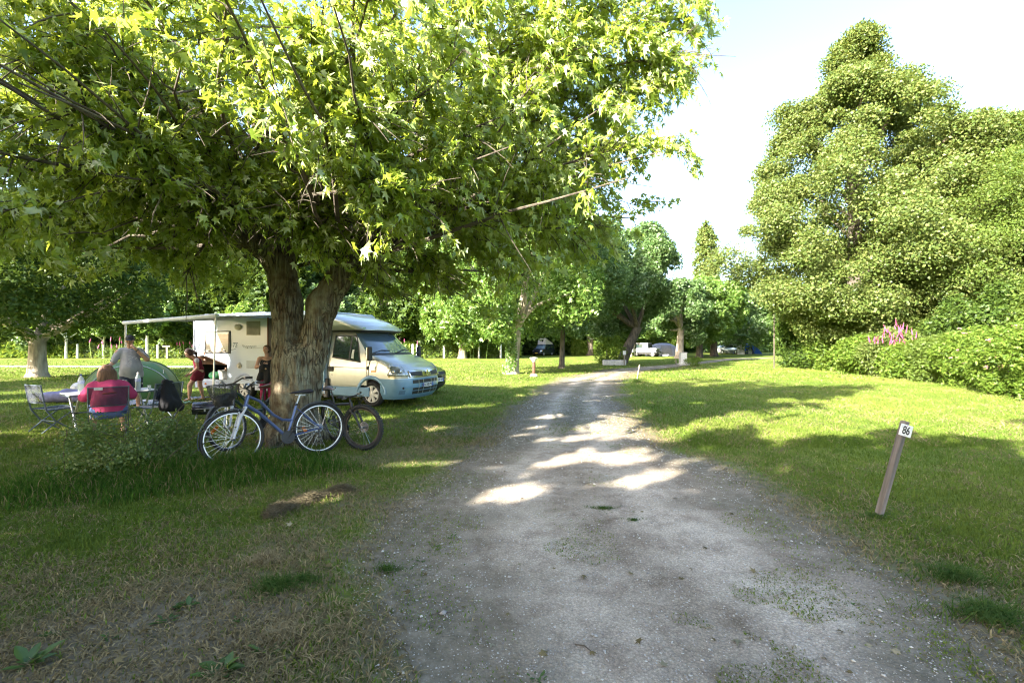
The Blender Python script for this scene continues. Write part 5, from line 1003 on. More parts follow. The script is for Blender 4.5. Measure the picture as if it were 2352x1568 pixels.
for sg in (-1, 1): MB().lathe([(.11, 0), (.1, .04), (.02, .05)], 14, Matrix.Rotation(R(90), 4, 'Y')).build('headlight', pm('pale_lens', (.75, .78, .8)), v, True, loc=(1.385, sg*.5, 1.03))
MB().box((1.5, 0, .68), (.2, 1.75, .18)).build('bumper', BPL, v, bev=.02); MB().box((1.61, 0, .6), (.02, .5, .14)).build('number_plate', PLATE, v)
for sg in (-1, 1):
    MB().box((-.1, sg*.81, 1.6), (.6, .02, .5)).build('side_window', WSG, v); MB().box((-1.4, sg*.81, 1.6), (1.3, .02, .5)).build('side_window', GLS, v)
    for x in (.9, -1.7): wheel(v, x, sg*.75, .38, .22, ALU, 6, sg)
MB().box((-.4, 0, .55), (3.4, 1.3, .3)).build('chassis', BPL, v)
# ---------- tents far off
def dome(name, label, loc, rx, ry, h, m, m2, rz=0):
    o = thing(name, label, 'tent', loc, rz); mb = MB(); mb.grid(lambda u, v_: (rx*math.cos(u*math.pi*2)*math.cos(v_*math.pi/2)**.8, ry*math.sin(u*math.pi*2)*math.cos(v_*math.pi/2)**.8, h*math.sin(v_*math.pi/2)), 33, 12); mb.build('flysheet', m, o, True)
    mb = MB(); mb.grid(lambda u, v_: (-.3*rx+.6*rx*u, -ry*1.01*math.cos((v_*.62)*math.pi/2)**.8*math.sqrt(max(0, 1-(.6*u-.3)**2))-.01, h*1.0*math.sin(v_*.62*math.pi/2)), 7, 8); mb.build('door', m2, o, True)
    mb = MB()
    for k in (0, 1):
        a = R(45+90*k); mb.tube([(rx*math.cos(a)*math.cos(t), ry*math.sin(a)*math.cos(t), 1.01*h*math.sin(t)) for t in [math.pi*j/16 for j in range(17)]], .02, 5)
    mb.build('pole', BPL, o); return o
dome('dome_tent', 'pale blue dome tent beside the off roader', A(1522, 790, 62)-Vector((0, 0, 1.6)), 2.3, 1.9, 1.75, pm('pale_blue_nylon', (.5, .52, .72), .6), pm('grey_nylon', (.4, .4, .5), .6))
o = thing('ridge_tent', 'bright blue ridge tent under the last trees of the row', 'tent', A(1716, 790, 76)-Vector((0, 0, 1.6)), R(-15))
bn = pm('blue_nylon', (.02, .10, .55), .6, col2=(.03, .13, .6)); mb = MB(); mb.prism([(-1.9, 0), (1.9, 0), (1.3, .9), (0, 1.7), (-1.3, .9)], -1.6, 1.6); mb.build('flysheet', bn, o); MB().prism([(-.8, 0), (.8, 0), (.35, 1.1), (-.35, 1.1)], -1.64, -1.61).build('door', pm('dark_nylon', (.02, .03, .1), .6), o)
mb = MB(); mb.tube([(0, -1.62, 1.7), (0, -2.6, 0)], .02, 4); mb.tube([(0, 1.62, 1.7), (0, 2.6, 0)], .02, 4); mb.build('guy_line', WHITE, o)
# ================================================================ BICYCLES
def bike(name, label, rear, front, lean, r, style, colf, steer=0, flip=False):
    rear = Vector(rear); dv = Vector(front)-rear; wb = dv.length; o = thing(name, label, 'bicycle', rear, math.atan2(dv.y, dv.x), 'bicycles leaning on the maple')
    o.rotation_euler = (Matrix.Rotation(math.atan2(dv.y, dv.x), 4, 'Z') @ Matrix.Rotation(lean, 4, 'X')).to_euler(); k = wb/1.11; mtb = style == 'mtb'
    def V(x, z, y=0): return Vector((x*k, y, z*k))
    ra, fa_ = Vector((0, 0, r)), Vector((wb, 0, r)); bb = V(.45, .30)
    if mtb: st, sd, hb, ht = V(.24, .74), V(.19, 1.02), V(.93, .72), V(.90, .84)
    else: st, sd, hb, ht = V(.31, .74), V(.255, .90), V(.96, .77), V(.915, .92)
    f = MB()
    if mtb: f.tube([ht-Vector((0, 0, .02)), st], .019, 8); f.tube([hb, bb], .023, 8)
    else:
        f.tube([ht+Vector((0, 0, -.015)), V(.78, .83), V(.62, .63), V(.50, .545), V(.36, .53)], .019, 8); f.tube([hb+Vector((0, 0, .03)), V(.80, .68), bb], [.026, .024, .022], 8); f.tube([V(.46, .535), V(.36, .50)], .010, 6)
    f.tube([bb, st+(st-bb)*.04], .018, 8); f.tube([hb, ht], .024, 10)
    for y in (-.06, .06):
        f.tube([bb+Vector((0, y*.5, 0)), ra+Vector((0, y, 0))], .0105, 6); f.tube([st-Vector((0, 0, .05)), ra+Vector((0, y, 0))], .009, 6)
    f.tube([bb-Vector((0, .045, 0)), bb+Vector((0, .045, 0))], .026, 10); f.build('frame', colf, o, True)
    # fork + front end group (steered)
    fe = bpy.data.objects.new('front_end', None); COL.objects.link(fe); fe.parent = o; fe.location = hb
    ax = (ht-hb).normalized(); fe.rotation_euler = Matrix.Rotation(steer, 4, ax).to_euler()
    fm = pm('fork_white', (.6, .63, .7), .35, col2=(.55, .58, .66)) if not mtb else BPL; m = MB(); ff = fa_-hb
    for y in (-.055, .055): m.tube([Vector((0, y, -.02)), ff*.45+Vector((0, y, .05)), ff+Vector((0, y, 0))], [.013, .02, .012], 8)
    m.tube([(0, -.06, -.01), (0, .06, -.01)], .018, 6); m.tube([ff*.42+Vector((0, -.055, .05)), ff*.40+Vector((.02, 0, .12)), ff*.42+Vector((0, .055, .05))], .012, 6); fk = m.build('fork', fm, o, True, loc=hb); fk.rotation_euler = fe.rotation_euler
    hw = MB(); st0 = (ht-hb)+ax*.0; stt = st0+ax*.07+Vector((.05, 0, .03)); hw.tube([st0*.2, st0, st0+ax*.06, stt], .015, 8)
    if mtb: bar = [stt+Vector((-.05, -.30, .02)), stt+Vector((0, -.10, 0)), stt+Vector((0, .10, 0)), stt+Vector((-.05, .30, .02))]
    else: bar = [stt+Vector((-.16, -.28, .05)), stt+Vector((-.05, -.20, .06)), stt+Vector((0, -.07, 0)), stt+Vector((0, .07, 0)), stt+Vector((-.05, .20, .06)), stt+Vector((-.16, .28, .05))]
    hw.tube(bar, .012, 8); hb_ = hw.build('handlebar', BPL, o, True, loc=hb); hb_.rotation_euler = fe.rotation_euler
    for i, (a, b) in enumerate(((bar[0], bar[1]), (bar[-1], bar[-2]))):
        b2 = a.lerp(b, .75) if not mtb else a.lerp(b, .55); MB().tube([a, b2], .018, 8).build('grip', BLK, hb_, True); q = MB(); q.tube([b2, b2+Vector((.05, 0, -.02)), a.lerp(b, .1)+Vector((.06, 0, -.035))], .006, 5); q.box(tuple(b2), (.04, .03, .035)); q.build('brake_lever', pm('dull_metal', (.3, .3, .32), .35, .9), hb_)
    q = MB()
    for k2 in range(3): q.tube([stt+Vector((.03, .12-.1*k2, .0)), stt+Vector((.13, .1-.08*k2, -.02)), stt+Vector((.10, .02, -.14)), Vector((.02, 0, -.02))], .004, 4)
    q.build('cable', BPL, hb_)
    # wheels
    for nm, c_, stv in (('rear_wheel', ra, 0), ('front_wheel', fa_, steer)):
        tr_ = .022 if not mtb else .032; w = MB().torus((0, 0, 0), r-tr_, tr_, 48, 8); 
        if mtb:
            for i in range(54): w.box((0, 0, 0), (.02, tr_*1.5, .012), Matrix.Rotation(2*math.pi*i/54, 4, 'Y') @ Matrix.Translation((0, 0, r)))
        if stv:
            hr = c_-hb; Rm = Matrix.Rotation(stv, 4, ax); loc = hb+(Rm @ hr); wo = w.build('wheel', BLK, o, True, loc=loc); wo.rotation_euler = Rm.to_euler()
        else: wo = w.build('wheel', BLK, o, True, loc=c_)
        MB().torus((0, 0, 0), r-tr_*2-.004, .011, 48, 6, sz=1.2).build('rim', pm('rim_silver', (.72, .74, .78), .25, .6) if not mtb else pm('rim_black', (.08, .06, .05), .4), wo, True)
        if not mtb: MB().torus((0, -tr_*.95, 0), r-tr_*1.5, .0045, 60, 5, sz=.4).build('reflective_band', WHITE, wo, True)
        sp = MB()
        for i in range(28):
            a = 2*math.pi*i/28; s_ = .03 if i % 2 else -.03; a2 = a+(.5 if i % 4 < 2 else -.5); sp.tube([(math.cos(a2)*.022, s_, math.sin(a2)*.022), (math.cos(a)*(r-tr_*2), 0, math.sin(a)*(r-tr_*2))], .0016, 3)
        sp.build('spokes', pm('spoke_steel', (.7, .72, .75), .25, .8), wo)
        MB().lathe([(.008, -.05), (.03, -.035), (.014, -.028), (.014, .028), (.03, .035), (.008, .05)], 12, Matrix.Rotation(R(90), 4, 'X')).build('hub', pm('dull_metal', (.3, .3, .32)), wo, True)
        if mtb: MB().lathe([(.03, -.045), (.08, -.045), (.08, -.042), (.03, -.042)], 24, Matrix.Rotation(R(90), 4, 'X')).build('brake_disc', pm('dull_metal', (.3, .3, .32)), wo)
        elif nm == 'rear_wheel': MB().lathe([(.03, .034), (.065, .036), (.065, .040), (.03, .046)], 24, Matrix.Rotation(R(90), 4, 'X')).build('sprocket_guard', pm('guard_clear', (.35, .38, .42), .3), wo)
        for i, a in enumerate((1.05, 4.2) if style == 'city' and nm == 'rear_wheel' else ((2.5, 5.7) if style == 'third' else ())):
            M = Matrix.Rotation(-a, 4, 'Y'); q = MB(); q.box((r*.55, -.02, 0), (.09 if i or style == 'city' else .16, .012, .045), M); q.build('reflector', AMB, wo, bev=.008)
        if style != 'mtb': mgm = MB().torus((0, 0, 0), r+.012, .0055, 30, 6, sz=4.6, a0=R(25) if nm == 'rear_wheel' else R(-15), a1=R(205) if nm == 'rear_wheel' else R(125), M=None).build('mudguard', pm('navy_mudguard', (.03, .045, .10), .35) if style == 'city' else BPL, o, True, loc=c_)
        if style == 'city':
            mb_ = MB(); mb_.tube([(0, -.045, 0), (-math.cos(R(20))*(r+.02) if nm == 'rear_wheel' else math.cos(R(0))*-(r+.02), 0, (r)*.25)], .003, 4); mb_.build('mudguard_stay', pm('spoke_steel', (.7, .7, .7)), o, loc=c_)
    bpy.data.objects.remove(fe)
    # saddle
    sp = sdf('saddle', [((-.13*k, -.045, .02), (-.13*k, .045, .02), .045, .045, (0, 0, 1), 1.8), ((-.12*k, 0, .02), (.13*k, 0, .012), .06, .018, (0, 0, 1), 1.9)], .012, pm('saddle_brown', (.16, .09, .05), .45) if style == 'third' else pm('saddle_black', (.03, .03, .045), .45), o, k=.03); sp.location = sd
    MB().tube([st, sd-Vector((0, 0, .02))], .013, 8).tube([sd+Vector((-.08, -.02, -.03)), sd+Vector((.06, -.02, -.02))], .004, 5).build('seatpost', ALU if style == 'city' else BPL, o, True)
    MB().lathe([(.022, -.012), (.024, 0), (.022, .012)], 10).build('seat_clamp', BPL, o, loc=st)
    # drive
    q = MB(); cr = Matrix.Translation(bb) @ Matrix.Rotation(R(90), 4, 'X'); q.lathe([(.02, .05), (.088, .052), (.09, .056), (.02, .058)], 28, Matrix.Translation(bb) @ Matrix.Rotation(R(-90), 4, 'X')); ch = q.build('chainring', BPL, o); 
    cd_ = Vector((.62, 0, -.78)).normalized() if not mtb else Vector((1, 0, .1)).normalized(); q = MB()
    for y, s_ in ((-.07, 1), (.07, -1)):
        e = bb+cd_*.165*s_+Vector((0, y, 0)); q.tube([bb+Vector((0, y*.7, 0)), e], .012, 6); q.box(tuple(e+Vector((0, y*.75, 0))), (.085, .09, .02))
    q.build('crank', BPL, ch); q = MB()
    for s_, rr in ((1, .085), (-1, .045)): q.tube([bb+Vector((0, .053, rr*s_)), ra+Vector((0, .04, .04*s_))], .005, 4)
    q.build('chain', pm('dull_metal', (.3, .3, .32)), ch)
    MB().box(tuple(ra+Vector((.03, .05, -.07))), (.02, .015, .11)).build('derailleur', BPL, o, bev=.004)
    return o, hb, ht, k
NAVY = pm('denim_blue_frame', (.10, .14, .30), .32, .35, col2=(.085, .12, .26), coat=.5)
cb, hb, ht, k = bike('city_bicycle', 'blue step through bicycle with a black basket, leaning at the front of the maple', (-2.80, 6.66, 0), (-3.61, 5.90, 0), R(7), .372, 'city', NAVY)
# basket of black mesh
q = MB(); bx, bz = 1.07*k, .80*k
def bk(u, v): a = u*2*math.pi; w, d_ = .13+.06*v, .10+.06*v; c, s_ = math.cos(a), math.sin(a); e = .55; return (bx+.12+d_*math.copysign(abs(c)**e, c)+.03*v, w*math.copysign(abs(s_)**e, s_), bz+v*.27)
q.grid(bk, 33, 9); bo = q.build('basket', BPL, cb); wm = bo.modifiers.new('w', 'WIREFRAME'); wm.thickness = .0035; wm.use_replace = True; bo.modifiers.move(0, 0)
sb = bo.modifiers.new('s', 'SUBSURF'); sb.levels = sb.render_levels = 1; sb.subdivision_type = 'SIMPLE'; bo.modifiers.move(1, 0)
q = MB(); q.tube([bk(i/24, 1.0) for i in range(25)], .006, 6); q.build('rim_wire', BPL, bo); q = MB(); q.tube([bk(i/24, 0) for i in range(25)], .005, 5); q.build('rim_wire', BPL, bo); q = MB(); q.grid(lambda u, v: (bx+.12+(u-.5)*.2, (v-.5)*.26, bz+.004), 3, 3); q.build('base', BPL, bo)
sdf('rain_cover', [((bx+.08, -.08, bz+.05), (bx+.18, .06, bz+.08), .06, .07), ((bx+.1, .05, bz+.12), (bx+.02, -.05, bz+.13), .05, .05)], .014, BPL, bo, k=.04)
bike('third_bicycle', 'bicycle with a brown saddle and orange wheel reflectors, half hidden left of the trunk', (-3.98, 7.88, 0), (-4.22, 6.82, 0), R(10), .36, 'third', pm('dark_green_frame', (.03, .07, .06), .4, .3))
bike('mountain_bicycle', 'black knobbly tyred mountain bicycle leaning on the right side of the maple', (-2.93, 7.52, 0), (-2.24, 6.86, 0), R(9), .345, 'mtb', pm('matt_black_frame', (.02, .02, .026), .4), steer=R(30))
# ================================================================ PEOPLE
SKIN = pm('skin', (.50, .30, .21), .55, col2=(.44, .25, .18), scale=9, spec=.35)
EYE = pm('eye_dark', (.03, .02, .02), .2); LIP = pm('lips', (.42, .17, .14), .5)
def vv(*a): return np.array(a, float)
def hand(P, wrist, dr, nrm, s=1, curl=.5, k=.008):
    wrist = vv(*wrist); dr = vv(*dr); dr /= np.linalg.norm(dr); nrm = vv(*nrm); nrm = nrm-dr*(nrm@dr); nrm /= np.linalg.norm(nrm); sd = np.cross(dr, nrm)
    pc = wrist+dr*.045*s; P.append((wrist, wrist+dr*.075*s, .026*s, .031*s, nrm, 1.9, .02))
    for i, (o_, L) in enumerate(((-.028, .066), (-.0095, .078), (.0095, .072), (.027, .055))):
        a = wrist+dr*.082*s+sd*o_*s; d1 = dr*math.cos(curl*.5)-nrm*math.sin(curl*.5)+sd*o_*2.2; d1 /= np.linalg.norm(d1); d2 = dr*math.cos(curl*1.7)-nrm*math.sin(curl*1.7)
        b = a+d1*L*.5*s; c = b+d2*L*.5*s; P.append((a, b, .0105*s, .010*s, None, 1, k)); P.append((b, c, .010*s, .0085*s, None, 1, k))
    a = wrist+dr*.02*s-sd*.022*s; b = a+(dr*.6-sd*.7-nrm*.25)*.045*s; c = b+(dr*.9-sd*.15-nrm*.4)*.035*s; P.append((a, b, .014*s, .0125*s, None, 1, .012)); P.append((b, c, .012*s, .0095*s, None, 1, k))
def headp(P, c, f, s=1, k=.02):
    c = vv(*c); f = vv(*f); f /= np.linalg.norm(f); u = vv(0, 0, 1)-f*f[2]; u /= np.linalg.norm(u); r = np.cross(f, u)
    P.append((c+u*.03*s-f*.015*s, c+u*.03*s+f*.015*s, .088*s, .085*s, r, 1.14, .02)); P.append((c-u*.01*s+f*.03*s, c-u*.075*s+f*.055*s, .066*s, .040*s, r, 1.05, .03))
    P.append((c+f*.100*s+u*.012*s, c+f*.118*s-u*.018*s, .009*s, .015*s, None, 1, .012))
    for q in (-1, 1): P.append((c+r*q*.083*s+u*.012*s, c+r*q*.086*s-u*.022*s, .014*s, .010*s, r, 1.8, .008)); P.append((c+f*.075*s+r*q*.035*s-u*.012*s, c+f*.07*s+r*q*.05*s-u*.02*s, .018*s, .016*s, None, 1, .02))
    return c, f, u, r
def face(par, fr, s=1):
    c, f, u, r = fr; o = None
    for q in (-1, 1):
        m = MB(); p = c+f*.086*s+r*q*.033*s+u*.018*s; m.ell(tuple(p), (.013*s, .013*s, .007*s), 8); m.build('eye', EYE, par, True)
        m = MB(); a = c+f*.095*s+r*q*.018*s+u*.036*s; b = c+f*.082*s+r*q*.055*s+u*.034*s; m.tube([a, b], .004*s, 5); m.build('eyebrow', pm('brow', (.1, .06, .04), .8), par)
    m = MB(); a = c+f*.090*s-r*.024*s-u*.050*s; b = c+f*.100*s-u*.049*s; d_ = c+f*.090*s+r*.024*s-u*.050*s; m.tube([a, b, d_], [.003, .006, .003], 6); m.build('mouth', LIP, par, True)
def limbp(P, pts, rr, sq=None, k=.03):
    for i in range(len(pts)-1): P.append((pts[i], pts[i+1], rr[i], rr[i+1], sq, 1.15 if sq is not None else 1, k))
def foot(P, an, d_, s=1):
    an = vv(*an); d_ = vv(*d_); d_ /= np.linalg.norm(d_); P.append((an+vv(0, 0, -.02), an-d_*.03+vv(0, 0, -.045), .036*s, .030*s)); P.append((an+d_*.02+vv(0, 0, -.03), an+d_*.15*s+vv(0, 0, -.058), .036*s, .024*s, (0, 0, 1), 1.15)); return an, d_
def fold(sc, amp, seed):
    def fn(V):
        n = fbm(np.c_[V[:, 0]*1.6, V[:, 1]*1.6, V[:, 2]*.7], sc, seed, 3)-.5; c = V.mean(0); d_ = V-c; d_[:, 2] *= .2; return V+unit(d_)*(n*amp)[:, None]
    return fn
def rzat(p): return math.atan2(-p[0], p[1])
JEANS = pm('navy_cloth', (.02, .024, .05), .9, col2=(.03, .035, .06), scale=20)
def sandal(par, an, d_, m, s=1, lift=.018):
    an = vv(*an); q = MB(); a = math.atan2(d_[1], d_[0]); M = Matrix.Translation(Vector(an+d_*.055+vv(0, 0, -an[2]+lift*.5))) @ Matrix.Rotation(a, 4, 'Z'); 
    prof = [(-.125, -.03), (-.13, .0), (-.125, .03), (-.05, .036), (.06, .047), (.12, .035), (.135, 0), (.12, -.038), (.05, -.044), (-.05, -.034)]; q.add([(x*s, y*s, -lift/2) for x, y in prof]+[(x*s, y*s, lift/2) for x, y in prof], [tuple(range(10))[::-1], tuple(range(10, 20))]+[(i, (i+1) % 10, (i+1) % 10+10, i+10) for i in range(10)], M)
    q.tube([M @ Vector((.03*s, -.04*s, 0)), M @ Vector((.06*s, 0, .045)), M @ Vector((.03*s, .04*s, 0))], .007, 5); return q.build('sandal', m, par)
# ---- man standing, one hand at his mouth
b = Vector((-9.45, 11.25, 0)); man = thing('person', 'standing man in grey T-shirt, dark shorts and black cap, one hand at his mouth', 'person', b, rzat(b))
P = []; hd = headp(P, (0, -.02, 1.67), (-.12, -1, -.1)); P.append(((0, 0, 1.46), (0, -.01, 1.60), .062, .058)); P.append(((-.17, 0, 1.43), (.19, 0, 1.43), .07, .07, (0, 1, 0), 1.2)); P.append(((0, 0, 1.30), (.03, -.05, 1.03), .165, .185, (0, 1, 0), 1.3)); P.append(((.03, 0, 1.0), (.03, 0, .90), .17, .16, (0, 1, 0), 1.25))
limbp(P, [(-.22, 0, 1.41), (-.31, -.02, 1.16), (-.44, -.16, .98)], [.058, .047, .029]); hand(P, (-.44, -.16, .98), (-.35, -.45, -.85), (.8, -.5, .1), 1.0, .5)
limbp(P, [(.24, 0, 1.41), (.33, -.16, 1.22), (.09, -.24, 1.50)], [.06, .05, .030]); hand(P, (.09, -.24, 1.50), (-.55, .25, .75), (.3, -1, .2), .95, 1.2)
limbp(P, [(-.07, 0, .90), (-.09, -.03, .50), (-.10, .03, .09)], [.098, .062, .036]); P.append(((-.09, .03, .42), (-.10, .04, .28), .055, .058)); limbp(P, [(.12, 0, .90), (.14, -.03, .50), (.16, .02, .09)], [.098, .062, .036]); P.append(((.14, .03, .42), (.15, .04, .28), .055, .058))
f1 = foot(P, (-.10, .03, .085), (-.4, -1, 0)); f2 = foot(P, (.16, .02, .085), (.25, -1, 0))
sdf('body', P, .0105, SKIN, man, k=.025); face(man, hd)
T = pm('grey_marl_cloth', (.36, .36, .41), .9, col2=(.29, .29, .34), scale=7, bump=.3, bscale=30)
P = [((-.16, 0, 1.425), (.18, 0, 1.425), .085, .085, (0, 1, 0), 1.2), ((0, 0, 1.32), (.03, -.06, 1.02), .185, .215, (0, 1, 0), 1.3), ((.03, -.03, 1.02), (.03, -.02, .90), .215, .20, (0, 1, 0), 1.3), ((-.05, .0, .88), (.12, 0, .86), .16, .16, (0, 1, 0), 1.2, .05)]
limbp(P, [(-.20, 0, 1.40), (-.30, -.02, 1.18)], [.078, .072]); limbp(P, [(.22, 0, 1.40), (.31, -.13, 1.26)], [.078, .07])
ts = sdf('t_shirt', P, .014, T, man, k=.04, noise=fold(5, .035, 3))
mb = MB(); gq = np.random.default_rng(2)
for i in range(9): x = gq.uniform(-.06, .12); z = gq.uniform(1.08, 1.33); y = -.225-.03*(1.3-z)/.2; mb.box((x, y, z), (gq.uniform(.03, .09), .014, .008), M=Matrix.Rotation(gq.uniform(-1, 1), 4, 'Y'))
mb.build('shirt_print', pm('pale_print', (.62, .6, .62), .8), ts)
P = [((.03, 0, .92), (.03, 0, .86), .175, .185, (0, 1, 0), 1.25)]; limbp(P, [(-.07, 0, .86), (-.095, -.03, .57)], [.125, .11]); limbp(P, [(.12, 0, .86), (.145, -.03, .57)], [.125, .11]); sh_ = sdf('shorts', P, .014, JEANS, man, k=.03, noise=fold(6, .02, 5))
mb = MB(); mb.ell((.235, -.09, .62), (.02, .01, .013), 8); mb.build('shorts_logo', WHITE, sh_)
c, f, u, r = hd; P = [(c+u*.055-f*.02, c+u*.05+f*.01, .100, .098, r, 1.1), (c+u*.045+f*.07, c+u*.038+f*.155, .07, .055, u, 5.5, .015)]; cp = sdf('cap', P, .010, pm('black_cap', (.02, .02, .024), .8), man, k=.02, cut=lambda V: (V-c)@u > .022)
mb = MB(); p = c+f*.085+u*.085; mb.box(tuple(p), (.06, .012, .022)); mb.build('cap_badge', pm('pale_print', (.6, .6, .6)), cp)
sdf('hair', [(c-f*.03+u*.02, c-f*.03-u*.03, .088, .075, r, 1.1)], .012, pm('dark_hair', (.04, .028, .02), .8), man)
mb = MB(); mb.lathe([(.036, -.012), (.038, 0), (.036, .012)], 16, Matrix.Translation((.135, -.225, 1.45)) @ Vector((-.24, -.08, .28)).to_track_quat('Z', 'Y').to_matrix().to_4x4()); mb.build('watch', BPL, man, True)
for q in (f1, f2): sandal(man, q[0], q[1], BPL)
# ---- woman in pink, seated with her back to us
CH = Vector((-7.03, 7.93, 0)); wom = thing('person', 'woman in a bright pink top and blue shorts seated with her back to us', 'person', CH, rzat(CH))
P = []; hd = headp(P, (-.03, .13, 1.09), (-.15, 1, -.25), .98); P.append(((-.02, .08, .90), (-.03, .11, 1.03), .055, .052)); P.append(((-.17, .06, .87), (.17, .06, .87), .075, .075, (0, 1, 0), 1.15)); P.append(((0, .05, .80), (0, .02, .58), .17, .19, (0, 1, 0), 1.2)); P.append(((-.08, .02, .50), (.08, .02, .50), .15, .15))
for sg in (-1, 1):
    limbp(P, [(sg*.22, .05, .85), (sg*.33, .12, .66)], [.065, .05]); limbp(P, [(sg*.33, .12, .66), (sg*.20, .40, .735)], [.05, .03]); hand(P, (sg*.20, .40, .735), (-sg*.5, 1, .05), (0, 0, 1), .9, .6)
    limbp(P, [(sg*.11, .05, .47), (sg*.19, .42, .46), (sg*.20, .32, .10)], [.10, .066, .037]); P.append(((sg*.195, .37, .38), (sg*.2, .33, .25), .055, .05))
fs = [foot(P, (sg*.20, .32, .09), (sg*.2, 1, 0), .92) for sg in (-1, 1)]
sdf('body', P, .0105, SKIN, wom, k=.025); face(wom, hd, .95)
P = [((-.17, .05, .875), (.17, .05, .875), .09, .09, (0, 1, 0), 1.1), ((0, .04, .80), (0, .0, .58), .205, .235, (0, 1, 0), 1.2), ((0, .0, .58), (0, 0, .46), .235, .225, (0, 1, 0), 1.2)]
for sg in (-1, 1): limbp(P, [(sg*.215, .05, .85), (sg*.31, .10, .69)], [.088, .082])
sdf('top', P, .014, pm('pink_cloth', (.60, .065, .19), .9, col2=(.50, .05, .15), scale=5), wom, k=.04, noise=fold(5, .03, 8), cut=lambda V: V[:, 2] > .43)
P = [((-.10, .03, .46), (.10, .03, .46), .165, .165)]; [limbp(P, [(sg*.11, .05, .46), (sg*.18, .32, .46)], [.12, .10]) for sg in (-1, 1)]; sdf('shorts', P, .014, pm('denim_cloth', (.14, .2, .42), .9, col2=(.11, .16, .36), scale=12), wom, k=.03, noise=fold(6, .015, 9))
HR = pm('auburn_hair', (.20, .10, .05), .6, col2=(.10, .045, .025), scale=14, stretch=(5, 5, .6), bump=.6, bscale=30)
c, f, u, r = hd; hn = lambda V: V+unit((V-c)*np.array([1, 1, .1]))*((vnoise(np.c_[V[:, 0]*40, V[:, 1]*40, V[:, 2]*4], 1, 4)-.5)*.018)[:, None]
sdf('hair', [(c+u*.045-f*.015, c-f*.045-u*.03, .105, .118, f, 1.02), (c-f*.055-u*.03+r*.03, c-f*.06-u*.13+r*.05, .10, .085), (c-f*.055-u*.03-r*.03, c-f*.06-u*.13-r*.05, .10, .085)], .010, HR, wom, k=.03, noise=hn)
mb = MB(); mb.ell((-.03, -.235, .76), (.06, .02, .02), 8); mb.ell((.05, -.235, .765), (.06, .02, .022), 8); mb.ell((.01, -.245, .765), (.02, .02, .02), 8); mb.build('bow', pm('orange_red_cloth', (.75, .06, .03), .8), wom, True)
for q in fs: sandal(wom, q[0], q[1], BPL, .95)
# ---- girl in red at the locker
b = Vector((-8.98, 12.9, 0)); gl = thing('person', 'barefoot girl in a short red playsuit bending to the open locker of the motorhome', 'person', b, rzat(b))
P = []; hd = headp(P, (-.15, -.02, 1.35), (-.8, -.1, -.6), .9); P.append(((-.01, 0, 1.20), (-.09, -.01, 1.29), .046, .044)); P.append(((.03, -.13, 1.15), (.06, .13, 1.15), .052, .052, (1, 0, 0), 1.1)); P.append(((.05, 0, 1.08), (.09, 0, .88), .115, .10, (1, 0, 0), 1.15)); P.append(((.09, -.02, .82), (.08, .02, .76), .125, .13, (1, 0, 0), 1.05))
limbp(P, [(.03, -.16, 1.14), (.05, -.19, .93), (-.13, -.17, .76)], [.042, .035, .023]); hand(P, (-.13, -.17, .76), (-.9, 0, -.5), (0, 1, .3), .82, .6)
limbp(P, [(.08, .16, 1.14), (.24, .18, 1.06), (.22, .20, 1.28)], [.042, .035, .023]); hand(P, (.22, .20, 1.28), (-.2, 0, 1), (0, -1, 0), .82, 1.0)
limbp(P, [(.05, -.07, .76), (-.13, -.07, .44), (-.14, -.03, .08)], [.088, .054, .031]); P.append(((-.12, -.05, .36), (-.12, -.03, .25), .048, .045)); limbp(P, [(.10, .07, .76), (.11, .07, .42), (.18, .08, .08)], [.088, .054, .031]); P.append(((.13, .07, .36), (.16, .08, .25), .048, .045))
f1 = foot(P, (-.14, -.03, .075), (-1, -.2, 0), .85); f2 = foot(P, (.18, .08, .075), (-.8, -.3, 0), .85)
sdf('body', P, .0105, SKIN, gl, k=.022); face(gl, hd, .85)
P = [((.04, -.05, 1.13), (.06, .07, 1.13), .075, .075), ((.05, 0, 1.09), (.095, 0, .88), .125, .115, (1, 0, 0), 1.15), ((.095, 0, .88), (.085, 0, .76), .12, .15, (1, 0, 0), 1.02)]; limbp(P, [(.05, -.07, .77), (-.02, -.07, .64)], [.11, .10]); limbp(P, [(.10, .07, .77), (.11, .07, .64)], [.11, .10])
sdf('playsuit', P, .013, pm('crimson_cloth', (.19, .014, .035), .9, col2=(.15, .01, .028), scale=9), gl, k=.03, noise=fold(7, .02, 4))
P = [((.03, -.13, 1.15), (.035, -.175, 1.12), .062, .055), ((.06, .13, 1.15), (.10, .165, 1.13), .062, .055)]; sdf('sleeve', P, .012, pm('pale_grey_cloth', (.5, .5, .52), .9), gl, k=.01)
c, f, u, r = hd; sdf('hair', [(c+u*.04-f*.02, c-f*.04-u*.01, .092, .095), (c-f*.08-u*.01, c-f*.13-u*.10, .045, .03), (c-f*.13-u*.10, vv(.0, 0, 1.10)+vv(.06, 0, 0), .03, .015)], .010, pm('dark_brown_hair', (.05, .022, .015), .6, col2=(.03, .012, .01), scale=20), gl, k=.03)
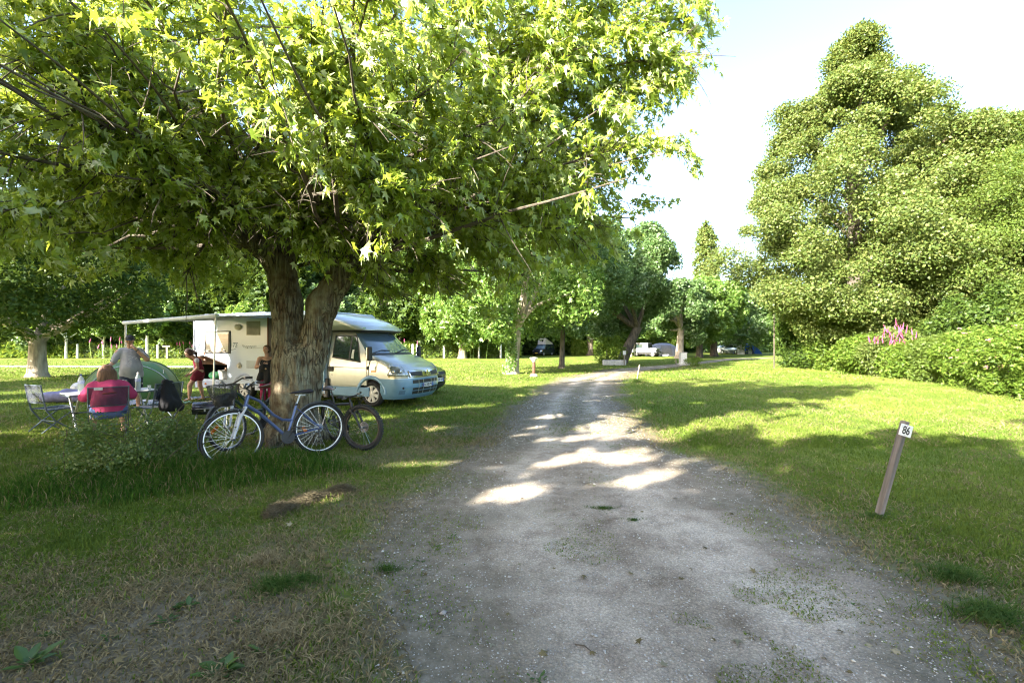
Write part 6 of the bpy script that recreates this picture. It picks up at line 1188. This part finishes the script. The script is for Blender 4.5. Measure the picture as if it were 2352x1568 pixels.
# ---- woman in black by the motorhome door
b = Vector((-6.66, 12.30, 0)); wb_ = thing('person', 'woman in a black vest top holding a dark bundle, peering round the tree trunk', 'person', b, rzat(b))
P = []; hd = headp(P, (.02, -.02, 1.44), (-.5, -1, 0), .93); P.append(((.03, 0, 1.24), (.02, -.01, 1.36), .05, .048)); P.append(((-.13, 0, 1.21), (.19, 0, 1.21), .055, .055, (0, 1, 0), 1.15)); P.append(((.03, 0, 1.12), (.03, -.01, .92), .13, .12, (0, 1, 0), 1.25)); P.append(((.03, 0, .86), (.03, 0, .80), .14, .15, (0, 1, 0), 1.15))
limbp(P, [(-.16, 0, 1.20), (-.22, -.04, .98), (-.06, -.20, 1.05)], [.046, .04, .026]); hand(P, (-.06, -.20, 1.05), (.8, -.2, .3), (0, -1, 0), .88, .7); limbp(P, [(.22, 0, 1.20), (.27, -.04, .98), (.12, -.2, .95)], [.046, .04, .026]); hand(P, (.12, -.2, .95), (-.8, -.2, 0), (0, -1, 0), .88, .7)
limbp(P, [(-.05, 0, .80), (-.06, -.02, .45), (-.06, .02, .08)], [.095, .058, .034]); limbp(P, [(.12, 0, .80), (.12, -.02, .45), (.12, .02, .08)], [.095, .058, .034]); foot(P, (-.06, .02, .075), (-.2, -1, 0), .88); foot(P, (.12, .02, .075), (.2, -1, 0), .88)
sdf('body', P, .0105, SKIN, wb_, k=.022); face(wb_, hd, .9)
BC = pm('black_cloth', (.014, .014, .018), .9)
P = [((.03, 0, 1.06), (.03, -.01, .86), .145, .145, (0, 1, 0), 1.2), ((-.07, -.02, 1.1), (-.085, 0, 1.26), .02, .018), ((.13, -.02, 1.1), (.145, 0, 1.26), .02, .018), ((-.02, -.01, 1.08), (.08, -.01, 1.08), .12, .12, (0, 1, 0), 1.2)]; sdf('vest_top', P, .012, BC, wb_, k=.03)
P = [((.03, 0, .84), (.03, 0, .78), .155, .165, (0, 1, 0), 1.15)]; limbp(P, [(-.05, 0, .78), (-.06, -.02, .45), (-.06, .02, .14)], [.11, .08, .07]); limbp(P, [(.12, 0, .78), (.12, -.02, .45), (.12, .02, .14)], [.11, .08, .07]); sdf('trousers', P, .014, pm('magenta_cloth', (.25, .012, .06), .9), wb_, k=.03)
c, f, u, r = hd; sdf('hair', [(c+u*.045-f*.02, c-f*.03, .092, .09)], .010, pm('short_brown_hair', (.09, .05, .03), .7, col2=(.05, .03, .02), scale=20), wb_, k=.03)
jk = thing('folded_jacket', 'black jacket bundle with small gold patches in the arms of the woman by the trunk', 'jacket', b, rzat(b)); jk.location = b
V_ = sdf('cloth', [((-.05, -.24, .98), (.12, -.26, .92), .10, .11), ((-.05, -.22, .95), (-.12, -.18, .72), .09, .07), ((.08, -.25, .9), (.02, -.22, .62), .10, .08), ((-.10, -.2, .8), (-.16, -.18, .66), .06, .05)], .014, BC, jk, k=.05, noise=fold(9, .05, 6))
mb = MB(); mb.ell((.0, -.355, .95), (.022, .01, .02), 8); mb.ell((.13, -.37, .97), (.022, .01, .018), 8); mb.build('patch', pm('gold_patch', (.5, .33, .15), .7), jk, True)
# ================================================================ THE CAMP: table, chairs, tent, small things
SLG = pm('slate_metal', (.12, .15, .18), .4, .3, col2=(.10, .13, .16)); MESHC = None
def meshcloth(name, col, alpha):
    m, t, N, L, b = nodes(name); b.inputs['Base Color'].default_value = (*col, 1); b.inputs['Alpha'].default_value = alpha; b.inputs['Roughness'].default_value = .8; return m
MESHC = meshcloth('dark_mesh_cloth', (.03, .035, .06), .72)
def chair(label, loc, rz, arms=False, group='folding camp chairs round the table'):
    """faces +y locally"""
    o = thing('camp_chair', label, 'chair', loc, rz, group); w = .26
    for sg in (-1, 1):
        MB().tube([(sg*w, -.28, .88), (sg*w, -.235, .58), (sg*w, -.20, .42), (sg*w, -.08, .22), (sg*w, .20, .0)], .014, 8, sy=.8).build('rear_upright', SLG, o, True)
        MB().tube([(sg*(w-.03), -.27, 0), (sg*(w-.03), .0, .24), (sg*(w-.03), .24, .42)], .012, 8).build('leg', SLG, o, True)
    for sg in (-1, 1): MB().tube([(sg*w, -.21, .42), (sg*w, .25, .43)], .013, 8).build('seat_rail', SLG, o, True)
    MB().tube([(-w, .25, .43), (w, .25, .43)], .012, 8).build('cross_bar', SLG, o, True); MB().tube([(-w, -.06, .2), (w, -.06, .2)], .009, 8).build('cross_bar', SLG, o, True)
    mb = MB(); mb.grid(lambda u, v: (-w+2*w*u, -.20+.45*v, .435-.03*math.sin(math.pi*u)*math.sin(math.pi*v)), 9, 9); mb.build('seat', MESHC, o, True)
    mb = MB(); mb.grid(lambda u, v: (-w+2*w*u, -.285+.055*(1-v)-.03*math.sin(math.pi*u), .55+.32*v), 9, 7); bk_ = mb.build('backrest', MESHC, o, True)
    for z in (.55, .87): MB().tube([(-w, -.285+.055*(.87-z)/.32, z), (0, -.31+.055*(.87-z)/.32, z), (w, -.285+.055*(.87-z)/.32, z)], .009, 6).build('hem', SLG, bk_, True)
    return o
chair('empty folding camp chair at the left end of the picnic table', (-8.42, 8.35, 0), R(-22))
c2 = chair('camp chair the woman in pink sits on, mesh back with a white tag', (-7.03, 7.93, 0), rzat(CH)); MB().box((-.13, -.325, .85), (.11, .004, .045)).build('tag', WHITE, c2)
c3 = chair('camp chair with a black bag hung over it, right of the table', (-6.70, 8.62, 0), R(75))
# picnic table
tdir = Vector((.57, .82, 0)); rz = math.atan2(.82, .57); tb = thing('picnic_table', 'white topped folding table with crossed aluminium legs', 'table', (-7.74, 8.78, 0), rz)
# local x along the table, local +y away from the camera
top = MB().box((0, 0, .685), (1.30, .68, .022)).build('tabletop', pm('table_white', (.66, .66, .68), .35, col2=(.6, .6, .63)), tb, bev=.006); fr_ = MB()
for y in (-.335, .335): fr_.box((0, y, .668), (1.30, .02, .026))
for x in (-.645, .645): fr_.box((x, 0, .668), (.02, .63, .026))
fr_.build('frame', SLG, tb)
for x in (-.52, .52):
    for sg, xx in ((1, x-.015), (-1, x+.015)): MB().tube([(xx, -sg*.30, .0), (xx, sg*.28, .655)], .019, 8, sy=.7).build('leg', ALU, tb, True)
    MB().tube([(x-.04, 0, .33), (x+.04, 0, .33)], .02, 8).build('pivot', BPL, tb, True)
MB().tube([(-.5, 0, .33), (.5, 0, .33)], .012, 8).build('stretcher', SLG, tb, True)
def ontab(px, Yd): p = A(px, 790, Yd); return Vector((p.x, p.y, .696))
WATER = pm('clear_bottle', (.55, .62, .62), .12, col2=(.45, .52, .5), scale=8, coat=1)
for px, Yd, cap, lab in ((186, 8.42, pm('blue_cap', (.02, .06, .3), .4), 'large water bottle with a blue cap on the left of the table'), (317, 8.92, WHITE, 'large ridged water bottle with a white cap on the right of the table')):
    o = thing('water_bottle', lab, 'bottle', ontab(px, Yd)); prof = [(.042, 0), (.045, .01)]+[(.045-.003*(i % 2), .02+i*.012) for i in range(14)]+[(.045, .20), (.045, .24), (.036, .275), (.018, .305), (.014, .315), (.014, .325)]
    MB().lathe(prof, 16).build('bottle_body', WATER, o, True); MB().lathe([(.0465, .17), (.0465, .235)], 16, cap=False).build('paper_label', pm('label_blue', (.35, .42, .7), .5, col2=(.6, .65, .8), scale=30), o, True); MB().lathe([(.018, .322), (.018, .345), (.01, .35)], 12).build('cap', cap, o, True)
o = thing('juice_carton', 'green and orange juice carton on the table', 'carton', ontab(286, 8.75), R(30)); MB().box((0, 0, .155), (.075, .075, .09)).build('green_panel', pm('green_print', (.04, .2, .04), .5), o); MB().box((0, 0, .055), (.076, .076, .11)).build('orange_panel', pm('orange_print', (.7, .13, .02), .5, col2=(.5, .2, .1), scale=25), o); MB().box((0, 0, .205), (.075, .01, .012)).lathe([(.014, .2), (.014, .222)], 10, Matrix.Translation((-.02, 0, 0))).build('cap', WHITE, o); MB().ell((0, -.039, .15), (.018, .002, .018), 12).build('emblem', WHITE, o)
o = thing('drinking_glass', 'empty clear drinking glass at the right end of the table', 'glass', ontab(343, 9.0)); MB().lathe([(.026, 0), (.034, .09), (.031, .09), (.023, .006)], 16, cap=False).build('glass_wall', meshcloth('clear_glass', (.8, .85, .85), .35), o, True)
o = thing('ketchup_bottle', 'small bottle with a red cap behind the woman in pink', 'bottle', ontab(266, 8.55)); MB().lathe([(.03, 0), (.032, .12), (.02, .16)], 12).build('bottle_body', pm('pale_green_plastic', (.4, .6, .4), .4), o, True); MB().lathe([(.02, .16), (.018, .2)], 12).build('cap', REDL, o, True)
o = thing('enamel_mug', 'small dark mug on the table beside the carton', 'mug', ontab(303, 8.8)); MB().lathe([(.03, 0), (.032, .05), (.028, .05), (.026, .01)], 14).torus((.035, 0, .026), .016, .004, 14, 5).build('mug_wall', BPL, o, True)
o = thing('napkin', 'folded white paper napkin lying on the table', 'napkin', ontab(330, 8.85), .4); MB().box((0, 0, .004), (.16, .09, .008)).build('paper', WHITE, o, bev=.002)
# black bag / coat over the right chair
o = thing('shoulder_bag', 'black bag and coat slung over the right hand camp chair', 'bag', (-6.70, 8.62, 0), R(75)); sdf('cloth', [((-.08, -.28, .9), (-.1, -.33, .45), .06, .11), ((-.1, -.34, .5), (.1, -.34, .42), .12, .1), ((.02, -.26, .86), (.05, -.33, .5), .05, .1), ((-.02, -.2, .88), (-.04, -.05, .6), .05, .06)], .016, BC, o, k=.06, noise=fold(7, .06, 2))
mb = MB(); mb.tube([(-.12, -.3, .88), (-.05, -.2, .93), (.04, -.28, .88), (.08, -.36, .6)], .012, 6); mb.build('strap', BPL, o, True)
# heap of bags, mats on the ground
def bundle(name, label, cat, loc, prims, m, seed, amp=.06, kk=.07, nm='cloth'): o = thing(name, label, cat, loc); sdf(nm, prims, .022, m, o, k=kk, noise=fold(6, amp, seed)); return o
pz = G(160, 925); bundle('sleeping_bag', 'crumpled lilac and navy bedding bundle on the grass behind the left chair', 'bedding', pz, [((-.6, 0, .16), (.3, .1, .18), .17, .2, (0, 0, 1), 1.2), ((-.2, .1, .25), (.5, .2, .2), .13, .13)], pm('lilac_bedding', (.16, .17, .32), .8, col2=(.09, .09, .16), scale=4), 3)
pz = G(200, 922); bundle('rucksack', 'black rucksack with silver straps beside the bedding', 'bag', pz, [((-.15, 0, .14), (.25, 0, .16), .15, .15), ((0, .0, .25), (.3, .05, .2), .11, .1)], BC, 5)
pz = G(200, 903); bundle('plastic_sheet', 'crumpled pale groundsheet behind the bottle', 'sheet', pz, [((-.3, 0, .18), (.3, 0, .16), .18, .12), ((-.1, 0, .3), (.1, 0, .2), .12, .1)], pm('pale_sheet', (.5, .52, .55), .5), 6, .12)
for i, (px, py, w, l, m, lab) in enumerate(((325, 926, .9, 1.3, pm('grey_blanket', (.25, .28, .34), .9, col2=(.18, .2, .26), scale=5), 'grey blanket spread before the green tent'), (365, 922, .6, .8, pm('pale_sheet', (.5, .52, .55)), 'pale mat lying right of the table'), (455, 915, .4, .55, pm('slate_mat', (.2, .24, .33), .7), 'dark blue mat under the girl in red'), (418, 927, .35, .3, pm('mint_plastic', (.3, .5, .38), .4), 'mint green plastic bag on the grass near the barbecue'))):
    p = G(px, py); mb = MB(); sq = np.random.default_rng(i); ph = sq.uniform(0, 6); mb.grid(lambda u, v: ((u-.5)*l, (v-.5)*w, .03+.022*math.sin(u*9+ph)*math.cos(v*7+ph)+.015*math.sin(u*19+v*13)), 22, 16); o = thing('ground_mat', lab, 'mat', p, sq.uniform(-.4, .8)); mb.build('cloth', m, o, True, solid=.008)
for px, py, rz, lab in ((437, 917, .4, 'pair flip flop near the girl, left of the mat'),):
    o = thing('flip_flop', 'white flip flop lying by the bare feet of the girl in red', 'shoe', G(px, py), rz); MB().box((0, 0, .012), (.24, .09, .02)).tube([(-.0, -.04, .02), (.05, 0, .05), (0, .04, .02)], .006, 5).build('sole', WHITE, o, bev=.008)
# green pop-up tent
tp_ = G(307, 913.5); o = thing('green_tent', 'green pop up dome tent behind the standing man', 'tent', tp_, rzat(tp_)); TG = pm('tent_green', (.06, .11, .012), .55, col2=(.045, .085, .01), scale=2); TG2 = pm('tent_panel_green', (.045, .13, .02), .5, col2=(.035, .10, .018), scale=3); TY = pm('tent_olive', (.11, .14, .012), .5)
hx, hy, hz = 1.18, 1.0, 1.10
def dm(a, t, s=1.0): return (hx*s*math.cos(a)*math.cos(t)**.75, hy*s*math.sin(a)*math.cos(t)**.75, hz*s*math.sin(t))
mb = MB(); mb.grid(lambda u, v: dm(u*2*math.pi, v*math.pi/2), 49, 16); mb.build('flysheet', TG, o, True)
mb = MB(); mb.grid(lambda u, v: dm(R(-150)+u*R(110), .02+v*1.12, 1.012), 25, 14); dr_ = mb.build('inner_door', TG2, o, True)
mb = MB(); mb.tube([dm(R(-95)+R(55)*math.cos(q), max(0, 1.12*math.sin(q)), 1.02) for q in np.linspace(0, math.pi, 28)], .014, 6); mb.build('zip_edge', pm('pale_blue_piping', (.35, .42, .5), .5), dr_, True)
mb = MB(); mb.grid(lambda u, v: dm(R(-40)+u*R(28)*(1-v*.6), .02+v*1.2, 1.014), 10, 12); mb.build('panel', TY, o, True)
mb = MB(); mb.tube([dm(R(-20), t, 1.02) if t < math.pi/2 else dm(R(160), math.pi-t, 1.02) for t in np.linspace(.02, math.pi-.02, 30)], .013, 6); mb.tube([dm(R(-165), t, 1.02) if t < math.pi/2 else dm(R(15), math.pi-t, 1.02) for t in np.linspace(.02, math.pi-.02, 30)], .013, 6); mb.build('hoop', pm('olive_hoop', (.07, .12, .01), .5), o, True)
mb = MB(); mb.tube([dm(R(-45), .5, 1.02), dm(R(-42), .05, 1.04)], .006, 5); mb.box(dm(R(-45), .75, 1.03), (.02, .01, .12)); mb.build('toggle_tape', WHITE, o); MB().box(dm(R(-80), .70, 1.03), (.12, .012, .03)).build('vent_tab', TG, o)
# barrel barbecue
p = G(473, 962); o = thing('barrel_barbecue', 'small black barrel barbecue standing on the grass', 'barbecue', p, rzat(p)+R(-8)); BB = pm('black_enamel', (.025, .027, .05), .22, .3, coat=1)
Mx = Matrix.Rotation(R(90), 4, 'Y'); mb = MB(); mb.lathe([(.10, -.235), (.135, -.23), (.14, -.22), (.14, .22), (.135, .23), (.10, .235)], 28, Matrix.Translation((0, 0, .235)) @ Mx); mb.build('barrel', BB, o, True)
mb = MB(); mb.box((.02, -.142, .235), (.40, .006, .006)); mb.box((-.0, -.15, .205), (.03, .015, .05)); mb.build('latch', ALU, o); MB().box((.238, 0, .30), (.006, .11, .02)).build('end_slot', WHITE, o); MB().tube([(-.1, -.02, .378), (-.1, -.02, .40), (.1, -.02, .40), (.1, -.02, .378)], .007, 6).build('handle', BPL, o, True)
for x, y in ((-.16, -.1), (.16, -.1), (-.16, .1), (.16, .1)): MB().tube([(x, y*.5, .12), (x+.02*np.sign(x), y*1.3, 0)], .008, 6).build('leg', ALU, o, True)
# things in the locker
def mh(x, y, z): return MH.matrix_world @ Vector((x, y, z))
bpy.context.view_layer.update()
o = thing('green_bag', 'full green plastic bag inside the motorhome locker', 'bag', mh(-5.75, -.86, .56)); sdf('plastic', [((-.08, 0, .10), (.10, 0, .11), .11, .10)], .014, pm('green_plastic', (.03, .22, .08), .35, col2=(.1, .4, .2), scale=12), o, k=.03, noise=fold(12, .03, 3))
o = thing('white_bucket', 'white plastic bucket in the open locker', 'bucket', mh(-5.42, -.88, .56)); MB().lathe([(.09, 0), (.11, .24), (.12, .24), (.12, .26), (.105, .26), (.085, .01)], 20, cap=False).build('bucket_wall', WHITE, o, True)
o = thing('storage_crate', 'pale grey storage box right of the bucket in the locker', 'box', mh(-5.2, -.80, .56), R(-21)); MB().box((0, 0, .11), (.22, .26, .22), top=1.05).build('box_wall', pm('pale_grey_plastic', (.55, .56, .6), .5), o, bev=.01); MB().box((0, 0, .228), (.24, .28, .015)).build('rim', WHITE, o, bev=.004)
o = thing('paper_bag', 'brown paper bag on top of the locker boxes', 'bag', mh(-5.25, -.82, .80), .3); sdf('paper', [((-.05, 0, .05), (.06, 0, .06), .06, .05)], .012, pm('kraft_paper', (.36, .24, .17), .9), o, k=.03, noise=fold(14, .03, 8))
# ---- numbered plot post
NP = G(2017, 1187); tp2 = A(2079, 967, NP.y+.02); pst = thing('number_post', 'leaning weathered wooden post with the plot number 86 on a white plate', 'post', NP)
ax_ = (tp2-NP); q = ax_.to_track_quat('Z', 'Y'); L = ax_.length
WP = pm('post_wood', (.21, .18, .165), .85, col2=(.11, .095, .085), scale=3, bump=.7, bscale=22, stretch=(9, 9, .6))
Mq = ax_.normalized(); xx = Vector((1, 0, 0)); xx = (xx-Mq*xx.dot(Mq)).normalized(); yy = Mq.cross(xx); Mr = Matrix(((xx.x, yy.x, Mq.x, 0), (xx.y, yy.y, Mq.y, 0), (xx.z, yy.z, Mq.z, 0), (0, 0, 0, 1)))
tw = Mr @ Matrix.Rotation(R(18), 4, 'Z')
st_ = MB().box((0, 0, L/2-.03), (.052, .052, L+.06)).build('stake', WP, pst, bev=.004); st_.matrix_local = tw
pl = MB().box((0, 0, 0), (.122, .006, .108)).build('number_plate', pm('enamel_white', (.82, .82, .82), .3), pst, bev=.012); pl.matrix_local = tw @ Matrix.Translation((-.018, -.037, L-.085)) @ Matrix.Rotation(R(-14), 4, 'Z')
text('number', '86', .104, INK, pl, (0, -.0042, -.002), (R(90), 0, 0), .0006, sx=.72)
for z in (.045, -.045): MB().ell((0, 0, 0), (.003, .002, .003), 8).build('screw', REDL, pl, loc=(0, -.004, z))
# ---- rose bush in the rough grass
rb, B = shrub('rose_bush', 'straggly wild rose bush in the long grass before the picnic chairs', (-4.72, 5.7, 0), .62, .42, .56, 11000, .033, leafm('rose_leaf', [(.05, .10, .015), (.09, .15, .025), (.17, .22, .06)], .3, (.25, .38, .06), gloss=.04), 400, stems=14, nb=40, loose=.6)
gq = np.random.default_rng(6); mb = MB(); PP = []
for i in range(22):
    a = gq.uniform(0, 6.28); b0 = Vector((gq.normal()*.25, gq.normal()*.15, 0)); pts = [b0]; dd = Vector((math.cos(a)*.5, math.sin(a)*.35, 1)).normalized()
    for j in range(7): dd = (dd+Vector((gq.normal()*.12, gq.normal()*.12, -.13))).normalized(); pts.append(pts[-1]+dd*.13)
    mb.tube(pts, [.006]*4+[.004]*4, 4, False)
    for j in range(45): t = gq.uniform(1.5, 7); k_ = min(int(t), 6); PP.append(pts[k_].lerp(pts[k_+1], t-k_)+Vector(gq.normal(size=3))*.025)
mb.build('cane', BARK, rb, True); leaves('cane_leaves', np.array(PP), rdir(len(PP), gq), rdir(len(PP), gq)+np.array([0, 0, 1]), gq.uniform(.02, .04, len(PP)), KITE, leafm('rose_leaf', []), rb)
# ---- row of dried grass cuttings
g = np.random.default_rng(12); n = 15000; t = g.uniform(0, 1, n); c0, c1 = G(612, 1192), G(792, 1122); w = (.10+.05*np.sin(t*7))*(.5+.5*np.sin(np.clip(t, .02, .98)*math.pi)**.4)*(1.0+.5*t)
dx, dy = (c1-c0).normalized().x, (c1-c0).normalized().y; s_ = g.normal(size=n)*.5; bend = .06*np.sin(t*5); x = c0.x+(c1.x-c0.x)*t-dy*(s_*w+bend); y = c0.y+(c1.y-c0.y)*t+dx*(s_*w+bend)
z = np.clip(.075*(1-(s_/1.3)**2), 0, 1)*g.uniform(0, 1, n)*(.6+.6*np.sin(t*9)**2); a = g.uniform(0, 2*np.pi, n); D = np.c_[np.cos(a), np.sin(a), g.normal(size=n)*.35]
KT = (np.array([(-.025, 0, 0), (.025, 0, 0), (.02, 1, .05), (-.02, 1, .05)]), np.array([(0, 1, 2), (0, 2, 3)]))
hay = leaves('grass_cuttings', np.c_[x, y, z+.004], D, rdir(n, g)+np.array([0, 0, 1]), g.uniform(.02, .055, n), KT, leafm('straw', [(.07, .058, .035), (.13, .11, .07), (.2, .17, .11)], .1, (.2, .17, .1), gloss=0)); hay['kind'] = 'stuff'
# ---- broad leaved weeds in the bare corner
WL = leafm('dock_leaf', [(.035, .075, .018), (.05, .10, .02), (.09, .14, .035)], .25, (.2, .32, .05), gloss=.03)
DOCK = (np.array([(0, 0, 0), (-.06, .12, .01), (-.19, .4, .03), (-.2, .62, .02), (-.1, .86, -.05), (0, 1, -.12), (.1, .86, -.05), (.2, .62, .02), (.19, .4, .03), (.06, .12, .01), (0, .5, -.03)]), np.array([(10, i+1, i) for i in range(9)]+[(10, 0, 9)]))
WD = [(505, 1548, .17, 15, 'large dock rosette at the bottom edge, left of the track'), (65, 1528, .16, 14, 'dock rosette in the bottom left corner'), (425, 1395, .10, 16, 'light green weed clump in the middle of the dry corner'), (385, 1425, .08, 14, 'weed clump just below left of the light green one'), (590, 1385, .05, 10, 'tiny weed in dry grass above the dark grass tuft'), (615, 1497, .09, 9, 'weed with one pale leaf right of the large dock'), (545, 1430, .06, 12, 'low weed left of the dark tuft'), (245, 1470, .07, 9, 'small weed in the dry corner left of centre'), (310, 1330, .04, 8, 'small sprout at the top of the dry corner'), (120, 1460, .07, 12, 'flat weeds above the corner dock'), (1005, 1260, .05, 12, 'small weed at the left edge of the gravel'), (1040, 1235, .05, 12, 'small weed on the gravel edge above its neighbour'), (970, 1290, .045, 10, 'weed patch at the gravel edge, lowest of three'), (2110, 1240, .05, 12, 'broad leaved weeds behind the numbered post'), (2060, 1290, .05, 12, 'weeds in the grass edge below the numbered post'), (1950, 1390, .035, 8, 'tiny dry weed on the right side of the track'), (1240, 1560, .05, 12, 'small green weed low at the bottom centre of the track')]
for i, (px, py, sz, n, lab) in enumerate(WD):
    g = np.random.default_rng(500+i); p = G(px, py); a = np.linspace(0, 2*math.pi*2, n)+g.normal(size=n)*.3; el = g.uniform(.15, .8, n); D = np.c_[np.cos(a)*np.cos(el), np.sin(a)*np.cos(el), np.sin(el)]; N_2 = np.c_[-np.cos(a)*np.sin(el), -np.sin(a)*np.sin(el), np.cos(el)]
    o = leaves('broadleaf_weed', np.c_[np.cos(a)*.01, np.sin(a)*.01, el*0+.004]+g.normal(size=(n, 3))*np.array([sz, sz, 0])*(.25 if i > 1 else .06), D, N_2, sz*g.uniform(.25, .8, n), DOCK, WL, None, p); tag(o, lab, 'weed', 'broad leaved weeds of the foreground')
# dark grass tuft and small tufts
def tuft(px, py, r, h, n, lab, green=True, seed=0):
    g = np.random.default_rng(600+seed); p = G(px, py); a = g.uniform(0, 2*np.pi, n); rr = np.abs(g.normal(size=n))*.6*(1+.5*np.sin(a*3+seed)); x = np.cos(a)*rr*r*1.5; y = np.sin(a)*rr*r*.7; col = (np.array([.045, .10, .02])+g.uniform(0, 1, (n, 1))*np.array([.08, .08, .03])) if green else np.array([.34, .28, .16])*g.uniform(.6, 1.3, (n, 1))
    global rng; o = blades('grass_tuft', x, y, h*g.uniform(.5, 1.3, n), g.uniform(.004, .007, n), g.uniform(.5, 1.8, n), col, True, None); o.location = p; tag(o, lab, 'grass tuft', 'grass tufts of the foreground'); return o
tuft(640, 1350, .14, .075, 700, 'dark green grass tuft, the biggest in the dry corner', True, 1); tuft(700, 1335, .06, .06, 200, 'small dark tuft right of the biggest one', True, 2); tuft(610, 1290, .10, .085, 350, 'pale straw tuft above the dark green tuft', False, 3); tuft(2190, 1330, .15, .10, 500, 'rough green grass tuft right of the track', True, 4); tuft(2270, 1420, .18, .11, 600, 'rough green grass at the right edge', True, 5); tuft(1385, 1168, .10, .03, 260, 'flat grass tuft in the middle of the track', True, 6); tuft(1455, 1195, .06, .025, 130, 'small grass patch right of the flat tuft', True, 7); tuft(890, 1310, .08, .05, 200, 'grass tuft on the left gravel edge', True, 8); tuft(1465, 878, .5, .22, 500, 'taller grass at the foot of the slanting post by the track', True, 9); tuft(650, 1470, .09, .09, 220, 'wispy tuft beside the weed with the pale leaf', False, 10); tuft(2012, 1190, .07, .06, 180, 'grass round the foot of the numbered post', True, 11)
# twigs on the gravel
for i, (px, py, L, a, lab) in enumerate(((1010, 1412, .13, .3, 'bent dry twig on the left of the gravel'), (1340, 1000+490, .10, -.6, 'thin short twig low in the middle of the track'), (870, 1195, .16, .5, 'thin twig on the bare left edge'))):
    o = thing('twig', lab, 'twig', G(px, py), a, 'dry twigs on the track'); MB().tube([(-L/2, 0, .008), (0, .012, .012), (L/2, -.004, .008)], [.003, .004, .002], 5).build('stick', BARK2, o, True)

# scattered fallen leaves
g = np.random.default_rng(31); n = 150; y = 2.2*(11/2.2)**g.uniform(0, 1, n); x = g.uniform(-1.0, .9, n)*y; z = np.where(tdist(x, y) < 0, .012, .035); a = g.uniform(0, 6.28, n); D = np.c_[np.cos(a), np.sin(a), g.normal(size=n)*.2]
fl_ = leaves('fallen_leaves', np.c_[x, y, z], D, rdir(n, g)*.5+np.array([0, 0, 1]), g.uniform(.03, .07, n), MAPLE, leafm('dry_leaf', [(.10, .08, .04), (.2, .17, .09), (.3, .28, .2)], .15, (.3, .25, .1), gloss=0)); fl_['kind'] = 'stuff'
